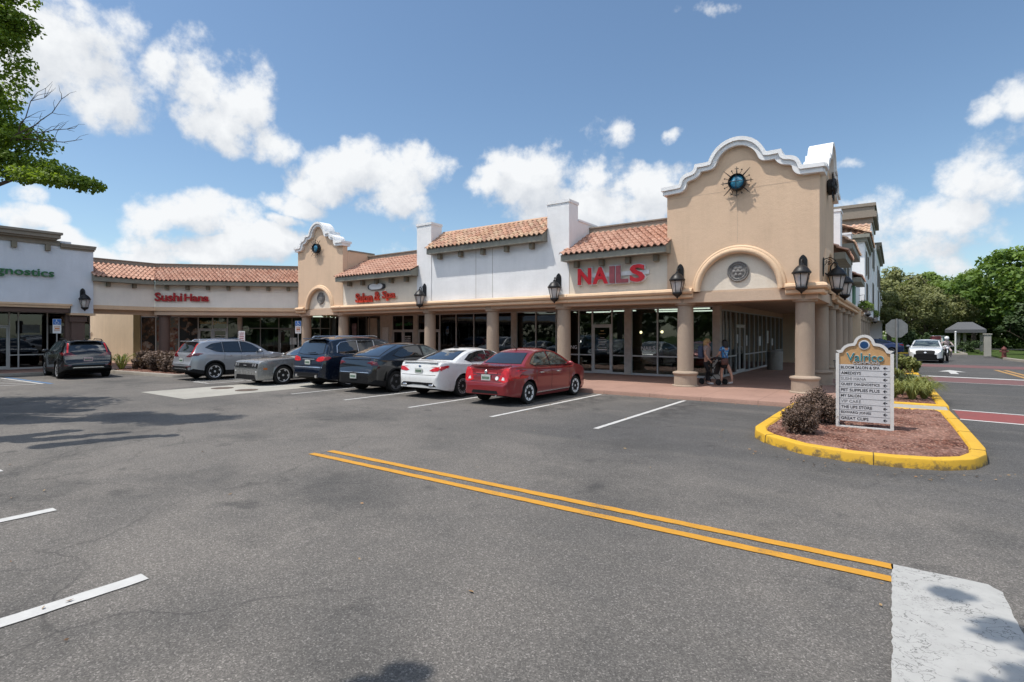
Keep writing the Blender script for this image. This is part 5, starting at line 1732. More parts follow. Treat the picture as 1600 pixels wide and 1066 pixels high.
def make_wheel(kind, r, width=0.21, spokes=8):
    """returns (tyre mesh, rim mesh): axis along x, outer face at +x, origin at the hub"""
    tm = MB(); Mx = Matrix.Rotation(R(90), 4, 'Y'); tm.M = Mx
    rr = r * (0.70 if kind != 'alloy_big' else 0.74)
    hw = width / 2
    tm.lathe([(rr * 0.97, -hw * 0.85), (rr * 1.03, -hw * 0.95), (r * 0.93, -hw), (r * 0.985, -hw * 0.8), (r, -hw * 0.5), (r, hw * 0.5), (r * 0.985, hw * 0.8), (r * 0.93, hw), (rr * 1.03, hw * 0.95), (rr * 0.97, hw * 0.85)], n=32)
    rm = MB(); rm.M = Mx
    o = hw * 0.80
    rm.lathe([(rr * 0.99, -hw * 0.5), (rr * 0.99, hw * 0.55), (rr * 0.93, hw * 0.45), (rr * 0.02, hw * 0.30)], n=32, mat=1)       # dark barrel
    n = 32
    vs = []; fs = []
    for q, z in ((rr * 1.02, o * 0.95), (rr * 0.995, o * 1.16), (rr * 0.90, o * 1.05), (rr * 0.88, o * 0.7)):
        vs += [(q * math.cos(2 * PI * k / n), q * math.sin(2 * PI * k / n), z) for k in range(n)]
    for i in range(3): fs += [(i * n + k, i * n + (k + 1) % n, (i + 1) * n + (k + 1) % n, (i + 1) * n + k) for k in range(n)]
    rm.add(vs, fs, 0)
    w0, w1 = (rr * 0.13, rr * 0.10)
    if kind == 'cover': w0, w1 = rr * 0.15, rr * 0.25
    if kind == 'multi': w0, w1 = rr * 0.06, rr * 0.095
    if kind == 'five': w0, w1 = rr * 0.22, rr * 0.17
    if kind == 'aero': w0, w1 = rr * 0.30, rr * 0.36
    for s in range(spokes):
        a = 2 * PI * s / spokes + 0.2
        ca, sa = math.cos(a), math.sin(a)
        def P(q, t_, z): return (ca * q - sa * t_, sa * q + ca * t_, z)
        rm.add([P(rr * 0.12, -w0, o * 0.62), P(rr * 0.12, w0, o * 0.62), P(rr * 0.91, w1, o * 0.9), P(rr * 0.91, -w1, o * 0.9),
                P(rr * 0.12, -w0 * 0.8, o * 0.98), P(rr * 0.12, w0 * 0.8, o * 0.98), P(rr * 0.92, w1 * 0.85, o * 1.10), P(rr * 0.92, -w1 * 0.85, o * 1.10)],
               [(4, 5, 6, 7), (0, 4, 7, 3), (1, 2, 6, 5), (0, 1, 5, 4), (2, 3, 7, 6)], 0)
    rm.lathe([(rr * 0.21, o * 0.7), (rr * 0.20, o * 1.0), (rr * 0.15, o * 1.08), (0.01, o * 1.1)], n=20, mat=0)
    return tm, rm


def section_pts(s, sp):
    """half cross-section at station s: list of (x, z) from the underside centre to the roof centre"""
    L, W = sp['L'], sp['W'] / 2
    zt = sp['top'](s); zb = sp['belt'](s); z0 = sp['bot'](s)
    pw = sp['plan'](s) * W
    inarch = False
    for ax in sp['axles']:
        ra = sp['ra']
        if abs(s - ax) < ra:
            za = sp['rw'] + math.sqrt(max(0, ra * ra - (s - ax) ** 2))
            if za > z0: z0 = za; inarch = True
    deck = min(zt, zb)
    g = max(0.0, zt - zb)
    sh = deck - 0.035
    zs = [z0 + (sh - z0) * k for k in (0.0, 0.06, 0.2, 0.38, 0.55, 0.7, 0.84, 0.94, 1.0)]
    def side(z):
        k = (z - 0.2) / max(0.3, (sp['beltz'] - 0.2))
        x = pw - 0.055 * max(0, 1 - k / 0.25) ** 2 - sp.get('tuck', 0.05) * max(0, k - 0.55) ** 1.5 * 2.0
        x -= sp.get('groove', 0.012) * math.exp(-((k - 0.38) / 0.13) ** 2)
        x += sp.get('crease', 0.010) * math.exp(-((k - 0.80) / 0.06) ** 2)
        return x
    pts = [(0.0, z0), (pw * 0.72, z0)]
    flare = 0.018 if inarch else 0.0
    pts += [(side(z) + flare * max(0, 1 - (z - z0) / 0.10), z) for z in zs]
    xs = side(sh)
    tum = sp['tumble']
    # belt -> roof edge
    re = xs - 0.03 - tum * g
    rz = max(deck, zt - 0.05 - 0.02 * min(1, g * 3)) if g > 0.02 else deck - 0.004
    bx = xs - 0.025
    pts.append((xs - 0.012, sh + 0.022))
    for k in (0.0, 0.25, 0.5, 0.75, 1.0):
        if g > 0.02:
            zz = deck + (rz - deck) * k
            x = bx + (re - bx) * (k ** 1.15)
        else:
            x = bx - 0.05 * k * 1.0; zz = deck + 0.004 * k
        pts.append((x, zz))
    ex, ez = pts[-1]
    crown = sp.get('crown', 0.03)
    for k in (0.07, 0.2, 0.45, 0.72, 1.0):
        if g > 0.02:
            z = ez + (zt - ez) * (1 - (1 - k) ** 2.6)
        else:
            z = ez + (zt - deck) * 0 + crown * (1 - (1 - k) ** 2)
        pts.append((ex * (1 - k), z))
    return pts, inarch


def make_body(sp, name, paint, parent):
    L = sp['L']
    st = set()
    k = 0.0
    for a in (0.0, 0.012, 0.03, 0.055, 0.085, 0.12, 0.16, 0.2, 0.26, 0.32): st.add(a); st.add(L - a)
    x = 0.38
    while x < L - 0.36: st.add(round(x, 3)); x += 0.075
    for ax in sp['axles']:
        ra = sp['ra']
        for q in range(-14, 15): st.add(round(ax + ra * math.sin(q / 14 * PI / 2), 4))
        st.add(ax - ra - 0.004); st.add(ax + ra + 0.004)
    st = sorted(s for s in st if 0 <= s <= L)
    out = [st[0]]
    for s in st[1:]:
        if s - out[-1] > 0.003: out.append(s)
    st = out
    rows = []
    flags = []
    for s in st:
        p, ia = section_pts(s, sp)
        dy = sp.get('shear', lambda s_, z_: 0.0)
        right = [(x, s + dy(s, z), z) for x, z in p]
        left = [(-x, y, z) for x, y, z in reversed(right[1:-1])]
        rows.append(right + left); flags.append(ia)
    m = len(rows[0])
    half = (m + 2) // 2
    mb = MB()
    vs = [v for r_ in rows for v in r_]
    fs = []; ms = []
    for i in range(len(rows) - 1):
        for q in range(m):
            q2 = (q + 1) % m
            fs.append((i * m + q, i * m + q2, (i + 1) * m + q2, (i + 1) * m + q))
            under = q < 2 or q >= m - 2
            sill = sp.get('clad', False) and (q in (2, 3) or q in (m - 3, m - 4))
            ms.append(1 if under else (2 if sill else 0))
    fs.append(tuple(range(m - 1, -1, -1))); ms.append(2 if sp.get('clad') else 0)
    fs.append(tuple((len(rows) - 1) * m + q for q in range(m))); ms.append(2 if sp.get('clad') else 0)
    mb.add(vs, fs); mb.m = ms
    mb.f = [tuple(f) for f in mb.f]
    o = mb.build(name, [paint, M_under, M_trim], parent, smooth=38)
    bm = bmesh.new(); bm.from_mesh(o.data)
    bvh = BVHTree.FromBMesh(bm)
    bm.free()
    return o, bvh


def round_outline(pts, r=0.25, closed=True):
    return chaikin(pts, 2)


def panel(bvh, outline, axis, side, off=0.008, skirt=0.015, rings=(1.0, 0.88, 0.75, 0.6, 0.45, 0.3, 0.15), smooth=True, far=6.0):
    """patch following the body surface. axis 'y': outline in (x,z), seen from the rear (side=-1) or front (+1);
    axis 'x': outline in (y,z), seen from side*x; axis 'z': outline (x,y) from above"""
    out = dense(outline, 0.05)
    n = len(out)
    cx = sum(p[0] for p in out) / n; cy = sum(p[1] for p in out) / n
    def cast(a, b):
        if axis == 'y': o, d = Vector((a, far * side + (0 if side < 0 else 4), b)), Vector((0, -side, 0))
        elif axis == 'x': o, d = Vector((far * side, a, b)), Vector((-side, 0, 0))
        else: o, d = Vector((a, b, far)), Vector((0, 0, -1))
        h = bvh.ray_cast(o, d)
        if h[0] is None:
            g_ = Vector((a, 0 if side < 0 else 4.4, b)) if axis == 'y' else (Vector((0.75 * side, a, b)) if axis == 'x' else Vector((a, b, 1.0)))
            h = bvh.find_nearest(g_)
        nn = h[1]
        if nn.dot(d) > 0: nn = -nn
        return h[0] + nn * off, h[0] - nn * skirt
    vs = []; last = None
    sk = []
    for ri, k in enumerate(rings):
        for p in out:
            r_ = cast(cx + (p[0] - cx) * k, cy + (p[1] - cy) * k)
            if r_ is None: r_ = last if last else (Vector((0, 0, 0)), Vector((0, 0, 0)))
            last = r_
            vs.append(r_[0])
            if ri == 0: sk.append(r_[1])
    c = cast(cx, cy) or last
    vs.append(c[0])
    ci = len(vs) - 1
    s0 = len(vs); vs += sk
    fs = []
    for i in range(len(rings) - 1):
        fs += [(i * n + k, i * n + (k + 1) % n, (i + 1) * n + (k + 1) % n, (i + 1) * n + k) for k in range(n)]
    b = (len(rings) - 1) * n
    fs += [(b + k, b + (k + 1) % n, ci) for k in range(n)]
    fs += [(s0 + k, s0 + (k + 1) % n, (k + 1) % n, k) for k in range(n)]
    mb = MB(); mb.add(vs, fs)
    return mb


def seam(bvh, pts, axis, side, wd=0.012, off=0.003):
    """thin dark shut line on the body"""
    P = []
    for i in range(len(pts) - 1):
        a, b = Vector(pts[i]), Vector(pts[i + 1])
        k = max(1, int((b - a).length / 0.06))
        P += [a.lerp(b, j / k) for j in range(k)]
    P.append(Vector(pts[-1]))
    mb = MB(); vs = []
    for i, p in enumerate(P):
        t = (P[min(i + 1, len(P) - 1)] - P[max(i - 1, 0)]).normalized(); nn = Vector((-t.y, t.x)) * wd / 2
        for q in (p + nn, p - nn):
            if axis == 'x': o, d = Vector((6 * side, q.x, q.y)), Vector((-side, 0, 0))
            elif axis == 'y': o, d = Vector((q.x, 6 * side + (0 if side < 0 else 4), q.y)), Vector((0, -side, 0))
            else: o, d = Vector((q.x, q.y, 6)), Vector((0, 0, -1))
            h = bvh.ray_cast(o, d)
            vs.append((h[0] - d * off) if h[0] is not None else (vs[-2] if len(vs) > 1 else Vector((0, 0, 0))))
    mb.add(vs, [(2 * i, 2 * i + 1, 2 * i + 3, 2 * i + 2) for i in range(len(P) - 1)])
    return mb


def make_car(name, label, cat, sp, loc, rz, paint, group='cars parked in front of the shops'):
    t = empty(name, loc, rz, label, cat, group)
    inner = sp['L'] / 2
    body, bvh = make_body(sp, 'body', paint, t)
    W = sp['W'] / 2
    kids = [body]
    # wheels
    tm, rm = make_wheel(sp['wheel'], sp['rw'], sp.get('tw', 0.21), sp.get('spokes', 8))
    first = None
    for ax in sp['axles']:
        for s in (1, -1):
            if first is None:
                wh = tm.build('wheel', M_tyre, t, smooth=40)
                rim = rm.build('rim', [sp.get('rim', M_alloy), M_under], wh, smooth=30)
                first = wh
            else: wh = copy_tree(first, t)
            wh.location = (s * (W - sp.get('tw', 0.21) / 2 - 0.012), ax, sp['rw'])
            wh.rotation_euler = (rnd(0, 6), 0, 0 if s > 0 else PI)
            if s < 0: wh.rotation_euler = (0, 0, PI)
            kids.append(wh)
    mb = MB()
    for ax in sp['axles']: mb.box(-W + 0.28, W - 0.28, ax - 0.30, ax + 0.30, 0.22, sp['rw'] + sp['ra'] + 0.05)
    mb.box(-W + 0.2, W - 0.2, 0.5, sp['L'] - 0.5, 0.2, 0.32)
    kids.append(mb.build('underbody', M_under, t))
    # glazing, lamps and trim
    for (nm, mat, axis, outl, kw) in sp['panels']:
        sides = (1, -1) if axis in ('x', 'xy') else (kw.get('side', -1),)
        kw = {k: v for k, v in kw.items() if k != 'side'}
        both = kw.pop('both', False)
        if axis == 'x':
            for s in (1, -1): kids.append(panel(bvh, outl, 'x', s, **kw).build(nm, mat, t, smooth=30))
            if nm.endswith('side_window') or nm.endswith('quarter_window'):
                cx_ = sum(p[0] for p in outl) / len(outl); cz_ = sum(p[1] for p in outl) / len(outl)
                for s in (1, -1): kids.append(panel(bvh, [(cx_ + (p[0] - cx_) * 1.06, cz_ + (p[1] - cz_) * 1.10) for p in outl], 'x', s, off=0.0045).build('window_trim', M_trim, t, smooth=30))
        else:
            if 'wind' in nm:
                cx_ = sum(p[0] for p in outl) / len(outl); cz_ = sum(p[1] for p in outl) / len(outl)
                kids.append(panel(bvh, [(cx_ + (p[0] - cx_) * 1.035, cz_ + (p[1] - cz_) * 1.07) for p in outl], axis, sides[0], off=0.004).build('window_trim', M_trim, t, smooth=30))
            for s in ((1, -1) if both else (1,)):
                pts = [(s * p[0], p[1]) for p in outl]
                kids.append(panel(bvh, pts, axis, sides[0], **kw).build(nm, mat, t, smooth=30))
    for axis, side, pts in sp['seams']:
        for s in ((1, -1) if axis == 'x' else (side,)):
            kids.append(seam(bvh, pts, axis, s).build('shut_line', M_trim, t, fix=False))
    for (y, z) in sp['handles']:
        for s in (1, -1):
            h = bvh.ray_cast(Vector((6 * s, y, z)), Vector((-s, 0, 0)))
            if h[0] is None: continue
            mb = MB(); x = h[0].x
            mb.bbox(min(x - 0.01 * s, x + 0.035 * s), max(x - 0.01 * s, x + 0.035 * s), y - 0.10, y + 0.10, z - 0.014, z + 0.018, 0.008)
            kids.append(mb.build('door_handle', sp.get('handle', M_chrome), t, smooth=40))
    my, mz = sp['mirror']
    for s in (1, -1):
        h = bvh.ray_cast(Vector((6 * s, my, mz)), Vector((-s, 0, 0)))
        x = h[0].x if h[0] is not None else W * s
        mb = MB(); mb.ball((x + s * 0.16, my - 0.03, mz + 0.04), 0.1, 12, sx=1.15, sy=0.62, sz=0.72); mb.tube([(x - s * 0.02, my, mz), (x + s * 0.12, my - 0.02, mz + 0.02)], 0.025, 6)
        kids.append(mb.build('mirror', paint, t, smooth=60))
    px, pz, pside = sp['plate']
    h = bvh.ray_cast(Vector((px, 6 * pside + (0 if pside < 0 else 4), pz)), Vector((0, -pside, 0)))
    y = h[0].y + pside * 0.012
    if sp.get('plate_on', True):
        mb = MB(); mb.bbox(px - 0.155, px + 0.155, min(y, y + pside * 0.02), max(y, y + pside * 0.02), pz - 0.078, pz + 0.078, 0.006)
        pl = mb.build('licence_plate', sp.get('platem', M_plate), t)
        mb = MB()
        yy = y + pside * (0.022)
        for q in range(6): mb.box(px - 0.12 + q * 0.042, px - 0.092 + q * 0.042, min(yy, yy + pside * 0.002), max(yy, yy + pside * 0.002), pz - 0.035, pz + 0.03)
        mb.build('plate_marks', M_pltext, pl); kids.append(pl)
    if 'extra' in sp: kids += sp['extra'](t, bvh, paint)
    # origin at the middle of the footprint
    for o in kids: o.location.y -= inner
    return t


def base_spec(L, W, wb, rear, rw, gap, top, belt, beltz, bot, plan=None, tumble=0.42, **kw):
    sp = dict(L=L, W=W, axles=(rear, rear + wb), rw=rw, ra=rw + gap, top=pchip(top), belt=pchip(belt), beltz=beltz, bot=pchip(bot),
              plan=pchip(plan or [(0, 0.74), (0.03, 0.82), (0.1, 0.885), (0.3, 0.955), (0.7, 0.992), (1.2, 1.0), (L - 1.1, 1.0), (L - 0.6, 0.975), (L - 0.25, 0.90), (L - 0.08, 0.79), (L, 0.66)]),
              tumble=tumble, panels=[], seams=[], handles=[], plate=(0, 0.85, -1), wheel='alloy')
    sp.update(kw)
    return sp


# ---- red compact sedan
sp = base_spec(4.455, 1.695, 2.60, 0.93, 0.312, 0.06,
    [(0, 0.50), (0.015, 0.575), (0.055, 0.635), (0.085, 0.73), (0.11, 0.90), (0.145, 1.005), (0.19, 1.03), (0.55, 1.045), (0.66, 1.06), (1.0, 1.25), (1.32, 1.42), (1.65, 1.495), (2.1, 1.51), (2.55, 1.47), (2.95, 1.33), (3.35, 1.10), (3.52, 1.015), (3.9, 0.945), (4.2, 0.85), (4.37, 0.70), (4.455, 0.50)],
    [(0, 1.2), (0.5, 1.06), (0.7, 1.025), (1.6, 0.985), (2.6, 0.955), (3.3, 0.94), (3.6, 1.1), (4.455, 1.2)], 0.97,
    [(0, 0.30), (0.3, 0.24), (0.7, 0.2), (4.0, 0.18), (4.455, 0.24)], tumble=0.40, wheel='cover', spokes=9, rim=M_cover, tw=0.195, groove=0.02)
sp['panels'] = [
    ('rear_window', M_cglass, 'y', [(-0.50, 1.375), (0.50, 1.375), (0.62, 1.10), (-0.62, 1.10)], {}),
    ('windscreen', M_cglassl, 'y', [(-0.52, 1.385), (0.52, 1.385), (0.66, 1.07), (-0.66, 1.07)], {'side': 1}),
    ('rear_side_window', M_cglassl, 'x', [(1.08, 1.10), (1.30, 1.26), (1.55, 1.37), (2.02, 1.40), (2.07, 1.03), (1.30, 1.045)], {}),
    ('front_side_window', M_cglassl, 'x', [(2.14, 1.40), (2.48, 1.37), (2.80, 1.25), (3.15, 1.04), (3.10, 1.005), (2.12, 1.03)], {}),
    ('tail_lamp', M_tail, 'y', [(0.42, 0.68), (0.50, 0.90), (0.62, 1.0), (0.84, 1.01), (0.845, 0.72), (0.62, 0.62)], {'both': True}),
    ('reverse_lamp', M_lampw, 'y', [(0.52, 0.69), (0.62, 0.69), (0.60, 0.76), (0.545, 0.77)], {'both': True, 'off': 0.012}),
    ('tail_lamp_side', M_tail, 'x', [(0.04, 0.70), (0.06, 0.98), (0.30, 1.0), (0.34, 0.97), (0.18, 0.74)], {}),
    ('boot_recess', simple('dark_red_recess', (0.16, 0.012, 0.014), 0.3, coat=0.8), 'y', [(-0.44, 0.66), (0.44, 0.66), (0.47, 0.86), (-0.47, 0.86)], {'off': 0.003}),
    ('boot_trim', simple('red_garnish', (0.40, 0.03, 0.025), 0.2, coat=1.0), 'y', [(-0.36, 0.845), (0.36, 0.845), (0.36, 0.882), (-0.36, 0.882)], {'off': 0.02}),
    ('round_sticker', M_signw, 'y', [(0.36 + 0.055 * math.cos(a * PI / 4), 0.735 + 0.055 * math.sin(a * PI / 4)) for a in range(8)], {'off': 0.012}),
    ('bumper_valance', M_trim, 'y', [(-0.45, 0.33), (0.45, 0.33), (0.40, 0.41), (-0.40, 0.41)], {'off': 0.008}),
    ('headlamp', M_lampw, 'y', [(0.44, 0.70), (0.72, 0.82), (0.70, 0.68), (0.5, 0.62)], {'both': True, 'side': 1}),
    ('grille', M_trim, 'y', [(-0.36, 0.52), (0.36, 0.52), (0.4, 0.68), (-0.4, 0.68)], {'side': 1}),
    ('sill_strip', M_chrome, 'x', [(1.32, 0.285), (3.12, 0.285), (3.12, 0.305), (1.32, 0.305)], {'rings': (1.0, 0.8, 0.6, 0.4, 0.2), 'off': 0.012}),
]
sp['seams'] = [('x', 1, [(1.28, 0.62), (1.32, 0.98), (1.28, 1.04)]), ('x', 1, [(2.10, 0.26), (2.10, 1.02)]), ('x', 1, [(3.10, 0.28), (3.16, 0.9), (3.12, 1.0)]), ('x', 1, [(1.32, 0.26), (3.1, 0.26)]), ('y', -1, [(-0.5, 0.64), (0.5, 0.64)]), ('x', 1, [(1.3, 1.0), (3.2, 0.975)])]
sp['handles'] = [(1.55, 0.84), (2.45, 0.835)]
sp['mirror'] = (3.02, 1.0); sp['plate'] = (0, 0.745, -1)
def versa_extra(t, bvh, paint):
    mb = MB(); n = 14
    for i in range(n):
        u0, u1 = -0.62 + 1.24 * i / n, -0.62 + 1.24 * (i + 1) / n
        y = lambda u: 0.13 + 0.10 * (u / 0.62) ** 4
        mb.add([(u0, y(u0) - 0.05, 1.065), (u1, y(u1) - 0.05, 1.065), (u1, y(u1) + 0.16, 1.075), (u0, y(u0) + 0.16, 1.075), (u0, y(u0) - 0.04, 1.02), (u1, y(u1) - 0.04, 1.02), (u1, y(u1) + 0.16, 1.03), (u0, y(u0) + 0.16, 1.03)], [(0, 1, 2, 3), (7, 6, 5, 4), (4, 5, 1, 0), (2, 6, 7, 3), (0, 3, 7, 4), (1, 5, 6, 2)])
    a = mb.build('spoiler', paint, t)
    mb = MB(); mb.tube([(0, 1.5, 1.47), (0, 1.28, 1.62)], [0.012, 0.005], 6); mb.ball((0, 1.5, 1.475), 0.025, 8)
    b = mb.build('aerial', M_trim, t)
    mb = MB(); mb.tube([(0.36, 0.02, 0.28), (0.36, 0.3, 0.28)], 0.03, 8); c = mb.build('exhaust', M_chrome, t, smooth=60)
    mb = MB(); mb.ball((0, 0.055, 0.90), 0.05, 10, sy=0.3); d = mb.build('badge', M_chrome, t, smooth=60)
    return [a, b, c, d]
sp['extra'] = versa_extra
make_car('parked_car', 'red four-door sedan with boot spoiler, rightmost of the parked row', 'car', sp, (-9.0, 11.30 + 4.455 / 2, 0), R(0), car_paint('red_paint', (0.21, 0.010, 0.014), 0.25, 0.3))

# ---- white mid-size sedan
sp = base_spec(4.87, 1.85, 2.85, 1.03, 0.335, 0.055,
    [(0, 0.54), (0.015, 0.64), (0.05, 0.705), (0.075, 0.80), (0.11, 0.95), (0.15, 1.045), (0.2, 1.065), (0.45, 1.075), (0.62, 1.10), (1.05, 1.25), (1.5, 1.40), (1.95, 1.47), (2.35, 1.475), (2.8, 1.42), (3.25, 1.24), (3.65, 1.03), (3.8, 0.985), (4.3, 0.90), (4.6, 0.80), (4.78, 0.66), (4.87, 0.5)],
    [(0, 1.25), (0.4, 1.10), (0.65, 1.06), (1.7, 1.0), (2.8, 0.965), (3.6, 0.95), (3.9, 1.1), (4.87, 1.2)], 0.98,
    [(0, 0.32), (0.3, 0.25), (0.7, 0.2), (4.4, 0.18), (4.87, 0.24)], tumble=0.45, wheel='multi', spokes=15, rim=simple('grey_alloy', (0.34, 0.34, 0.34), 0.45, metal=0.3), tw=0.22)
sp['panels'] = [
    ('rear_window', M_cglass, 'y', [(-0.50, 1.385), (0.50, 1.385), (0.66, 1.13), (-0.66, 1.13)], {}),
    ('windscreen', M_cglass, 'y', [(-0.55, 1.38), (0.55, 1.38), (0.70, 1.04), (-0.70, 1.04)], {'side': 1}),
    ('rear_side_window', M_cglass, 'x', [(1.22, 1.13), (1.55, 1.29), (1.95, 1.36), (2.28, 1.375), (2.32, 1.05), (1.45, 1.065)], {}),
    ('front_side_window', M_cglass, 'x', [(2.38, 1.375), (2.70, 1.35), (3.05, 1.22), (3.42, 1.02), (3.35, 0.995), (2.36, 1.045)], {}),
    ('tail_lamp', M_tail, 'y', [(0.42, 0.83), (0.56, 0.90), (0.80, 0.955), (0.88, 0.92), (0.84, 0.83), (0.55, 0.80)], {'both': True}),
    ('tail_lamp_side', M_tail, 'x', [(0.07, 0.85), (0.06, 0.95), (0.40, 0.985), (0.46, 0.96), (0.25, 0.87)], {}),
    ('rear_diffuser', M_trim, 'y', [(-0.74, 0.37), (-0.60, 0.48), (0.60, 0.48), (0.74, 0.37), (0.6, 0.36), (0.5, 0.41), (-0.5, 0.41), (-0.6, 0.36)], {'rings': (1.0, 0.9)}),
    ('headlamp', M_lampw, 'y', [(0.44, 0.74), (0.74, 0.84), (0.74, 0.72), (0.5, 0.66)], {'both': True, 'side': 1}),
    ('boot_badge', M_dblue, 'y', [(-0.06, 0.955), (0, 0.985), (0.06, 0.955), (0, 0.925)], {'off': 0.012}),
]
sp['seams'] = [('x', 1, [(1.45, 0.65), (1.50, 1.04)]), ('x', 1, [(2.34, 0.26), (2.34, 1.04)]), ('x', 1, [(3.38, 0.28), (3.42, 0.98)]), ('x', 1, [(1.45, 0.27), (3.4, 0.27)]), ('y', -1, [(-0.7, 0.70), (0.7, 0.70)])]
sp['handles'] = [(1.72, 0.88), (2.62, 0.87)]
sp['mirror'] = (3.2, 1.0); sp['plate'] = (0, 0.815, -1); sp['handle'] = M_signw
def fus_extra(t, bvh, paint):
    out = []
    for s in (1, -1):
        mb = MB(); mb.bbox(s * 0.55 - 0.1, s * 0.55 + 0.1, -0.02, 0.25, 0.355, 0.435, 0.03); out.append(mb.build('exhaust', M_chrome, t, smooth=50))
    mb = MB(); mb.bbox(-0.03, 0.03, 1.62, 1.85, 1.46, 1.52, 0.025); out.append(mb.build('roof_fin', M_trim, t, smooth=50))
    mb = MB(); mb.bbox(-0.7, 0.7, 0.10, 0.24, 1.06, 1.095, 0.012); out.append(mb.build('spoiler', paint, t, smooth=50))
    return out
sp['extra'] = fus_extra
sp_sedan = dict(sp)
make_car('parked_car', 'white sedan with dark wheels between the red sedan and the black hatchback', 'car', sp, (-11.66, 11.42 + 4.87 / 2, 0), R(0), car_paint('white_paint', (0.66, 0.66, 0.65), 0.0, 0.25))

# ---- black electric crossover (sloping tail)
sp = base_spec(4.75, 1.92, 2.89, 0.98, 0.355, 0.06,
    [(0, 0.56), (0.015, 0.67), (0.055, 0.73), (0.085, 0.85), (0.12, 1.02), (0.155, 1.10), (0.2, 1.135), (0.29, 1.155), (0.6, 1.29), (1.1, 1.48), (1.6, 1.595), (2.1, 1.624), (2.5, 1.60), (3.0, 1.45), (3.5, 1.18), (3.75, 1.05), (4.2, 0.96), (4.5, 0.84), (4.68, 0.68), (4.75, 0.52)],
    [(0, 1.3), (0.2, 1.14), (0.5, 1.10), (1.7, 1.05), (3.0, 1.0), (3.6, 0.98), (3.9, 1.15), (4.75, 1.25)], 1.03,
    [(0, 0.34), (0.3, 0.27), (0.7, 0.22), (4.3, 0.2), (4.75, 0.26)], tumble=0.44, wheel='aero', spokes=5, rim=simple('grey_aero_cover', (0.10, 0.10, 0.105), 0.5), tw=0.235, clad=True)
sp['panels'] = [
    ('rear_window', M_cglass, 'y', [(-0.48, 1.52), (0.48, 1.52), (0.68, 1.20), (-0.68, 1.20)], {}),
    ('windscreen', M_cglassl, 'y', [(-0.55, 1.52), (0.55, 1.52), (0.74, 1.10), (-0.74, 1.10)], {'side': 1}),
    ('rear_side_window', M_cglass, 'x', [(0.95, 1.22), (1.25, 1.38), (1.65, 1.48), (2.22, 1.52), (2.26, 1.13), (1.2, 1.15)], {}),
    ('front_side_window', M_cglassl, 'x', [(2.34, 1.515), (2.65, 1.46), (3.0, 1.31), (3.38, 1.09), (3.30, 1.07), (2.32, 1.125)], {}),
    ('tail_lamp', M_taild, 'y', [(0.52, 0.98), (0.72, 1.05), (0.87, 1.03), (0.90, 0.90), (0.80, 0.90), (0.70, 0.97)], {'both': True}),
    ('number_recess', M_trim, 'y', [(-0.62, 0.36), (0.62, 0.36), (0.70, 0.66), (-0.70, 0.66)], {'off': 0.003}),
    ('bumper_crease', M_chrome, 'y', [(-0.70, 0.675), (0.70, 0.675), (0.70, 0.69), (-0.70, 0.69)], {'rings': (1.0, 0.5), 'off': 0.01}),
    ('spoiler', simple('gloss_black', (0.01, 0.01, 0.011), 0.15, coat=1.0), 'y', [(-0.66, 1.09), (0.66, 1.09), (0.64, 1.125), (-0.64, 1.125)], {'off': 0.03}),
    ('headlamp', M_lampw, 'y', [(0.5, 0.80), (0.8, 0.90), (0.8, 0.82), (0.55, 0.74)], {'both': True, 'side': 1}),
    ('wheel_arch_trim', M_trim, 'x', [(0.98 + 0.425 * math.cos(R(a)), 0.355 + 0.425 * math.sin(R(a))) for a in range(0, 181, 15)] + [(0.98 + 0.475 * math.cos(R(a)), 0.355 + 0.475 * math.sin(R(a))) for a in range(180, -1, -15)], {'rings': (1.0,), 'off': 0.004}),
]
sp['panels'] = sp['panels'][:-1]
sp['seams'] = [('x', 1, [(1.3, 0.7), (1.38, 1.1)]), ('x', 1, [(2.30, 0.3), (2.30, 1.1)]), ('x', 1, [(3.3, 0.3), (3.36, 1.05)])]
sp['handles'] = [(1.65, 0.98), (2.6, 0.96)]; sp['handle'] = M_trim
sp['mirror'] = (3.15, 1.08); sp['plate'] = (0, 0.56, -1)
make_car('parked_car', 'black hatchback with sloping tail and dark wheel covers, beside the white sedan', 'car', sp, (-14.30, 11.15 + 4.75 / 2, 0), R(0), car_paint('gloss_black_paint', (0.006, 0.007, 0.008), 0.0, 0.09))

# ---- dark blue-black large SUV
sp = base_spec(5.12, 1.98, 3.02, 1.08, 0.39, 0.055,
    [(0, 0.56), (0.015, 0.70), (0.05, 0.775), (0.075, 0.90), (0.11, 1.08), (0.15, 1.17), (0.27, 1.42), (0.40, 1.66), (0.50, 1.735), (0.72, 1.775), (1.3, 1.825), (2.1, 1.83), (2.8, 1.77), (3.2, 1.60), (3.75, 1.25), (3.9, 1.18), (4.5, 1.10), (4.85, 0.98), (5.05, 0.78), (5.12, 0.6)],
    [(0, 1.35), (0.1, 1.18), (0.6, 1.17), (1.8, 1.14), (3.2, 1.12), (3.8, 1.10), (4.0, 1.3), (5.12, 1.4)], 1.14,
    [(0, 0.42), (0.3, 0.32), (0.7, 0.26), (4.6, 0.24), (5.12, 0.3)], tumble=0.30, wheel='multi', spokes=10, rim=M_alloy, tw=0.25, clad=False)
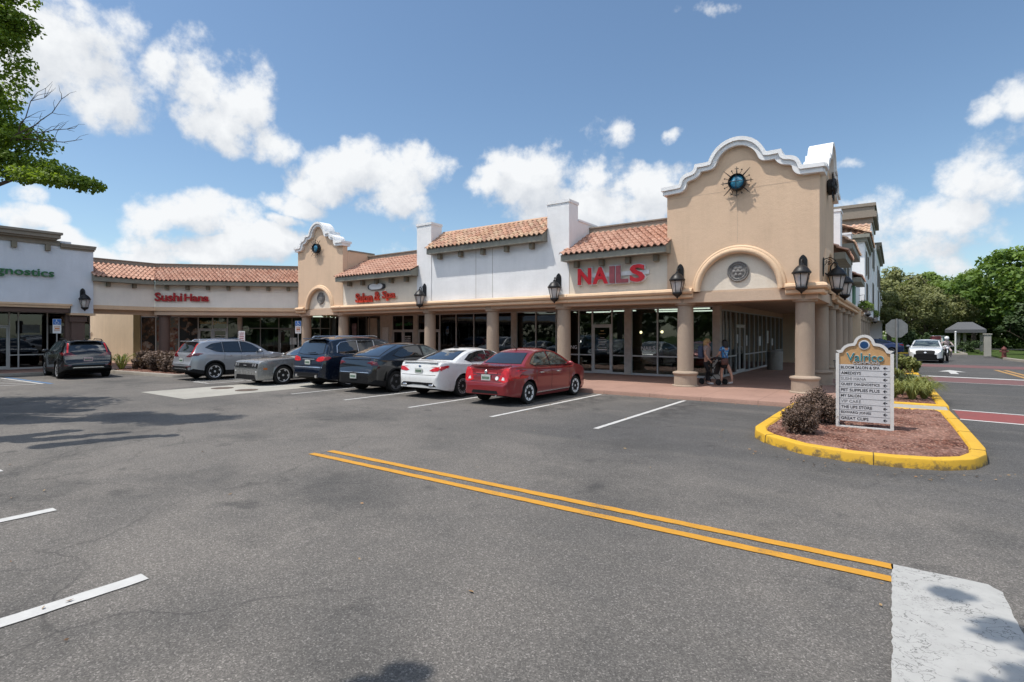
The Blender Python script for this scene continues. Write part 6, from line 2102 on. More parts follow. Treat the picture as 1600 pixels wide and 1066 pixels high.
sp['panels'] = [
    ('rear_window', M_cglass, 'y', [(-0.62, 1.60), (-0.3, 1.65), (0.3, 1.65), (0.62, 1.60), (0.72, 1.24), (0.4, 1.20), (-0.4, 1.20), (-0.72, 1.24)], {}),
    ('windscreen', M_cglass, 'y', [(-0.62, 1.68), (0.62, 1.68), (0.78, 1.24), (-0.78, 1.24)], {'side': 1}),
    ('window_surround', M_chrome, 'x', [(0.62, 1.26), (0.66, 1.50), (0.84, 1.63), (1.3, 1.68), (2.5, 1.69), (2.9, 1.58), (3.45, 1.22), (3.4, 1.19), (0.9, 1.20)], {'off': 0.004}),
    ('rear_quarter_window', M_cglass, 'x', [(0.68, 1.27), (0.72, 1.48), (0.87, 1.60), (1.3, 1.65), (1.52, 1.655), (1.52, 1.235), (0.92, 1.235)], {'off': 0.010}),
    ('rear_side_window', M_cglass, 'x', [(1.60, 1.655), (2.28, 1.66), (2.30, 1.225), (1.60, 1.235)], {'off': 0.010}),
    ('front_side_window', M_cglass, 'x', [(2.38, 1.66), (2.56, 1.65), (2.86, 1.56), (3.33, 1.235), (3.28, 1.215), (2.38, 1.225)], {'off': 0.010}),
    ('tail_lamp', M_tail, 'y', [(0.44, 0.98), (0.56, 1.10), (0.80, 1.14), (0.90, 1.10), (0.89, 0.98), (0.62, 0.95)], {'both': True}),
    ('tail_lamp_side', M_tail, 'x', [(0.07, 1.0), (0.07, 1.12), (0.30, 1.13), (0.36, 1.08), (0.22, 1.0)], {}),
    ('bumper_strip', M_chrome, 'y', [(-0.84, 0.735), (0.84, 0.735), (0.84, 0.765), (-0.84, 0.765)], {'rings': (1.0, 0.8, 0.6, 0.4, 0.2), 'off': 0.012}),
    ('tailgate_strip', M_chrome, 'y', [(-0.36, 1.015), (0.36, 1.015), (0.36, 1.04), (-0.36, 1.04)], {'rings': (1.0, 0.8, 0.6, 0.4, 0.2), 'off': 0.012}),
    ('rear_valance', M_trim, 'y', [(-0.66, 0.44), (0.66, 0.44), (0.7, 0.55), (-0.7, 0.55)], {}),
    ('headlamp', M_lampw, 'y', [(0.5, 0.92), (0.8, 1.0), (0.82, 0.86), (0.6, 0.8)], {'both': True, 'side': 1}),
]
sp['seams'] = [('x', 1, [(1.45, 0.9), (1.56, 1.2)]), ('x', 1, [(2.34, 0.34), (2.34, 1.2)]), ('x', 1, [(3.36, 0.36), (3.40, 1.15)]), ('y', -1, [(-0.8, 0.80), (0.8, 0.80)])]
sp['handles'] = [(1.7, 1.05), (2.65, 1.04)]
sp['mirror'] = (3.15, 1.2); sp['plate'] = (0, 0.92, -1)
def enc_extra(t, bvh, paint):
    out = []
    for s in (1, -1):
        mb = MB(); mb.tube([(s * 0.58, -0.03, 0.44), (s * 0.58, 0.3, 0.44)], 0.055, 10); out.append(mb.build('exhaust', M_chrome, t, smooth=60))
        mb = MB(); mb.tube([(s * 0.68, 0.7, 1.78), (s * 0.68, 0.8, 1.83), (s * 0.68, 2.5, 1.84), (s * 0.68, 2.6, 1.79)], 0.02, 6); out.append(mb.build('roof_rail', M_chrome, t, smooth=60))
    mb = MB(); mb.bbox(-0.62, 0.62, 0.26, 0.52, 1.725, 1.765, 0.015); out.append(mb.build('spoiler', paint, t, smooth=50))
    mb = MB(); mb.tube([(-0.05, 0.12, 1.24), (0.38, 0.13, 1.27)], 0.014, 6); out.append(mb.build('rear_wiper', M_trim, t))
    return out
sp['extra'] = enc_extra
make_car('parked_car', 'dark blue-black large SUV with chrome window surround and bright red tail lamps', 'car', sp, (-16.98, 11.2 + 5.12 / 2, 0), R(0), car_paint('blue_black_paint', (0.005, 0.009, 0.020), 0.0, 0.09))

# ---- grey muscle coupe, nose out
sp = base_spec(5.02, 1.925, 2.95, 1.12, 0.36, 0.05,
    [(0, 0.62), (0.02, 0.80), (0.05, 0.98), (0.10, 1.04), (0.5, 1.07), (0.9, 1.09), (1.3, 1.28), (1.65, 1.41), (2.1, 1.45), (2.45, 1.42), (2.8, 1.27), (3.15, 1.06), (3.3, 1.01), (4.0, 0.985), (4.6, 0.94), (4.90, 0.89), (4.97, 0.83), (5.0, 0.72), (5.02, 0.6)],
    [(0, 1.3), (0.7, 1.10), (0.9, 1.05), (1.7, 1.0), (2.6, 0.97), (3.2, 0.96), (3.5, 1.2), (5.02, 1.2)], 0.97,
    [(0, 0.34), (0.3, 0.26), (0.7, 0.2), (4.6, 0.19), (5.02, 0.22)], tumble=0.48, wheel='five', spokes=5, rim=M_alloy, tw=0.24,
    plan=[(0, 0.82), (0.03, 0.88), (0.1, 0.92), (0.4, 0.98), (0.9, 1.0), (4.1, 1.0), (4.6, 0.975), (4.85, 0.94), (4.97, 0.90), (5.02, 0.86)])
sp['panels'] = [
    ('rear_window', M_cglass, 'y', [(-0.5, 1.37), (0.5, 1.37), (0.62, 1.12), (-0.62, 1.12)], {}),
    ('windscreen', M_cglass, 'y', [(-0.54, 1.385), (0.54, 1.385), (0.70, 1.06), (-0.70, 1.06)], {'side': 1}),
    ('side_window', M_cglass, 'x', [(1.55, 1.12), (1.65, 1.32), (1.95, 1.365), (2.3, 1.36), (2.6, 1.26), (2.98, 1.04), (2.9, 1.01), (1.6, 1.03)], {}),
    ('grille', M_trim, 'y', [(-0.80, 0.68), (0.80, 0.68), (0.79, 0.82), (-0.79, 0.82)], {'side': 1, 'off': 0.028, 'skirt': 0.06}),
    ('headlamp', simple('grey_lamp_lens', (0.22, 0.22, 0.23), 0.15, coat=1.0), 'y', [(0.68 + 0.052 * math.cos(a * PI / 6), 0.755 + 0.052 * math.sin(a * PI / 6)) for a in range(12)], {'both': True, 'side': 1, 'off': 0.036}),
    ('inner_headlamp', simple('grey_lamp_lens2', (0.18, 0.18, 0.19), 0.15, coat=1.0), 'y', [(0.52 + 0.052 * math.cos(a * PI / 6), 0.755 + 0.052 * math.sin(a * PI / 6)) for a in range(12)], {'both': True, 'side': 1, 'off': 0.036}),
    ('air_intake', M_trim, 'y', [(-0.70, 0.23), (0.70, 0.23), (0.62, 0.40), (-0.62, 0.40)], {'side': 1, 'off': 0.015}),
    ('fog_lamp', M_lampw, 'y', [(0.68, 0.50), (0.76, 0.50), (0.76, 0.55), (0.68, 0.55)], {'both': True, 'side': 1, 'off': 0.01}),
    ('side_marker', M_amber, 'x', [(4.70, 0.60), (4.84, 0.60), (4.84, 0.66), (4.70, 0.66)], {}),
    ('bonnet_scoop', M_trim, 'z', [(0.28, 3.95), (0.42, 3.95), (0.42, 4.2), (0.28, 4.2)], {'both': True}),
    ('tail_lamp', M_tail, 'y', [(0.15, 0.84), (0.82, 0.84), (0.82, 0.94), (0.15, 0.94)], {'both': True}),
]
sp['seams'] = [('x', 1, [(1.7, 0.4), (1.65, 1.0)]), ('x', 1, [(3.05, 0.28), (3.05, 0.98)]), ('x', 1, [(1.72, 0.28), (3.05, 0.28)]), ('z', 1, [(0.78, 3.3), (0.80, 4.8)]), ('z', 1, [(-0.78, 3.3), (-0.80, 4.8)])]
sp['handles'] = [(1.95, 0.86)]; sp['handle'] = M_trim
sp['mirror'] = (2.9, 1.02); sp['plate'] = (0, 0.5, 1); sp['plate_on'] = False
def dod_extra(t, bvh, paint):
    mb = MB(); mb.bbox(-0.10, 0.10, 5.03, 5.055, 0.73, 0.765, 0.006)
    return [mb.build('badge', M_chrome, t)]
sp['extra'] = dod_extra
make_car('parked_car', 'grey two-door muscle coupe parked nose out beside the blue-black SUV', 'car', sp, (-19.85, 10.55 + 5.02 / 2, 0), R(180), car_paint('destroyer_grey_paint', (0.20, 0.20, 0.195), 0.2, 0.25))

# ---- silver compact SUV
def compact_suv(dark=False):
    sp = base_spec(4.62, 1.855, 2.66, 0.98, 0.36, 0.06,
        [(0, 0.56), (0.015, 0.67), (0.055, 0.72), (0.085, 0.85), (0.12, 1.0), (0.16, 1.12), (0.27, 1.32), (0.39, 1.53), (0.49, 1.60), (0.8, 1.655), (1.4, 1.69), (2.0, 1.685), (2.5, 1.63), (2.9, 1.48), (3.35, 1.19), (3.5, 1.12), (4.0, 1.03), (4.35, 0.93), (4.55, 0.75), (4.62, 0.6)],
        [(0, 1.3), (0.1, 1.13), (0.5, 1.12), (1.6, 1.09), (3.0, 1.05), (3.45, 1.04), (3.7, 1.2), (4.62, 1.3)], 1.08,
        [(0, 0.42), (0.3, 0.32), (0.7, 0.25), (4.2, 0.23), (4.62, 0.3)], tumble=0.34, wheel='five', spokes=6, rim=M_alloy, tw=0.235, clad=True)
    sp['panels'] = [
        ('rear_window', M_cglass, 'y', [(-0.54, 1.52), (0.54, 1.52), (0.66, 1.17), (-0.66, 1.17)], {}),
        ('windscreen', M_cglass, 'y', [(-0.58, 1.58), (0.58, 1.58), (0.74, 1.18), (-0.74, 1.18)], {'side': 1}),
        ('rear_quarter_window', M_cglass, 'x', [(0.66, 1.36), (0.92, 1.50), (1.32, 1.56), (1.32, 1.165), (1.05, 1.20)], {}),
        ('rear_side_window', M_cglass, 'x', [(1.38, 1.565), (2.04, 1.58), (2.08, 1.145), (1.38, 1.165)], {}),
        ('front_side_window', M_cglass, 'x', [(2.14, 1.58), (2.35, 1.56), (2.66, 1.44), (3.08, 1.15), (3.0, 1.13), (2.14, 1.145)], {}),
        ('tail_lamp_upper', M_tail, 'y', [(0.66, 1.12), (0.72, 1.12), (0.655, 1.52), (0.60, 1.52)], {'both': True, 'off': 0.012}),
        ('tail_lamp', M_taild, 'y', [(0.34, 0.98), (0.60, 1.12), (0.86, 1.11), (0.87, 1.02), (0.6, 0.97)], {'both': True}),
        ('tail_lamp_side', M_taild, 'x', [(0.06, 1.02), (0.08, 1.12), (0.40, 1.135), (0.55, 1.10), (0.25, 1.03)], {}),
        ('lower_bumper', M_trim, 'y', [(-0.78, 0.44), (0.78, 0.44), (0.8, 0.60), (-0.8, 0.60)], {'off': 0.003}),
        ('bumper_reflector', M_taild, 'y', [(0.58, 0.565), (0.8, 0.575), (0.8, 0.615), (0.58, 0.605)], {'both': True, 'off': 0.01}),
        ('skid_strip', M_chrome, 'y', [(-0.55, 0.475), (0.55, 0.475), (0.50, 0.51), (-0.50, 0.51)], {'rings': (1.0, 0.5), 'off': 0.01}),
        ('headlamp', M_lampw, 'y', [(0.46, 0.86), (0.78, 0.93), (0.78, 0.83), (0.5, 0.79)], {'both': True, 'side': 1}),
        ('grille', M_trim, 'y', [(-0.42, 0.62), (0.42, 0.62), (0.46, 0.86), (-0.46, 0.86)], {'side': 1}),
    ]
    sp['seams'] = [('x', 1, [(1.36, 0.85), (1.40, 1.13)]), ('x', 1, [(2.10, 0.4), (2.10, 1.13)]), ('x', 1, [(3.05, 0.4), (3.1, 1.08)]), ('y', -1, [(-0.7, 0.66), (0.7, 0.66)])]
    sp['handles'] = [(1.58, 1.0), (2.38, 0.985)]
    sp['mirror'] = (2.9, 1.13); sp['plate'] = (0, 0.83, -1)
    def ex(t, bvh, paint):
        mb = MB(); mb.bbox(-0.56, 0.56, 0.24, 0.52, 1.595, 1.63, 0.012); a = mb.build('spoiler', paint, t, smooth=50)
        mb = MB(); mb.bbox(-0.03, 0.03, 0.75, 0.98, 1.64, 1.70, 0.025); b = mb.build('roof_fin', paint, t, smooth=50)
        out = [a, b]
        for s in (1, -1):
            mb = MB(); mb.tube([(s * 0.62, 0.75, 1.62), (s * 0.62, 0.85, 1.68), (s * 0.62, 2.1, 1.70), (s * 0.62, 2.25, 1.65)], 0.018, 6); out.append(mb.build('roof_rail', M_trim if dark else M_chrome, t, smooth=60))
        return out
    sp['extra'] = ex
    return sp
sp = compact_suv()
make_car('parked_car', 'silver compact SUV at the left end of the parked row, beside the brown hedge', 'car', sp, (-24.0, 10.0 + 4.62 / 2, 0), R(0), car_paint('silver_paint', (0.36, 0.37, 0.39), 0.55, 0.3))
sp = compact_suv(True)
sp['handle'] = M_trim
sp['platem'] = simple('pink_tinted_plate', (0.5, 0.36, 0.38), 0.5)
make_car('parked_car', 'black SUV seen from behind in front of the clinic, far left', 'car', sp, (-30.5, 8.35, 0), R(85), car_paint('black_suv_paint', (0.006, 0.006, 0.007), 0.0, 0.09))

# ---- approaching white SUV on the right-hand drive, lamps lit
sp = base_spec(4.80, 1.95, 2.87, 0.98, 0.37, 0.06,
    [(0, 0.66), (0.02, 0.85), (0.10, 1.12), (0.3, 1.45), (0.46, 1.58), (0.9, 1.65), (1.5, 1.67), (2.1, 1.655), (2.55, 1.58), (2.95, 1.42), (3.4, 1.16), (3.55, 1.10), (4.2, 1.04), (4.55, 0.96), (4.72, 0.82), (4.80, 0.62)],
    [(0, 1.3), (0.1, 1.13), (0.5, 1.12), (1.6, 1.09), (3.0, 1.05), (3.45, 1.04), (3.7, 1.2), (4.80, 1.3)], 1.08,
    [(0, 0.42), (0.3, 0.32), (0.7, 0.25), (4.3, 0.22), (4.80, 0.26)], tumble=0.34, wheel='five', spokes=6, rim=M_alloy, tw=0.24, clad=True)
sp['panels'] = [
    ('rear_window', M_cglass, 'y', [(-0.54, 1.52), (0.54, 1.52), (0.66, 1.17), (-0.66, 1.17)], {}),
    ('windscreen', M_cglassl, 'y', [(-0.60, 1.57), (0.60, 1.57), (0.76, 1.16), (-0.76, 1.16)], {'side': 1}),
    ('rear_side_window', M_cglass, 'x', [(0.7, 1.36), (0.95, 1.52), (2.0, 1.57), (2.05, 1.145), (1.0, 1.18)], {}),
    ('front_side_window', M_cglass, 'x', [(2.12, 1.57), (2.4, 1.53), (2.7, 1.42), (3.12, 1.15), (3.0, 1.13), (2.12, 1.145)], {}),
    ('grille', M_trim, 'y', [(-0.50, 0.62), (0.50, 0.62), (0.54, 0.86), (0.35, 0.90), (-0.35, 0.90), (-0.54, 0.86)], {'side': 1}),
    ('lower_intake', M_trim, 'y', [(-0.66, 0.30), (0.66, 0.30), (0.62, 0.44), (-0.62, 0.44)], {'side': 1}),
    ('headlamp', M_headon, 'y', [(0.56, 0.84), (0.80, 0.90), (0.80, 0.82), (0.6, 0.79)], {'both': True, 'side': 1}),
    ('badge', M_chrome, 'y', [(-0.09, 0.74), (0, 0.80), (0.09, 0.74), (0, 0.69)], {'side': 1, 'off': 0.015}),
]
sp['seams'] = []
sp['handles'] = [(1.58, 1.0), (2.38, 0.985)]
sp['mirror'] = (2.95, 1.13); sp['plate'] = (0, 0.5, 1); sp['plate_on'] = False
make_car('moving_car', 'white SUV with lit headlamps driving towards us on the right-hand drive', 'car', sp, (1.72, 46.8, 0), R(176), car_paint('pearl_white_paint', (0.60, 0.61, 0.61), 0.0, 0.25), group=None).scale = (0.96, 0.96, 0.93)
sp = sp_sedan
make_car('parked_car', 'dark blue car glimpsed behind the directory sign by the far kerb', 'car', sp, (-1.9, 61.5, 0), R(105), car_paint('deep_blue_paint', (0.012, 0.03, 0.12), 0.3, 0.25), group='cars at the far side of the right-hand drive')
sp = compact_suv()
make_car('parked_car', 'white car half hidden by shrubs at the far right edge', 'car', sp, (9.6, 47.5, 0.1), R(70), car_paint('plain_white_paint', (0.62, 0.62, 0.62), 0.0, 0.3), group='cars at the far side of the right-hand drive')

# ------------------------------------------------------------------ directory sign
ds = empty('directory_sign', (-0.485, 12.03, 0.13), 0, 'white and tan plaza directory sign listing shops, standing in the mulch island', 'sign')
M_dsw = simple('directory_white', (0.52, 0.52, 0.53), 0.5, var=0.04)
M_dst = simple('directory_tan', (0.46, 0.27, 0.12), 0.6, var=0.06)
M_dsf = simple('directory_frame', (0.60, 0.585, 0.56), 0.55, var=0.08)
M_ink = simple('black_vinyl', (0.015, 0.015, 0.02), 0.5)
M_inkg = simple('grey_vinyl', (0.13, 0.13, 0.14), 0.5)
M_teal = simple('teal_letter', (0.02, 0.19, 0.22), 0.4)
hw = 0.455
H = [(0.0, 1.775)] + [(0.165 * math.sin(R(a)), 1.61 + 0.165 * math.cos(R(a))) for a in range(10, 81, 10)] + [(0.175, 1.615), (0.215, 1.61), (0.26, 1.60), (0.32, 1.565), (0.36, 1.52), (0.375, 1.485), (hw, 1.475)]
I = inset(H, 0.05)
I = [(min(u, hw - 0.055), z) for u, z in I]
mb = MB()
mb.strip_y(mirror(H), mirror(I), -0.04, 0.04)
mb.box(-hw, -hw + 0.055, -0.04, 0.04, -0.1, 1.425); mb.box(hw - 0.055, hw, -0.04, 0.04, -0.1, 1.425); mb.box(-hw + 0.055, hw - 0.055, -0.035, 0.035, 0.0, 0.045)
mb.build('frame', M_dsf, ds)
bm = bmesh.new()
poly = [(u, z + 0.01) for u, z in mirror(I)] + [(hw - 0.05, 1.215), (-hw + 0.05, 1.215)]
f = bm.faces.new([bm.verts.new((u, -0.018, z)) for u, z in poly]); r_ = bmesh.ops.extrude_face_region(bm, geom=[f])
for v in r_['geom']:
    if isinstance(v, bmesh.types.BMVert): v.co.y += 0.036
bmesh.ops.triangulate(bm, faces=[q for q in bm.faces if len(q.verts) > 4]); bm.verts.index_update()
mb = MB(); mb.add([v.co[:] for v in bm.verts], [[v.index for v in q.verts] for q in bm.faces]); bm.free()
mb.build('header_panel', M_dst, ds)
mb = MB(); mb.box(-hw + 0.057, hw - 0.057, -0.02, 0.02, 0.14, 1.213); wp = mb.build('list_panel', M_dsw, ds)
mb = MB()
for k in range(1, 10): mb.box(-hw + 0.06, hw - 0.06, -0.0225, -0.0205, 1.21 - k * 0.107 - 0.0025, 1.21 - k * 0.107 + 0.0025)
mb.build('divider', M_inkg, wp)
for k, (s, g_) in enumerate((('BLOOM SALON & SPA', 0), ('AMEDISYS', 0), ('SUSHI HANA', 1), ('QUEST DIAGNOSTICS', 0), ('PET SUPPLIES PLUS', 0), ('MY SALON', 0), ('VIP CARE', 1), ('THE UPS STORE', 0), ('EDWARD JONES', 0), ('GREAT CLIPS', 0))):
    z = 1.157 - k * 0.107
    wd = 0.038 * len(s) * (1.0 if len(s) > 12 else 1.05)
    text_mb(s, min(0.61, wd), 0.054, 0.002, 0.016 if not g_ else 0.0, 'L').build('shop_name', M_inkg if g_ else M_ink, wp, loc=(-hw + 0.085, -0.0215, z))
    mb = MB()
    a = 0.29
    mb.box(a + 0.012, a + 0.065, -0.024, -0.021, z - 0.006, z + 0.006)
    mb.prism_y([(a, z), (a + 0.03, z - 0.026), (a + 0.042, z - 0.026), (a + 0.016, z), (a + 0.042, z + 0.026), (a + 0.03, z + 0.026)], -0.0245, -0.021)
    mb.build('arrow', M_ink, wp)
text_mb('Valrico', 0.595, 0.165, 0.012, 0.02).build('name_outline', M_dsw, ds, loc=(0.01, -0.024, 1.355))
text_mb('Valrico', 0.58, 0.152, 0.012, 0.0).build('name_lettering', M_teal, ds, loc=(0.01, -0.032, 1.355))
text_mb('COMMONS', 0.42, 0.05, 0.01, 0.008).build('name_lettering', M_dsw, ds, loc=(0.03, -0.026, 1.25))
mb = MB(); mb.M = Matrix.Translation((0, -0.018, 1.585)) @ Matrix.Rotation(R(90), 4, 'X'); mb.lathe([(0.088, 0), (0.088, 0.012), (0.07, 0.014)], n=28); ro = mb.build('roundel_ring', M_dsw, ds)
mb = MB(); mb.M = Matrix.Translation((0, -0.022, 1.585)) @ Matrix.Rotation(R(90), 4, 'X'); mb.lathe([(0.066, 0), (0.066, 0.014), (0.03, 0.016)], n=28); mb.build('roundel', M_dblue, ro)

# stop sign seen from behind
st = empty('stop_sign', (0.02, 27.2, 0.1), R(4), 'grey back of an octagonal stop sign on a steel post behind the directory sign', 'sign')
mb = MB(); mb.prism_y([(0.405 * math.cos(R(22.5 + 45 * k)), 2.05 + 0.405 * math.sin(R(22.5 + 45 * k))) for k in range(8)], -0.004, 0.0); mb.build('plate', simple('bare_aluminium', (0.25, 0.26, 0.26), 0.5, metal=0.5, var=0.1), st)
mb = MB(); mb.prism_y([(0.40 * math.cos(R(22.5 + 45 * k)), 2.05 + 0.40 * math.sin(R(22.5 + 45 * k))) for k in range(8)], 0.001, 0.004); mb.build('red_face', M_red, st)
mb = MB(); mb.tube([(0, -0.035, -0.1), (0, -0.035, 2.45)], 0.032, 8); mb.build('post', M_steel, st, smooth=60)

# parking signs
def parking_sign(loc, rz, label):
    t = empty('parking_sign', loc, rz, label, 'sign', 'blue and white accessible parking signs')
    mb = MB(); mb.tube([(0, 0.03, -0.1), (0, 0.03, 2.5)], 0.03, 8); mb.build('post', M_steel, t, smooth=60)
    mb = MB(); mb.bbox(-0.16, 0.16, -0.006, 0.0, 1.85, 2.55, 0.002); p = mb.build('white_plate', M_signw, t)
    mb = MB(); mb.bbox(-0.15, 0.15, -0.012, -0.007, 2.27, 2.54, 0.002); mb.build('blue_plate', M_sky_blue, t)
    mb = MB(); mb.tube([(-0.02, -0.016, 2.48), (-0.01, -0.016, 2.41), (0.05, -0.016, 2.40), (0.08, -0.016, 2.33)], 0.012, 6); mb.ball((-0.02, -0.016, 2.50), 0.02, 8, sy=0.3)
    mb.tube([(-0.01 + 0.065 * math.cos(R(a)), -0.016, 2.365 + 0.065 * math.sin(R(a))) for a in range(130, 340, 15)], 0.009, 6); mb.build('symbol', M_signw, t)
    mb = MB()
    for k in range(4): mb.box(-0.11, 0.11, -0.010, -0.007, 2.18 - k * 0.07, 2.205 - k * 0.07)
    mb.box(-0.08, 0.1, -0.011, -0.007, 2.05, 2.10)
    mb.build('small_print', M_amber, t)
    return t
p0 = parking_sign((-27.36, 17.54, 0.1), R(45), 'blue and white accessible parking sign in front of the door left of the small gable')
c = copy_tree(p0); c.location = (-33.2, 8.33, 0.1); c.rotation_euler = (0, 0, R(82)); c['label'] = 'blue and white accessible parking sign in front of the clinic window at far left'
t = empty('notice_sign', (-29.46, 15.44, 0.1), R(40), 'small white notice on a low post behind the silver SUV', 'sign')
mb = MB(); mb.bbox(-0.17, 0.17, -0.01, 0.0, 1.28, 1.98, 0.004); mb.build('plate', M_signw, t)
mb = MB(); mb.tube([(0, 0.03, -0.05), (0, 0.03, 1.9)], 0.03, 8); mb.build('post', M_steel, t)
mb = MB()
for k in range(5): mb.box(-0.12, 0.12 - 0.02 * (k % 2), -0.014, -0.0105, 1.85 - k * 0.1, 1.89 - k * 0.1)
mb.build('small_print', M_redf, t)
# parcel / newspaper box by the clinic
t = empty('red_box', (-33.1, 10.02, 0.12), R(60), 'red box standing by the clinic corner, half hidden by the black SUV', 'box')
mb = MB(); mb.bbox(-0.17, 0.17, -0.2, 0.2, 0.0, 1.02, 0.02); mb.build('body', simple('worn_red_paint', (0.35, 0.045, 0.03), 0.5, var=0.2), t)
mb = MB(); mb.bbox(-0.19, 0.19, -0.22, 0.22, 1.02, 1.08, 0.015); mb.build('lid', simple('worn_red_lid', (0.28, 0.04, 0.03), 0.5, var=0.2), t)
# litter bin under the arcade
t = empty('litter_bin', (-4.95, 29.6, 0.12), 0, 'pale round litter bin beside the glazed side walk', 'bin')
mb = MB(); mb.lathe([(0.34, 0), (0.36, 0.04), (0.36, 0.80), (0.34, 0.84)], n=24); mb.build('body', simple('exposed_pebble', (0.26, 0.25, 0.23), 0.9, var=0.35, scale=30, bump=0.6), t, smooth=40)
mb = MB(); mb.lathe([(0.38, 0.84), (0.38, 0.90), (0.30, 0.98), (0.16, 1.0), (0.15, 0.96)], n=24); mb.build('lid', simple('grey_lid', (0.25, 0.25, 0.24), 0.6), t, smooth=40)
# dark garden chair by the second side column
t = empty('patio_chair', (-1.35, 21.2, 0.12), R(70), 'dark metal patio chair beside the second side column, behind the shrubs', 'chair')
mb = MB(); mb.bbox(-0.24, 0.24, -0.22, 0.22, 0.42, 0.46, 0.01); mb.build('seat', M_blackp, t)
mb = MB()
for k in range(6): mb.tube([(-0.22 + k * 0.088, 0.22, 0.45), (-0.22 + k * 0.088, 0.30, 0.9)], 0.01, 6)
mb.tube([(-0.24, 0.30, 0.9), (0.24, 0.30, 0.9)], 0.016, 6); mb.build('backrest', M_black, t)
for sx in (1, -1):
    for sy in (1, -1):
        mb = MB(); mb.tube([(sx * 0.22, sy * 0.2, 0.43), (sx * 0.24, sy * 0.24, 0.0)], 0.014, 6); mb.build('leg', M_black, t)

# ------------------------------------------------------------------ people
def skin_mesh(name, chains, mat, parent, sub=2):
    """chains: list of [(x, y, z, r), ...]; later chains start at an index (j) of the first list to branch"""
    vs = []; es = []; rs = []
    for ch in chains:
        prev = None
        pts = ch
        if isinstance(ch[0], int): prev = ch[0]; pts = ch[1:]
        for (x, y, z, r) in pts:
            vs.append((x, y, z)); rs.append(r)
            if prev is not None: es.append((prev, len(vs) - 1))
            prev = len(vs) - 1
    me = bpy.data.meshes.new(name); me.from_pydata(vs, es, [])
    ob = bpy.data.objects.new(name, me); C.objects.link(ob)
    m = ob.modifiers.new('skin', 'SKIN'); m.use_smooth_shade = True
    for i, sv in enumerate(me.skin_vertices[0].data):
        rr_ = rs[i] if isinstance(rs[i], tuple) else (rs[i], rs[i])
        sv.radius = rr_; sv.use_root = (i == 0)
    s = ob.modifiers.new('sub', 'SUBSURF'); s.levels = sub; s.render_levels = sub
    dg = bpy.context.evaluated_depsgraph_get()
    nm = bpy.data.meshes.new_from_object(ob.evaluated_get(dg))
    bpy.data.objects.remove(ob)
    nm.materials.clear(); nm.materials.append(mat)
    nm.name = name
    nm.shade_smooth()
    o = bpy.data.objects.new(name, nm); C.objects.link(o); o.parent = parent
    return o


M_skin = simple('light_skin', (0.44, 0.24, 0.17), 0.6, var=0.08)
M_blond = simple('blond_hair', (0.38, 0.25, 0.11), 0.6, var=0.35, scale=30)
M_brunette = simple('dark_hair', (0.012, 0.009, 0.008), 0.5, var=0.3)
M_greyshirt = simple('mauve_grey_shirt', (0.30, 0.245, 0.235), 0.85, var=0.12)
M_darktr = simple('black_cloth', (0.012, 0.012, 0.014), 0.9)
M_bluesh = NT('blue_print_cloth'); _v = M_bluesh.coord(); M_bluesh.color(M_bluesh.ramp(M_bluesh.noise(_v, 16, 3), [(0.40, (0.025, 0.14, 0.40)), (0.55, (0.05, 0.27, 0.58)), (0.66, (0.45, 0.55, 0.55))])); M_bluesh.set(Roughness=0.85); M_bluesh = M_bluesh.mat
M_denim = simple('blue_denim_pack', (0.05, 0.075, 0.14), 0.85)
M_shoe = simple('pale_shoe', (0.55, 0.53, 0.52), 0.7)
M_bag = simple('brown_leather', (0.085, 0.03, 0.022), 0.55)


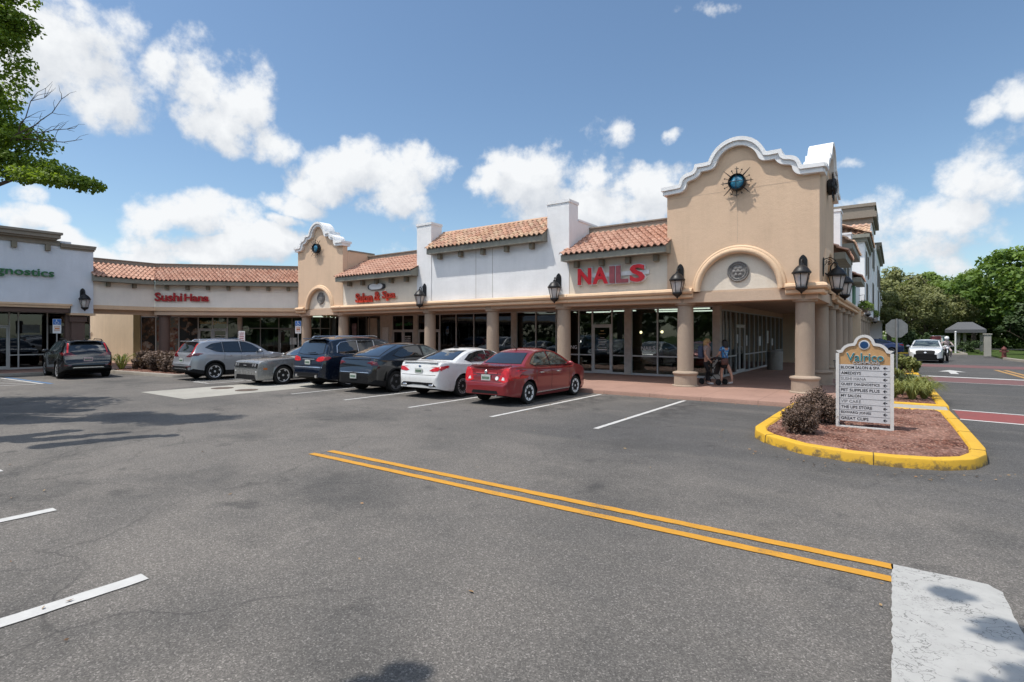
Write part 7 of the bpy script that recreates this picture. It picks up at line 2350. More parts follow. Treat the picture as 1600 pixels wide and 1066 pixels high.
def person(label, loc, rz, h, pose):
    t = empty('person', loc, rz, label, 'person')
    k = h / 1.65
    # faces +y; pose gives feet, hands
    fl, fr = pose['feet']; hl, hr = pose['hands']
    body = [[(0, 0, 0.88, (0.135, 0.10)), (0, 0.0, 1.05, (0.12, 0.085)), (0, 0.01, 1.22, (0.14, 0.10)), (0, -0.005, 1.36, (0.135, 0.085)), (0, 0.0, 1.42, 0.06), (0, 0.015, 1.48, 0.05), (0, 0.025, 1.545, (0.075, 0.085)), (0, 0.025, 1.60, (0.07, 0.08)), (0, 0.02, 1.635, 0.045)]]
    n0 = len(body[0])
    for s, f_ in ((-1, fl), (1, fr)):
        kn = ((f_[0] + s * 0.09) / 2, (f_[1] + 0.0) / 2 + f_[2], 0.47)
        body.append([0, (s * 0.085, 0.0, 0.80, 0.085), (s * 0.09 + (kn[0] - s * 0.09) * 0.5, kn[1] * 0.5, 0.64, 0.075), (kn[0], kn[1], kn[2], 0.055), (kn[0] * 0.4 + f_[0] * 0.6, kn[1] * 0.4 + f_[1] * 0.6 - 0.02, 0.28 + f_[3] * 0.4, 0.05), (f_[0], f_[1], 0.075 + f_[3], 0.035), (f_[0], f_[1] + 0.10, 0.035 + f_[3] * 0.5, 0.036), (f_[0], f_[1] + 0.17, 0.025 + f_[3] * 0.2, 0.028)])
    for s, hd in ((-1, hl), (1, hr)):
        sh_ = (s * 0.17, -0.005, 1.355)
        elb = ((sh_[0] + hd[0]) / 2 + s * 0.05, (sh_[1] + hd[1]) / 2 - 0.07, (sh_[2] + hd[2]) / 2 - 0.02)
        body.append([3, (*sh_, 0.055), ((sh_[0] + elb[0]) / 2, (sh_[1] + elb[1]) / 2, (sh_[2] + elb[2]) / 2, 0.045), (*elb, 0.038), ((elb[0] + hd[0]) / 2, (elb[1] + hd[1]) / 2, (elb[2] + hd[2]) / 2, 0.034), (*hd, 0.024), (hd[0], hd[1] + 0.04, hd[2] - 0.03, 0.03), (hd[0], hd[1] + 0.07, hd[2] - 0.06, 0.022)])
    b = skin_mesh('body', body, M_skin, t)
    # face and fingers
    mb = MB(); mb.ball((0, 0.115, 1.545), 0.016, 8, sy=1.2, sz=1.4)
    mb.build('nose', M_skin, t, smooth=60)
    mb = MB()
    for s in (1, -1): mb.ball((s * 0.03, 0.097, 1.565), 0.010, 8)
    mb.build('eye', M_darktr, t, smooth=60)
    mb = MB(); mb.ball((0, 0.10, 1.503), 0.02, 8, sx=1.2, sy=0.4, sz=0.4); mb.build('mouth', simple('lip_tone', (0.30, 0.09, 0.08), 0.5), t, smooth=60)
    for s, hd in ((-1, hl), (1, hr)):
        mb = MB()
        for q in range(4):
            x = hd[0] + (q - 1.5) * 0.017; l = (0.05, 0.06, 0.056, 0.044)[q]
            mb.tube([(x, hd[1] + 0.07, hd[2] - 0.06), (x, hd[1] + 0.075, hd[2] - 0.06 - l * 0.6), (x, hd[1] + 0.06, hd[2] - 0.06 - l)], [0.009, 0.0085, 0.007], 6)
        mb.tube([(hd[0] - s * 0.028, hd[1] + 0.045, hd[2] - 0.03), (hd[0] - s * 0.045, hd[1] + 0.075, hd[2] - 0.06), (hd[0] - s * 0.04, hd[1] + 0.085, hd[2] - 0.085)], [0.011, 0.01, 0.008], 6)
        mb.build('hand', M_skin, t, smooth=60)
    # shirt
    d = 0.016
    shirt = [[(0, 0, 0.86 if pose['long'] else 0.93, (0.15, 0.115)), (0, 0.0, 1.05, (0.135, 0.10)), (0, 0.01, 1.22, (0.155, 0.115)), (0, -0.005, 1.36, (0.15, 0.10)), (0, 0, 1.43, 0.07)]]
    for s, hd in ((-1, hl), (1, hr)):
        sh_ = (s * 0.17, -0.005, 1.355)
        elb = ((sh_[0] + hd[0]) / 2 + s * 0.05, (sh_[1] + hd[1]) / 2 - 0.07, (sh_[2] + hd[2]) / 2 - 0.02)
        shirt.append([3, (*sh_, 0.070), (sh_[0] * 0.45 + elb[0] * 0.55, sh_[1] * 0.45 + elb[1] * 0.55, sh_[2] * 0.45 + elb[2] * 0.55, 0.062)])
    skin_mesh('shirt', shirt, pose['shirt'], t)
    # trousers or skirt
    leg = [[(0, 0, 0.90, (0.145, 0.11)), (0, 0, 0.82, (0.15, 0.115))]]
    for s, f_ in ((-1, fl), (1, fr)):
        kn = ((f_[0] + s * 0.09) / 2, (f_[1] + 0.0) / 2 + f_[2], 0.47)
        if pose['trousers']:
            leg.append([1, (s * 0.09, 0, 0.72, 0.098), (kn[0], kn[1], kn[2], 0.072), (kn[0] * 0.4 + f_[0] * 0.6, kn[1] * 0.4 + f_[1] * 0.6 - 0.02, 0.28 + f_[3] * 0.4, 0.064), (f_[0], f_[1], 0.11 + f_[3], 0.058)])
        else:
            leg.append([1, (s * 0.09, 0, 0.72, 0.105), (s * 0.095 + (kn[0] - s * 0.09) * 0.5, kn[1] * 0.4, 0.60, 0.10)])
    skin_mesh('trousers' if pose['trousers'] else 'shorts', leg, pose['bottom'], t)
    for s, f_ in ((-1, fl), (1, fr)):
        skin_mesh('shoe', [[(f_[0], f_[1] - 0.03, 0.045 + f_[3], 0.042), (f_[0], f_[1] + 0.08, 0.04 + f_[3] * 0.55, 0.045), (f_[0], f_[1] + 0.18, 0.032 + f_[3] * 0.2, 0.038)]], M_shoe, t, 1)
    # hair as one shaped cap with locks
    hm = pose['hair']; hlw = pose['hairlen']
    mb = MB(); mb.ball((0, 0.0, 1.575), 0.105, 14, sx=0.98, sy=1.02, sz=0.95)
    for q in range(26):
        a = R(150 + 240 * q / 25)
        x, y = 0.088 * math.cos(a + PI / 1.0) * 1.0, -0.01 + 0.09 * math.sin(a)
        a = PI * (0.0 + q / 25) + PI
        x, y = 0.092 * math.cos(a), -0.005 + 0.092 * math.sin(a)
        mb.tube([(x * 0.9, y * 0.9, 1.60), (x * 1.12, y * 1.15, 1.52), (x * 1.12 + rnd(-.015, .015), y * 1.2, 1.575 - hlw * rnd(0.85, 1.05))], [0.03, 0.032, 0.014], 6)
    mb.build('hair', hm, t, smooth=70)
    t.scale = (k, k, k)
    return t


w1 = person('blonde woman in grey shirt and black trousers with a blue backpack, beside the column', (-5.52, 19.75, 0.12), R(-95), 1.62,
            dict(feet=((-0.09, -0.02, 0.02, 0.0), (0.09, 0.10, 0.04, 0.0)), hands=((-0.24, 0.06, 0.86), (0.22, 0.16, 0.90)), shirt=M_greyshirt, bottom=M_darktr, trousers=True, long=True, hair=M_blond, hairlen=0.22))
mb = MB(); mb.bbox(-0.15, 0.15, -0.30, -0.11, 0.95, 1.40, 0.05); mb.build('backpack', M_denim, w1, smooth=60)
w2 = person('dark-haired woman in a blue print top and dark shorts, standing by the pushchair', (-4.93, 19.82, 0.12), R(70), 1.58,
            dict(feet=((-0.08, 0.10, 0.03, 0.0), (0.09, -0.24, -0.06, 0.07)), hands=((-0.20, 0.34, 0.92), (0.20, 0.32, 0.94)), shirt=M_bluesh, bottom=M_darktr, trousers=False, long=False, hair=M_brunette, hairlen=0.2))
t = empty('shoulder_bag', (-4.86, 19.55, 0.12), R(60), 'brown shoulder bag at the hip of the woman in blue', 'bag')
mb = MB(); mb.bbox(-0.14, 0.14, -0.05, 0.05, 0.72, 0.92, 0.03); mb.build('bag', M_bag, t, smooth=60)
mb = MB(); mb.tube([(-0.12, 0, 0.90), (-0.10, 0.08, 1.12), (0.0, 0.14, 1.32), (0.1, 0.10, 1.12), (0.12, 0, 0.90)], 0.010, 6); mb.build('strap', M_bag, t)
# pushchair
t = empty('pushchair', (-5.28, 19.72, 0.12), R(75), 'black folding pushchair with small wheels between the two women', 'pushchair')
mb = MB()
for s in (1, -1):
    mb.tube([(s * 0.22, -0.38, 0.95), (s * 0.22, -0.1, 0.6), (s * 0.2, 0.34, 0.12)], 0.014, 6); mb.tube([(s * 0.22, -0.30, 0.12), (s * 0.2, 0.05, 0.48), (s * 0.2, 0.18, 0.62)], 0.013, 6)
mb.tube([(-0.22, -0.38, 0.95), (0.22, -0.38, 0.95)], 0.018, 8); mb.tube([(-0.22, -0.30, 0.12), (0.22, -0.30, 0.12)], 0.01, 6)
mb.build('frame', M_black, t, smooth=60)
mb = MB(); mb.add([(-0.19, 0.22, 0.42), (0.19, 0.22, 0.42), (0.19, -0.08, 0.36), (-0.19, -0.08, 0.36), (0.19, -0.22, 0.82), (-0.19, -0.22, 0.82)], [(0, 1, 2, 3), (3, 2, 4, 5)]); mb.build('seat', M_blackp, t, fix=False)
mb = MB()
for i in range(7):
    a = R(20 + i * 22)
    for s in (0,): mb.tube([(-0.2, -0.14 + 0.24 * math.cos(a), 0.72 + 0.24 * math.sin(a)), (0.2, -0.14 + 0.24 * math.cos(a), 0.72 + 0.24 * math.sin(a))], 0.03, 6)
mb.build('canopy', M_blackp, t, smooth=60)
for (x, y) in ((0.22, 0.34), (-0.22, 0.34), (0.22, -0.30), (-0.22, -0.30)):
    mb = MB(); mb.M = Matrix.Translation((x, y, 0.11)) @ Matrix.Rotation(R(90), 4, 'Y'); mb.lathe([(0.06, -0.02), (0.10, -0.022), (0.11, 0), (0.10, 0.022), (0.06, 0.02)], n=16); mb.build('wheel', M_tyre, t, smooth=50)

# ------------------------------------------------------------------ plants
def leaves_mesh(mb, cols, centre, n, spread, size, up=0.3, rad=None, tone=(0.0, 1.0), elong=1.6, shell=False):
    cx, cy, cz = centre
    sx, sy, sz = spread
    for _ in range(n):
        while True:
            a, b, c = rnd(-1, 1), rnd(-1, 1), rnd(-1, 1)
            q = a * a + b * b + c * c
            if q < 1 and (not shell or q > 0.45): break
        p = Vector((cx + a * sx, cy + b * sy, cz + c * sz))
        nrm = Vector((a * 0.7 + rnd(-.8, .8), b * 0.7 + rnd(-.8, .8), c * 0.5 + up + rnd(-.6, .8))).normalized()
        t_ = nrm.cross(Vector((rnd(-1, 1), rnd(-1, 1), rnd(-1, 1))))
        if t_.length < 0.05: continue
        t_.normalize(); b_ = nrm.cross(t_)
        s = size * rnd(0.65, 1.3)
        l, w_ = t_ * s * elong * 0.5, b_ * s * 0.5
        dp = nrm * s * 0.12
        mb.add([p - l, p + w_ - dp, p + l, p - w_ - dp], [(0, 1, 2, 3)])
        v = min(1, max(0, tone[0] + (tone[1] - tone[0]) * (0.35 + 0.35 * c + rnd(-0.3, 0.35))))  # light from above painted into the tone: leaves paler up each clump
        cols += [v] * 4


def leaf_object(name, mat, mb, cols, parent=None):
    o = mb.build(name, mat, parent, fix=False)
    at = o.data.attributes.new('leaf', 'FLOAT', 'POINT'); at.data.foreach_set('value', cols)
    return o


def bush(name, loc, rx, ry, h, mat, n, size, label, cat='shrub', group=None, stems=True):
    t = empty(name, loc, rnd(0, 6), label, cat, group)
    mb = MB()
    for k in range(14):
        a = rnd(0, 6.3); q = rnd(0.2, 0.75)
        mb.tube([(0.04 * math.cos(a), 0.04 * math.sin(a), -0.05), (rx * q * math.cos(a) * 0.6, ry * q * math.sin(a) * 0.6, h * 0.4), (rx * q * math.cos(a), ry * q * math.sin(a), h * 0.75)], [0.014, 0.009, 0.004], 5)
    mb.build('stem', M_bark, t)
    mb = MB(); cols = []
    for k in range(max(8, n // 90)):
        a = rnd(0, 6.3); b = math.asin(rnd(-0.75, 1)); q = rnd(0.5, 0.92)
        c = (rx * q * math.cos(a) * math.cos(b), ry * q * math.sin(a) * math.cos(b), h * 0.46 + h * 0.48 * q * math.sin(b))
        leaves_mesh(mb, cols, c, 90, (rx * 0.30, ry * 0.30, h * 0.22), size, 0.3)
    leaf_object('foliage', mat, mb, cols, t)
    return t


bush('round_shrub', (-1.37, 10.85, 0.14), 0.34, 0.34, 0.58, L_hedge, 7000, 0.024, 'small rounded purple-brown shrub nearest the kerb on the mulch island', group='purple-brown shrubs on the island')
bush('round_shrub', (-1.28, 12.25, 0.14), 0.44, 0.43, 0.70, L_hedge, 8000, 0.026, 'larger purple-brown shrub behind, beside the left edge of the directory sign', group='purple-brown shrubs on the island')
for i, x in enumerate((-31.0, -29.9, -28.8, -27.7, -26.7)):
    bush('hedge_shrub', (x, 11.35 + rnd(-.1, .1), 0.12), 0.75, 0.55, 0.95, L_hedge, 3000, 0.075, ['brown hedge shrub at the left end of the bed', 'second brown hedge shrub from the left in the bed', 'middle brown hedge shrub in the bed', 'fourth brown hedge shrub, near the silver SUV', 'brown hedge shrub at the right end, beside the silver SUV'][i], group='hedge shrubs in the bed left of the silver SUV')


def blade_plant(name, loc, h, n, label, group, mat=L_lily):
    t = empty(name, loc, rnd(0, 6), label, 'plant', group)
    mb = MB(); cols = []
    for k in range(n):
        a = rnd(0, 6.3); ln = h * rnd(0.7, 1.15); lean = rnd(0.45, 1.3); w_ = rnd(0.008, 0.015)
        d = Vector((math.cos(a), math.sin(a), 0)); s = Vector((-d.y, d.x, 0)) * w_
        P = [d * 0.04 + Vector((0, 0, -0.03)), d * lean * ln * 0.35 + Vector((0, 0, ln * 0.6)), d * lean * ln * 0.8 + Vector((0, 0, ln * 0.85)), d * lean * ln * 1.25 + Vector((0, 0, ln * (0.85 - lean * 0.35)))]
        W_ = [1, 1.3, 1.0, 0.15]
        vs = []
        for p, q in zip(P, W_): vs += [p + s * q, p - s * q]
        mb.add(vs, [(0, 1, 3, 2), (2, 3, 5, 4), (4, 5, 7, 6)])
        cols += [min(1, max(0, rnd(0.1, 1)))] * 8
    leaf_object('leaf_blades', mat, mb, cols, t)
    mb = MB(); mb.tube([(0, 0, -0.1), (0, 0, 0.08)], 0.03, 6); mb.build('stem', M_bark, t)
    return t


lp = [(-0.05, 18.2), (0.35, 18.0), (0.62, 18.5), (0.1, 19.3), (0.5, 19.6), (0.72, 19.2), (-0.1, 20.6), (0.4, 20.8), (0.65, 20.9), (0.1, 22.2), (0.6, 22.3), (0.4, 24.0), (0.1, 25.6)]
names = ['striped lily clump at the near left of the kerbed bed', 'striped lily clump at the near front of the kerbed bed, centre', 'striped lily clump nearest the drive in the kerbed bed']
proto = []
for i, (x, y) in enumerate(lp):
    t = blade_plant('lily_clump', (x, y, 0.15), rnd(0.36, 0.5), 75, names[i] if i < 3 else 'striped strappy lily clump further back in the kerbed bed', 'lily clumps in the kerbed bed')
for i, (x, y) in enumerate(((0.1, 30.6), (0.5, 30.9), (0.0, 32.0), (0.55, 32.4), (0.2, 34.0))):
    bush('leafy_shrub', (x, y, 0.15), 0.42, 0.42, 0.75, L_lily, 900, 0.09, 'yellow-green leafy shrub in the far kerbed bed by the white SUV', 'shrub', 'leafy shrubs in the far kerbed bed')
for i, (x, y) in enumerate(((-32.2, 10.7), (-31.7, 10.5))):
    blade_plant('leafy_plant', (x, y, 0.12), 0.85, 46, ['leafy green plant left of the brown hedge, nearer the clinic', 'leafy green plant at the left end of the brown hedge'][i], 'leafy plants left of the brown hedge', L_lily)


# ------------------------------------------------------------------ trees
def limb(mb, p, d, ln, r, depth, tips, spread=0.6, rr=random):
    """recursive tapered limb"""
    pts = [p]; q = p.copy(); dd = d.normalized()
    n = 4
    rad = [r]
    for i in range(n):
        dd = (dd + Vector((rr.uniform(-1, 1), rr.uniform(-1, 1), rr.uniform(-0.5, 0.9))) * 0.18).normalized()
        q = q + dd * ln / n
        pts.append(q.copy()); rad.append(r * (1 - 0.42 * (i + 1) / n))
    mb.tube(pts, rad, 7 if r > 0.06 else 5)
    if depth <= 0:
        tips.append(q.copy()); return
    k = rr.choice((2, 3, 3))
    for i in range(k):
        a = 2 * PI * i / k + rr.uniform(-0.5, 0.5)
        s = Vector((math.cos(a), math.sin(a), rr.uniform(-0.1, 0.7)))
        nd = (dd * 0.8 + s * spread).normalized()
        limb(mb, q, nd, ln * rr.uniform(0.6, 0.82), rad[-1] * 0.82, depth - 1, tips, spread, rr)
    if depth > 1: tips.append(q.copy())


def tree(name, loc, h, cw, label, mat, n_leaf, size, seed, group=None, trunk_h=0.3, flat=0.8, cat='tree', clump=1.0, tone=(0, 1)):
    rr = random.Random(seed)
    global random_state
    st_ = random.getstate(); random.seed(seed)
    t = empty(name, loc, 0, label, cat, group)
    mb = MB(); tips = []
    th = h * trunk_h
    mb.tube([(0, 0, -0.2), (rnd(-.05, .05), rnd(-.05, .05), th * 0.5), (rnd(-.1, .1), rnd(-.1, .1), th)], [h * 0.03, h * 0.024, h * 0.021], 9)
    for i in range(5):
        a = 2 * PI * i / 5 + rnd(-.3, .3)
        limb(mb, Vector((0, 0, th * rnd(0.85, 1.0))), Vector((math.cos(a), math.sin(a), rnd(0.5, 1.3))), h * 0.26, h * 0.013, 2, tips, 0.75, rr)
    limb(mb, Vector((0, 0, th)), Vector((0, 0, 1)), h * 0.3, h * 0.016, 2, tips, 0.7, rr)
    mb.build('trunk', M_bark, t, smooth=60)
    mb = MB(); cols = []
    ch = (h - th) / 2 * 1.02
    cz = h - ch
    cent = []
    ncl = 70
    while len(cent) < ncl:
        a, b, c = rnd(-1, 1), rnd(-1, 1), rnd(-1, 1)
        q = a * a + b * b + c * c
        if 0.35 < q < 1.0:
            f = 1 - 0.25 * max(0, c)
            cent.append(Vector((a * cw * f * rnd(0.85, 1.08), b * cw * f * rnd(0.85, 1.08), cz + c * ch * flat * rnd(0.9, 1.1))))
    # some clumps sit on the limb tips
    for tp in tips[::3]:
        cent.append(tp)
    per = max(10, n_leaf // len(cent))
    for c in cent:
        r_ = clump * cw * rnd(0.13, 0.24)
        hh = (c.z - (cz - ch)) / (2 * ch)
        leaves_mesh(mb, cols, c, per, (r_, r_, r_ * 0.62), size, 0.55, tone=(tone[0] + 0.05 + 0.25 * hh, min(1, tone[1] * (0.5 + 0.55 * hh))), elong=1.5)  # crown top painted lighter and its underside darker through the leaf tone
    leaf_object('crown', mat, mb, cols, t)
    random.setstate(st_)
    return t


G = 'trees beyond the right-hand drive'
tree('oak_tree', (-0.8, 98, 0), 12.2, 7.0, 'tall thin-crowned tree rising behind the stop sign, leftmost of the far trees', L_olive, 9000, 0.34, 1, G, clump=0.9)
tree('oak_tree', (-8, 92, 0), 12.0, 6.5, 'dark tree peeking past the far end of the tall white block', L_dark, 7000, 0.34, 2, G)
tree('oak_tree', (4.6, 100, 0), 11.6, 6.2, 'mid-green tree with open crown, centre of the far trees', L_mid, 9000, 0.34, 3, G, clump=0.9)
tree('willow_oak', (0.2, 76, 0), 8.2, 5.2, 'low spreading olive-green tree just behind the stop sign', L_olive, 12000, 0.2, 4, G, trunk_h=0.2, clump=0.9)
tree('willow_oak', (2.9, 83, 0), 8.2, 4.6, 'low olive tree above the white SUV', L_olive, 11000, 0.2, 14, G, trunk_h=0.2)
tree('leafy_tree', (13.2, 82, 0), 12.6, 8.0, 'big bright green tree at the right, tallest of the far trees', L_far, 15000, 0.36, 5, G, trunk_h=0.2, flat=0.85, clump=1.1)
tree('leafy_tree', (8.6, 96, 0), 11.5, 5.6, 'mid-green tree left of the big bright tree', L_mid, 9000, 0.34, 6, G)
tree('leafy_tree', (20.5, 84, 0), 10.6, 7.5, 'bright green tree at the right picture edge', L_far, 11000, 0.36, 7, G, trunk_h=0.2)
tree('magnolia_tree', (11.2, 56, 0.1), 6.0, 2.7, 'smaller grey-green tree with large leaves at the right edge', L_olive, 6000, 0.22, 8, G, trunk_h=0.15)
tree('magnolia_tree', (9.7, 64, 0.1), 5.0, 2.0, 'dark small tree beside the pavilion', L_dark, 5000, 0.22, 9, G, trunk_h=0.15)
Gb = 'trees behind the shops'
for i, (x, y, h_, cw) in enumerate(((-66, 48, 11.2, 5.0), (-60, 52, 11.4, 5.0), (-55, 54, 11.0, 4.6))):
    tree('oak_tree', (x, y, 0), h_, cw, ['tree top showing above the sushi roof, left one', 'tree top showing above the sushi roof, middle one', 'tree top showing above the sushi roof, next to the small gable'][i], L_olive, 6000, 0.28, 20 + i, Gb)
# tree line across the street, far right (one mass of distant wood)
mb = MB(); cols = []
for k in range(330):
    x = rnd(-60, 90) if k < 150 else rnd(2, 34); y = rnd(112, 140) if k < 150 else rnd(97, 108); z = rnd(0.5, 8.5) if k < 150 else rnd(0.3, 6.5)
    leaves_mesh(mb, cols, (x, y, z), 55, (2.6, 2.6, 1.9), 0.6, 0.5, tone=(0.05, 0.75))
o = leaf_object('distant_wood', L_mid, mb, cols); tag(o, kind='stuff')
mb = MB(); cols = []
for k in range(240):
    x = rnd(-90, 60); y = rnd(-62, -46); z = rnd(0.5, 10)
    leaves_mesh(mb, cols, (x, y, z), 40, (3.4, 2.6, 2.0), 0.8, 0.5, tone=(0.0, 0.6))
o = leaf_object('unseen_wood_behind_view', L_dark, mb, cols); tag(o, kind='stuff')  # unseen mass of trees, added to darken what the shop glass mirrors
# clipped hedges along the far verge
for i, (x0, x1, y) in enumerate(((-3.0, 0.8, 68), (2.6, 6.6, 70))):
    t = empty('clipped_hedge', ((x0 + x1) / 2, y, 0.1), 0, ['low dark hedge on the far verge left of the white SUV', 'low dark hedge on the far verge right of the white SUV'][i], 'hedge', 'hedges on the far verge')
    mb = MB(); cols = []
    for k in range(26): leaves_mesh(mb, cols, (rnd(-1, 1) * (x1 - x0) / 2, rnd(-.4, .4), rnd(0.25, 0.95)), 90, (0.5, 0.4, 0.3), 0.12, 0.4)
    leaf_object('foliage', L_dark, mb, cols, t)
for i, x in enumerate((0.9, 2.2)):
    bush('ball_shrub', (x, 69.5, 0.1), 0.85, 0.85, 2.1 if i else 2.6, L_dark, 1800, 0.13, ['taller dark clipped shrub above the roof of the white SUV', 'rounder dark clipped shrub above the roof of the white SUV'][i], 'shrub', 'dark clipped shrubs on the far verge')
for i, (x, y) in enumerate(((8.7, 49.5), (9.4, 46.0), (10.6, 43.5), (8.9, 53))):
    bush('verge_shrub', (x, y, 0.1), 0.9, 0.9, 1.0, L_mid, 1300, 0.12, ['low green shrub on the right verge behind the hydrant', 'low green shrub in front of the white car at the right edge', 'nearest low green shrub at the right edge', 'farthest low green shrub on the right verge'][i], 'shrub', 'low shrubs on the right verge')

# bank drive-through canopy and pylon sign across the street
t = empty('drive_through_canopy', (5.95, 74, -0.2), R(-4), 'grey hipped canopy on thick pale pillars among the far trees', 'canopy')
mb = MB(); mb.add([(-3.6, -2.5, 3.0), (3.6, -2.5, 3.0), (3.6, 2.5, 3.0), (-3.6, 2.5, 3.0), (-3.6, -2.5, 3.45), (3.6, -2.5, 3.45), (3.6, 2.5, 3.45), (-3.6, 2.5, 3.45), (-1.3, 0, 4.5), (1.3, 0, 4.5)],
                  [(3, 2, 1, 0), (0, 1, 5, 4), (1, 2, 6, 5), (2, 3, 7, 6), (3, 0, 4, 7), (4, 5, 9, 8), (6, 7, 8, 9), (5, 6, 9), (7, 4, 8)])
mb.build('roof', simple('slate_grey_roof', (0.085, 0.088, 0.095), 0.7), t)
for x in (-1.2, -0.1, 2.8):
    mb = MB(); mb.bbox(x - 0.3, x + 0.3, -0.3, 0.3, 0, 3.0, 0.03); mb.build('pillar', M_curb, t)
t.scale = (0.46, 0.46, 0.75)
t = empty('pylon_sign', (3.65, 75, 0.1), R(-3), 'low red, white and blue roadside sign above the far hedge', 'sign')
mb = MB(); mb.bbox(-1.0, 1.0, -0.12, 0.12, 0.9, 1.65, 0.03); mb.build('panel', M_signw, t)
mb = MB(); mb.box(-0.9, 0.35, -0.14, -0.125, 1.2, 1.58); mb.build('red_field', M_redf, t)
mb = MB(); mb.box(0.5, 0.9, -0.14, -0.125, 1.0, 1.5); mb.build('blue_field', simple('pale_blue_field', (0.2, 0.4, 0.5), 0.6), t)
mb = MB(); mb.bbox(-0.8, -0.6, -0.08, 0.08, 0, 1.3, 0.02); mb.bbox(0.6, 0.8, -0.08, 0.08, 0, 1.3, 0.02); mb.build('post', M_steel, t)
t = empty('fire_hydrant', (6.75, 55.5, 0.1), 0, 'red fire hydrant by the right-hand kerb', 'hydrant')
mb = MB(); mb.lathe([(0.2, 0), (0.2, 0.06), (0.14, 0.08), (0.14, 0.6), (0.18, 0.62), (0.18, 0.66), (0.13, 0.75), (0.05, 0.82), (0.04, 0.88)], n=14); mb.build('barrel', simple('hydrant_red', (0.13, 0.035, 0.03), 0.7), t, smooth=40)
mb = MB(); mb.tube([(-0.26, 0, 0.48), (0.26, 0, 0.48)], 0.07, 8); mb.tube([(0, 0, 0.45), (0, -0.24, 0.45)], 0.09, 8); mb.build('outlet', simple('hydrant_cap', (0.13, 0.04, 0.035), 0.7), t, smooth=40)
t = empty('utility_post', (6.0, 57.5, 0.1), 0, 'short thick pale concrete post left of the hydrant', 'post')
mb = MB(); mb.bbox(-0.22, 0.22, -0.22, 0.22, 0, 1.75, 0.03); mb.build('shaft', M_conc, t); mb = MB(); mb.bbox(-0.27, 0.27, -0.27, 0.27, 1.75, 1.85, 0.02); mb.build('cap', M_conc, t)
t = empty('marker_post', (4.6, 66, 0.1), 0, 'thin white marker post on the far grass', 'post')
mb = MB(); mb.tube([(0, 0, 0), (0, 0, 2.0)], 0.07, 8); mb.build('shaft', M_signw, t); mb = MB(); mb.ball((0, 0, 2.0), 0.09, 8); mb.build('cap', M_signw, t)

# motorcyclist following the white SUV
t = empty('motorcycle', (2.95, 49.0, 0), R(178), 'dark motorcycle beside the white SUV', 'motorcycle')
for y in (0.68, -0.68):
    mb = MB(); mb.M = Matrix.Translation((0, y, 0.31)) @ Matrix.Rotation(R(90), 4, 'Y'); mb.lathe([(0.2, -0.05), (0.29, -0.06), (0.31, 0), (0.29, 0.06), (0.2, 0.05)], n=20); mb.build('wheel', M_tyre, t, smooth=50)
mb = MB(); mb.bbox(-0.14, 0.14, -0.35, 0.3, 0.35, 0.72, 0.06); mb.bbox(-0.13, 0.13, 0.0, 0.4, 0.72, 0.95, 0.08); mb.bbox(-0.15, 0.15, -0.6, 0.0, 0.72, 0.82, 0.04); mb.build('body', M_blackp, t, smooth=50)
mb = MB(); mb.tube([(0, 0.68, 0.31), (0, 0.45, 1.0), (0, 0.42, 1.05)], 0.04, 8); mb.tube([(-0.38, 0.32, 1.08), (0, 0.42, 1.05), (0.38, 0.32, 1.08)], 0.02, 6); mb.build('fork', M_chrome, t, smooth=50)
mb = MB(); mb.ball((0, 0.55, 0.92), 0.1, 10); mb.build('headlamp', M_lampw, t, smooth=60)
rt = empty('person', (2.95, 49.3, 0), R(178), 'rider in pale top and helmet sitting on the motorcycle beside the white SUV', 'person')
skin_mesh('body', [[(0, -0.1, 0.88, (0.16, 0.12)), (0, -0.06, 1.1, (0.15, 0.11)), (0, 0.0, 1.35, (0.17, 0.11)), (0, 0.04, 1.48, 0.055), (0, 0.07, 1.58, 0.09)],
                   [2, (0.22, 0.02, 1.32, 0.06), (0.32, 0.2, 1.15, 0.045), (0.36, 0.55, 1.1, 0.035)], [2, (-0.22, 0.02, 1.32, 0.06), (-0.32, 0.2, 1.15, 0.045), (-0.36, 0.55, 1.1, 0.035)],
                   [0, (0.14, 0.0, 0.84, 0.09), (0.24, 0.32, 0.72, 0.07), (0.24, 0.15, 0.35, 0.05), (0.24, 0.3, 0.28, 0.04)], [0, (-0.14, 0.0, 0.84, 0.09), (-0.24, 0.32, 0.72, 0.07), (-0.24, 0.15, 0.35, 0.05), (-0.24, 0.3, 0.28, 0.04)]], simple('rider_cloth', (0.35, 0.28, 0.27), 0.8), rt)
mb = MB(); mb.ball((0, 0.07, 1.62), 0.14, 14, sy=1.1); mb.build('helmet', M_signw, rt, smooth=60)


# ------------------------------------------------------------------ the near trees: one on the left, one overhead behind the camera
def twig(mb, a, b, r0, r1, k=5, wob=0.06):
    a = Vector(a); b = Vector(b); P = []
    for i in range(k + 1):
        p = a.lerp(b, i / k)
        if 0 < i < k: p += Vector((rnd(-1, 1), rnd(-1, 1), rnd(-1, 1))) * wob * (b - a).length
        P.append(p)
    mb.tube(P, [r0 + (r1 - r0) * i / k for i in range(k + 1)], 6)
    return P


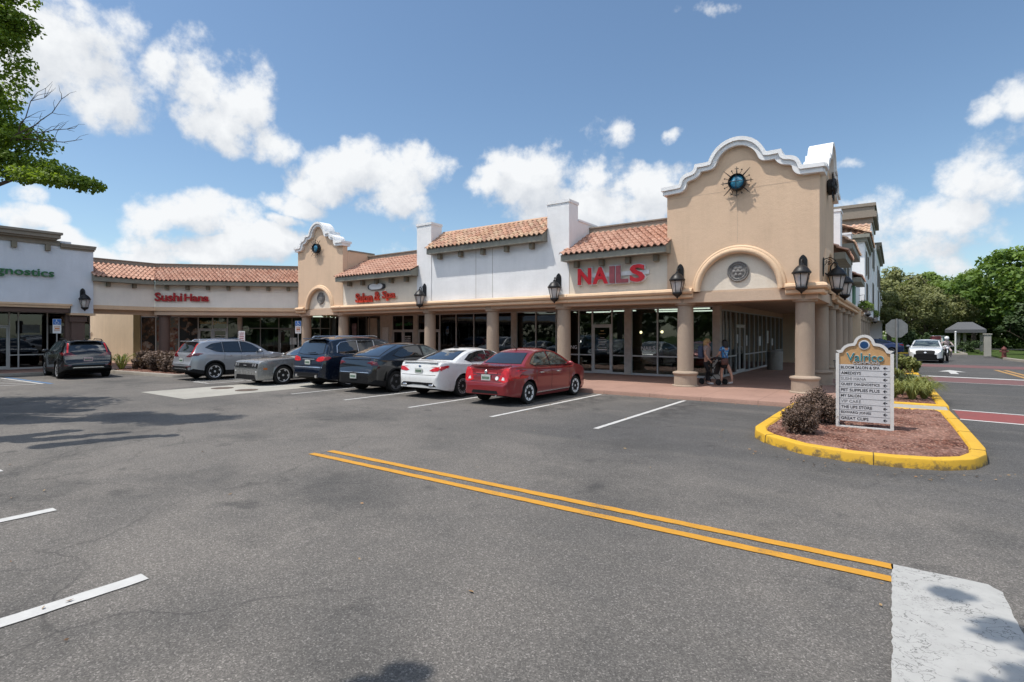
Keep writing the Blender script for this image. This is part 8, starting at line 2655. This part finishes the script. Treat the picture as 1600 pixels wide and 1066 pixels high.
lt = empty('oak_tree', (-19.5, 1.4, 0), 0, 'near tree whose leafy limb and bare twigs reach in at the top left', 'tree')
mb = MB()
o0 = Vector((-19.5, 1.4, 0))
def rel(p): return Vector(p) - o0
twig(mb, (0, 0, -0.1), (0.2, 0.1, 4.0), 0.28, 0.2, 4, 0.02)
P1 = twig(mb, (0.2, 0.1, 3.9), rel((-14.8, 3.25, 5.4)), 0.12, 0.02, 7, 0.02)
P2 = twig(mb, (0.2, 0.1, 4.0), rel((-16.4, 2.7, 7.6)), 0.10, 0.012, 6, 0.02)
P3 = twig(mb, (0.2, 0.1, 4.0), rel((-20.3, 3.6, 8.0)), 0.12, 0.03, 6, 0.03)
P4 = twig(mb, (0.2, 0.1, 4.0), rel((-21.5, 2.0, 8.5)), 0.12, 0.03, 6, 0.03)
P5 = twig(mb, (0.2, 0.1, 4.0), rel((-18.0, -1.0, 8.0)), 0.12, 0.03, 6, 0.03)
# bare twigs above the limb
b0 = rel((-15.3, 3.05, 6.0))
for tip in ((-14.7, 3.5, 7.15), (-14.0, 3.7, 6.9), (-13.85, 3.8, 6.25), (-13.7, 3.85, 5.95)):
    q = twig(mb, b0, rel(tip), 0.016, 0.004, 6, 0.06)
    for j in (2, 3, 4, 5):
        for s in range(2):
            d = Vector((rnd(-0.1, 0.5), rnd(-0.1, 0.4), rnd(-0.05, 0.4)))
            w2_ = twig(mb, q[j], q[j] + d, 0.006, 0.002, 3, 0.1)
mb.build('trunk', M_bark, lt, smooth=60)
mb = MB(); cols = []
def cl(p, n, s, size=0.075, tone=(0.1, 1.0)): leaves_mesh(mb, cols, rel(p), n, s, size, 0.5, tone=tone, elong=1.5)
# lower limb, in to px 175
for k in range(34):
    f = k / 33
    x = -17.15 + 3.2 * f; y = 2.6 + 1.2 * f; z = 6.25 - 1.2 * f
    th = 0.62 * (1 - f) + 0.14
    cl((x + rnd(-.2, .2), y + rnd(-.5, .5), z + rnd(-.5, .4) * th), 190, (0.34 * (1.15 - f * 0.5), 0.4, 0.24 * (1.2 - 0.6 * f)), 0.058)
for k in range(22):
    f = k / 21 * 0.55
    cl((-16.9 + 3.0 * f + rnd(-.2, .2), 2.65 + 1.2 * f + rnd(-.4, .4), 6.55 - 1.0 * f + rnd(-.1, .45) * (1 - f)), 170, (0.34, 0.36, 0.22), 0.058)
# upper clumps at the picture edge
for (x, y, z, n) in ((-15.3, 3.0, 9.1, 7), (-15.2, 3.0, 8.5, 7), (-15.35, 2.95, 7.95, 6), (-15.6, 2.85, 7.35, 5), (-15.75, 2.85, 6.9, 4), (-15.7, 2.8, 8.6, 5)):
    for j in range(n): cl((x + rnd(-.4, .25), y + rnd(-.4, .4), z + rnd(-.3, .3)), 200, (0.3, 0.35, 0.24), 0.058)
# boughs outside the picture whose shadow falls in long fingers on the lot
for (xa, ya), (xb, yb), wd in (((-21.2, 4.0), (-19.4, 5.9), 0.45), ((-15.8, 3.0), (-14.3, 4.6), 0.34), ((-18.6, 3.4), (-16.6, 4.6), 0.5), ((-11.9, 2.95), (-11.25, 4.4), 0.20), ((-13.2, 2.4), (-13.3, 3.5), 0.24), ((-17.0, 3.0), (-15.6, 3.6), 0.4), ((-20.4, 3.6), (-18.2, 4.6), 0.45), ((-12.6, 2.9), (-12.3, 4.0), 0.18)):
    for k in range(9):
        f = k / 8; z = 6.5 + rnd(-.25, .25)
        gx, gy = xa + (xb - xa) * f, ya + (yb - ya) * f
        cl((gx - 0.30 * z + rnd(-.1, .1), gy - 0.335 * z + rnd(-.1, .1), z), 620, (wd * (1.3 - 0.7 * f), wd * (1.3 - 0.7 * f), 0.16), 0.09)
for k in range(120):
    a = rnd(0, 6.3); q = rnd(0.1, 1)
    p = (-21.6 + 2.8 * q * math.cos(a), 0.4 + 2.8 * q * math.sin(a), rnd(5.8, 9.5))
    cl(p, 60, (0.6, 0.6, 0.35), 0.11)
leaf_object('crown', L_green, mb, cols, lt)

ot = empty('oak_tree', (-7.0, -5.0, 0), 0, 'tree behind the viewer, seen only as shadows at the bottom of the picture', 'tree')
o0 = Vector((-7.0, -5.0, 0))
mb = MB()
twig(mb, (0, 0, -0.1), (0.3, 0.4, 4.5), 0.3, 0.2, 4, 0.02)
for tip in ((-9, -2, 9), (-6, -8, 9), (-4.4, -0.4, 7.2)):
    twig(mb, (0.3, 0.4, 4.4), rel(tip), 0.07, 0.01, 6, 0.03)
mb.build('trunk', M_bark, ot, smooth=60)
mb = MB(); cols = []
for (x, y, z, n, s) in ((-4.36, -0.24, 7.0, 110, 0.13), (-4.40, -0.5, 7.0, 130, 0.18), (-3.75, -0.02, 7.0, 50, 0.10), (-1.75, 2.75, 7.0, 60, 0.12), (-1.5, 2.3, 7.0, 150, 0.22), (-1.35, 1.75, 7.0, 170, 0.26), (-1.6, 1.45, 7.0, 130, 0.22), (-1.15, 2.6, 7.0, 150, 0.22), (-1.2, 1.2, 7.0, 170, 0.3)):
    cl((x, y, z), n, (s, s * 0.9, 0.15), 0.08)
for k in range(60):
    a = rnd(0, 6.3); q = rnd(0.2, 1)
    cl((-7.5 + 3.0 * q * math.cos(a), -5.0 + 2.6 * q * math.sin(a), rnd(6.5, 10)), 60, (0.6, 0.6, 0.4), 0.12)
leaf_object('crown', L_mid, mb, cols, ot)
# trees and cars across the lot behind the camera (seen only as reflections)
for i, (x, y) in enumerate(((-40, -38), (-26, -42), (-12, -40), (3, -44), (18, -40))):
    tree('oak_tree', (x, y, 0), 10 + (i % 3), 5.5, ['tree across the lot, only mirrored in the shop glass'][0], L_mid, 2500, 0.5, 40 + i, 'trees across the lot behind the viewer', trunk_h=0.12)
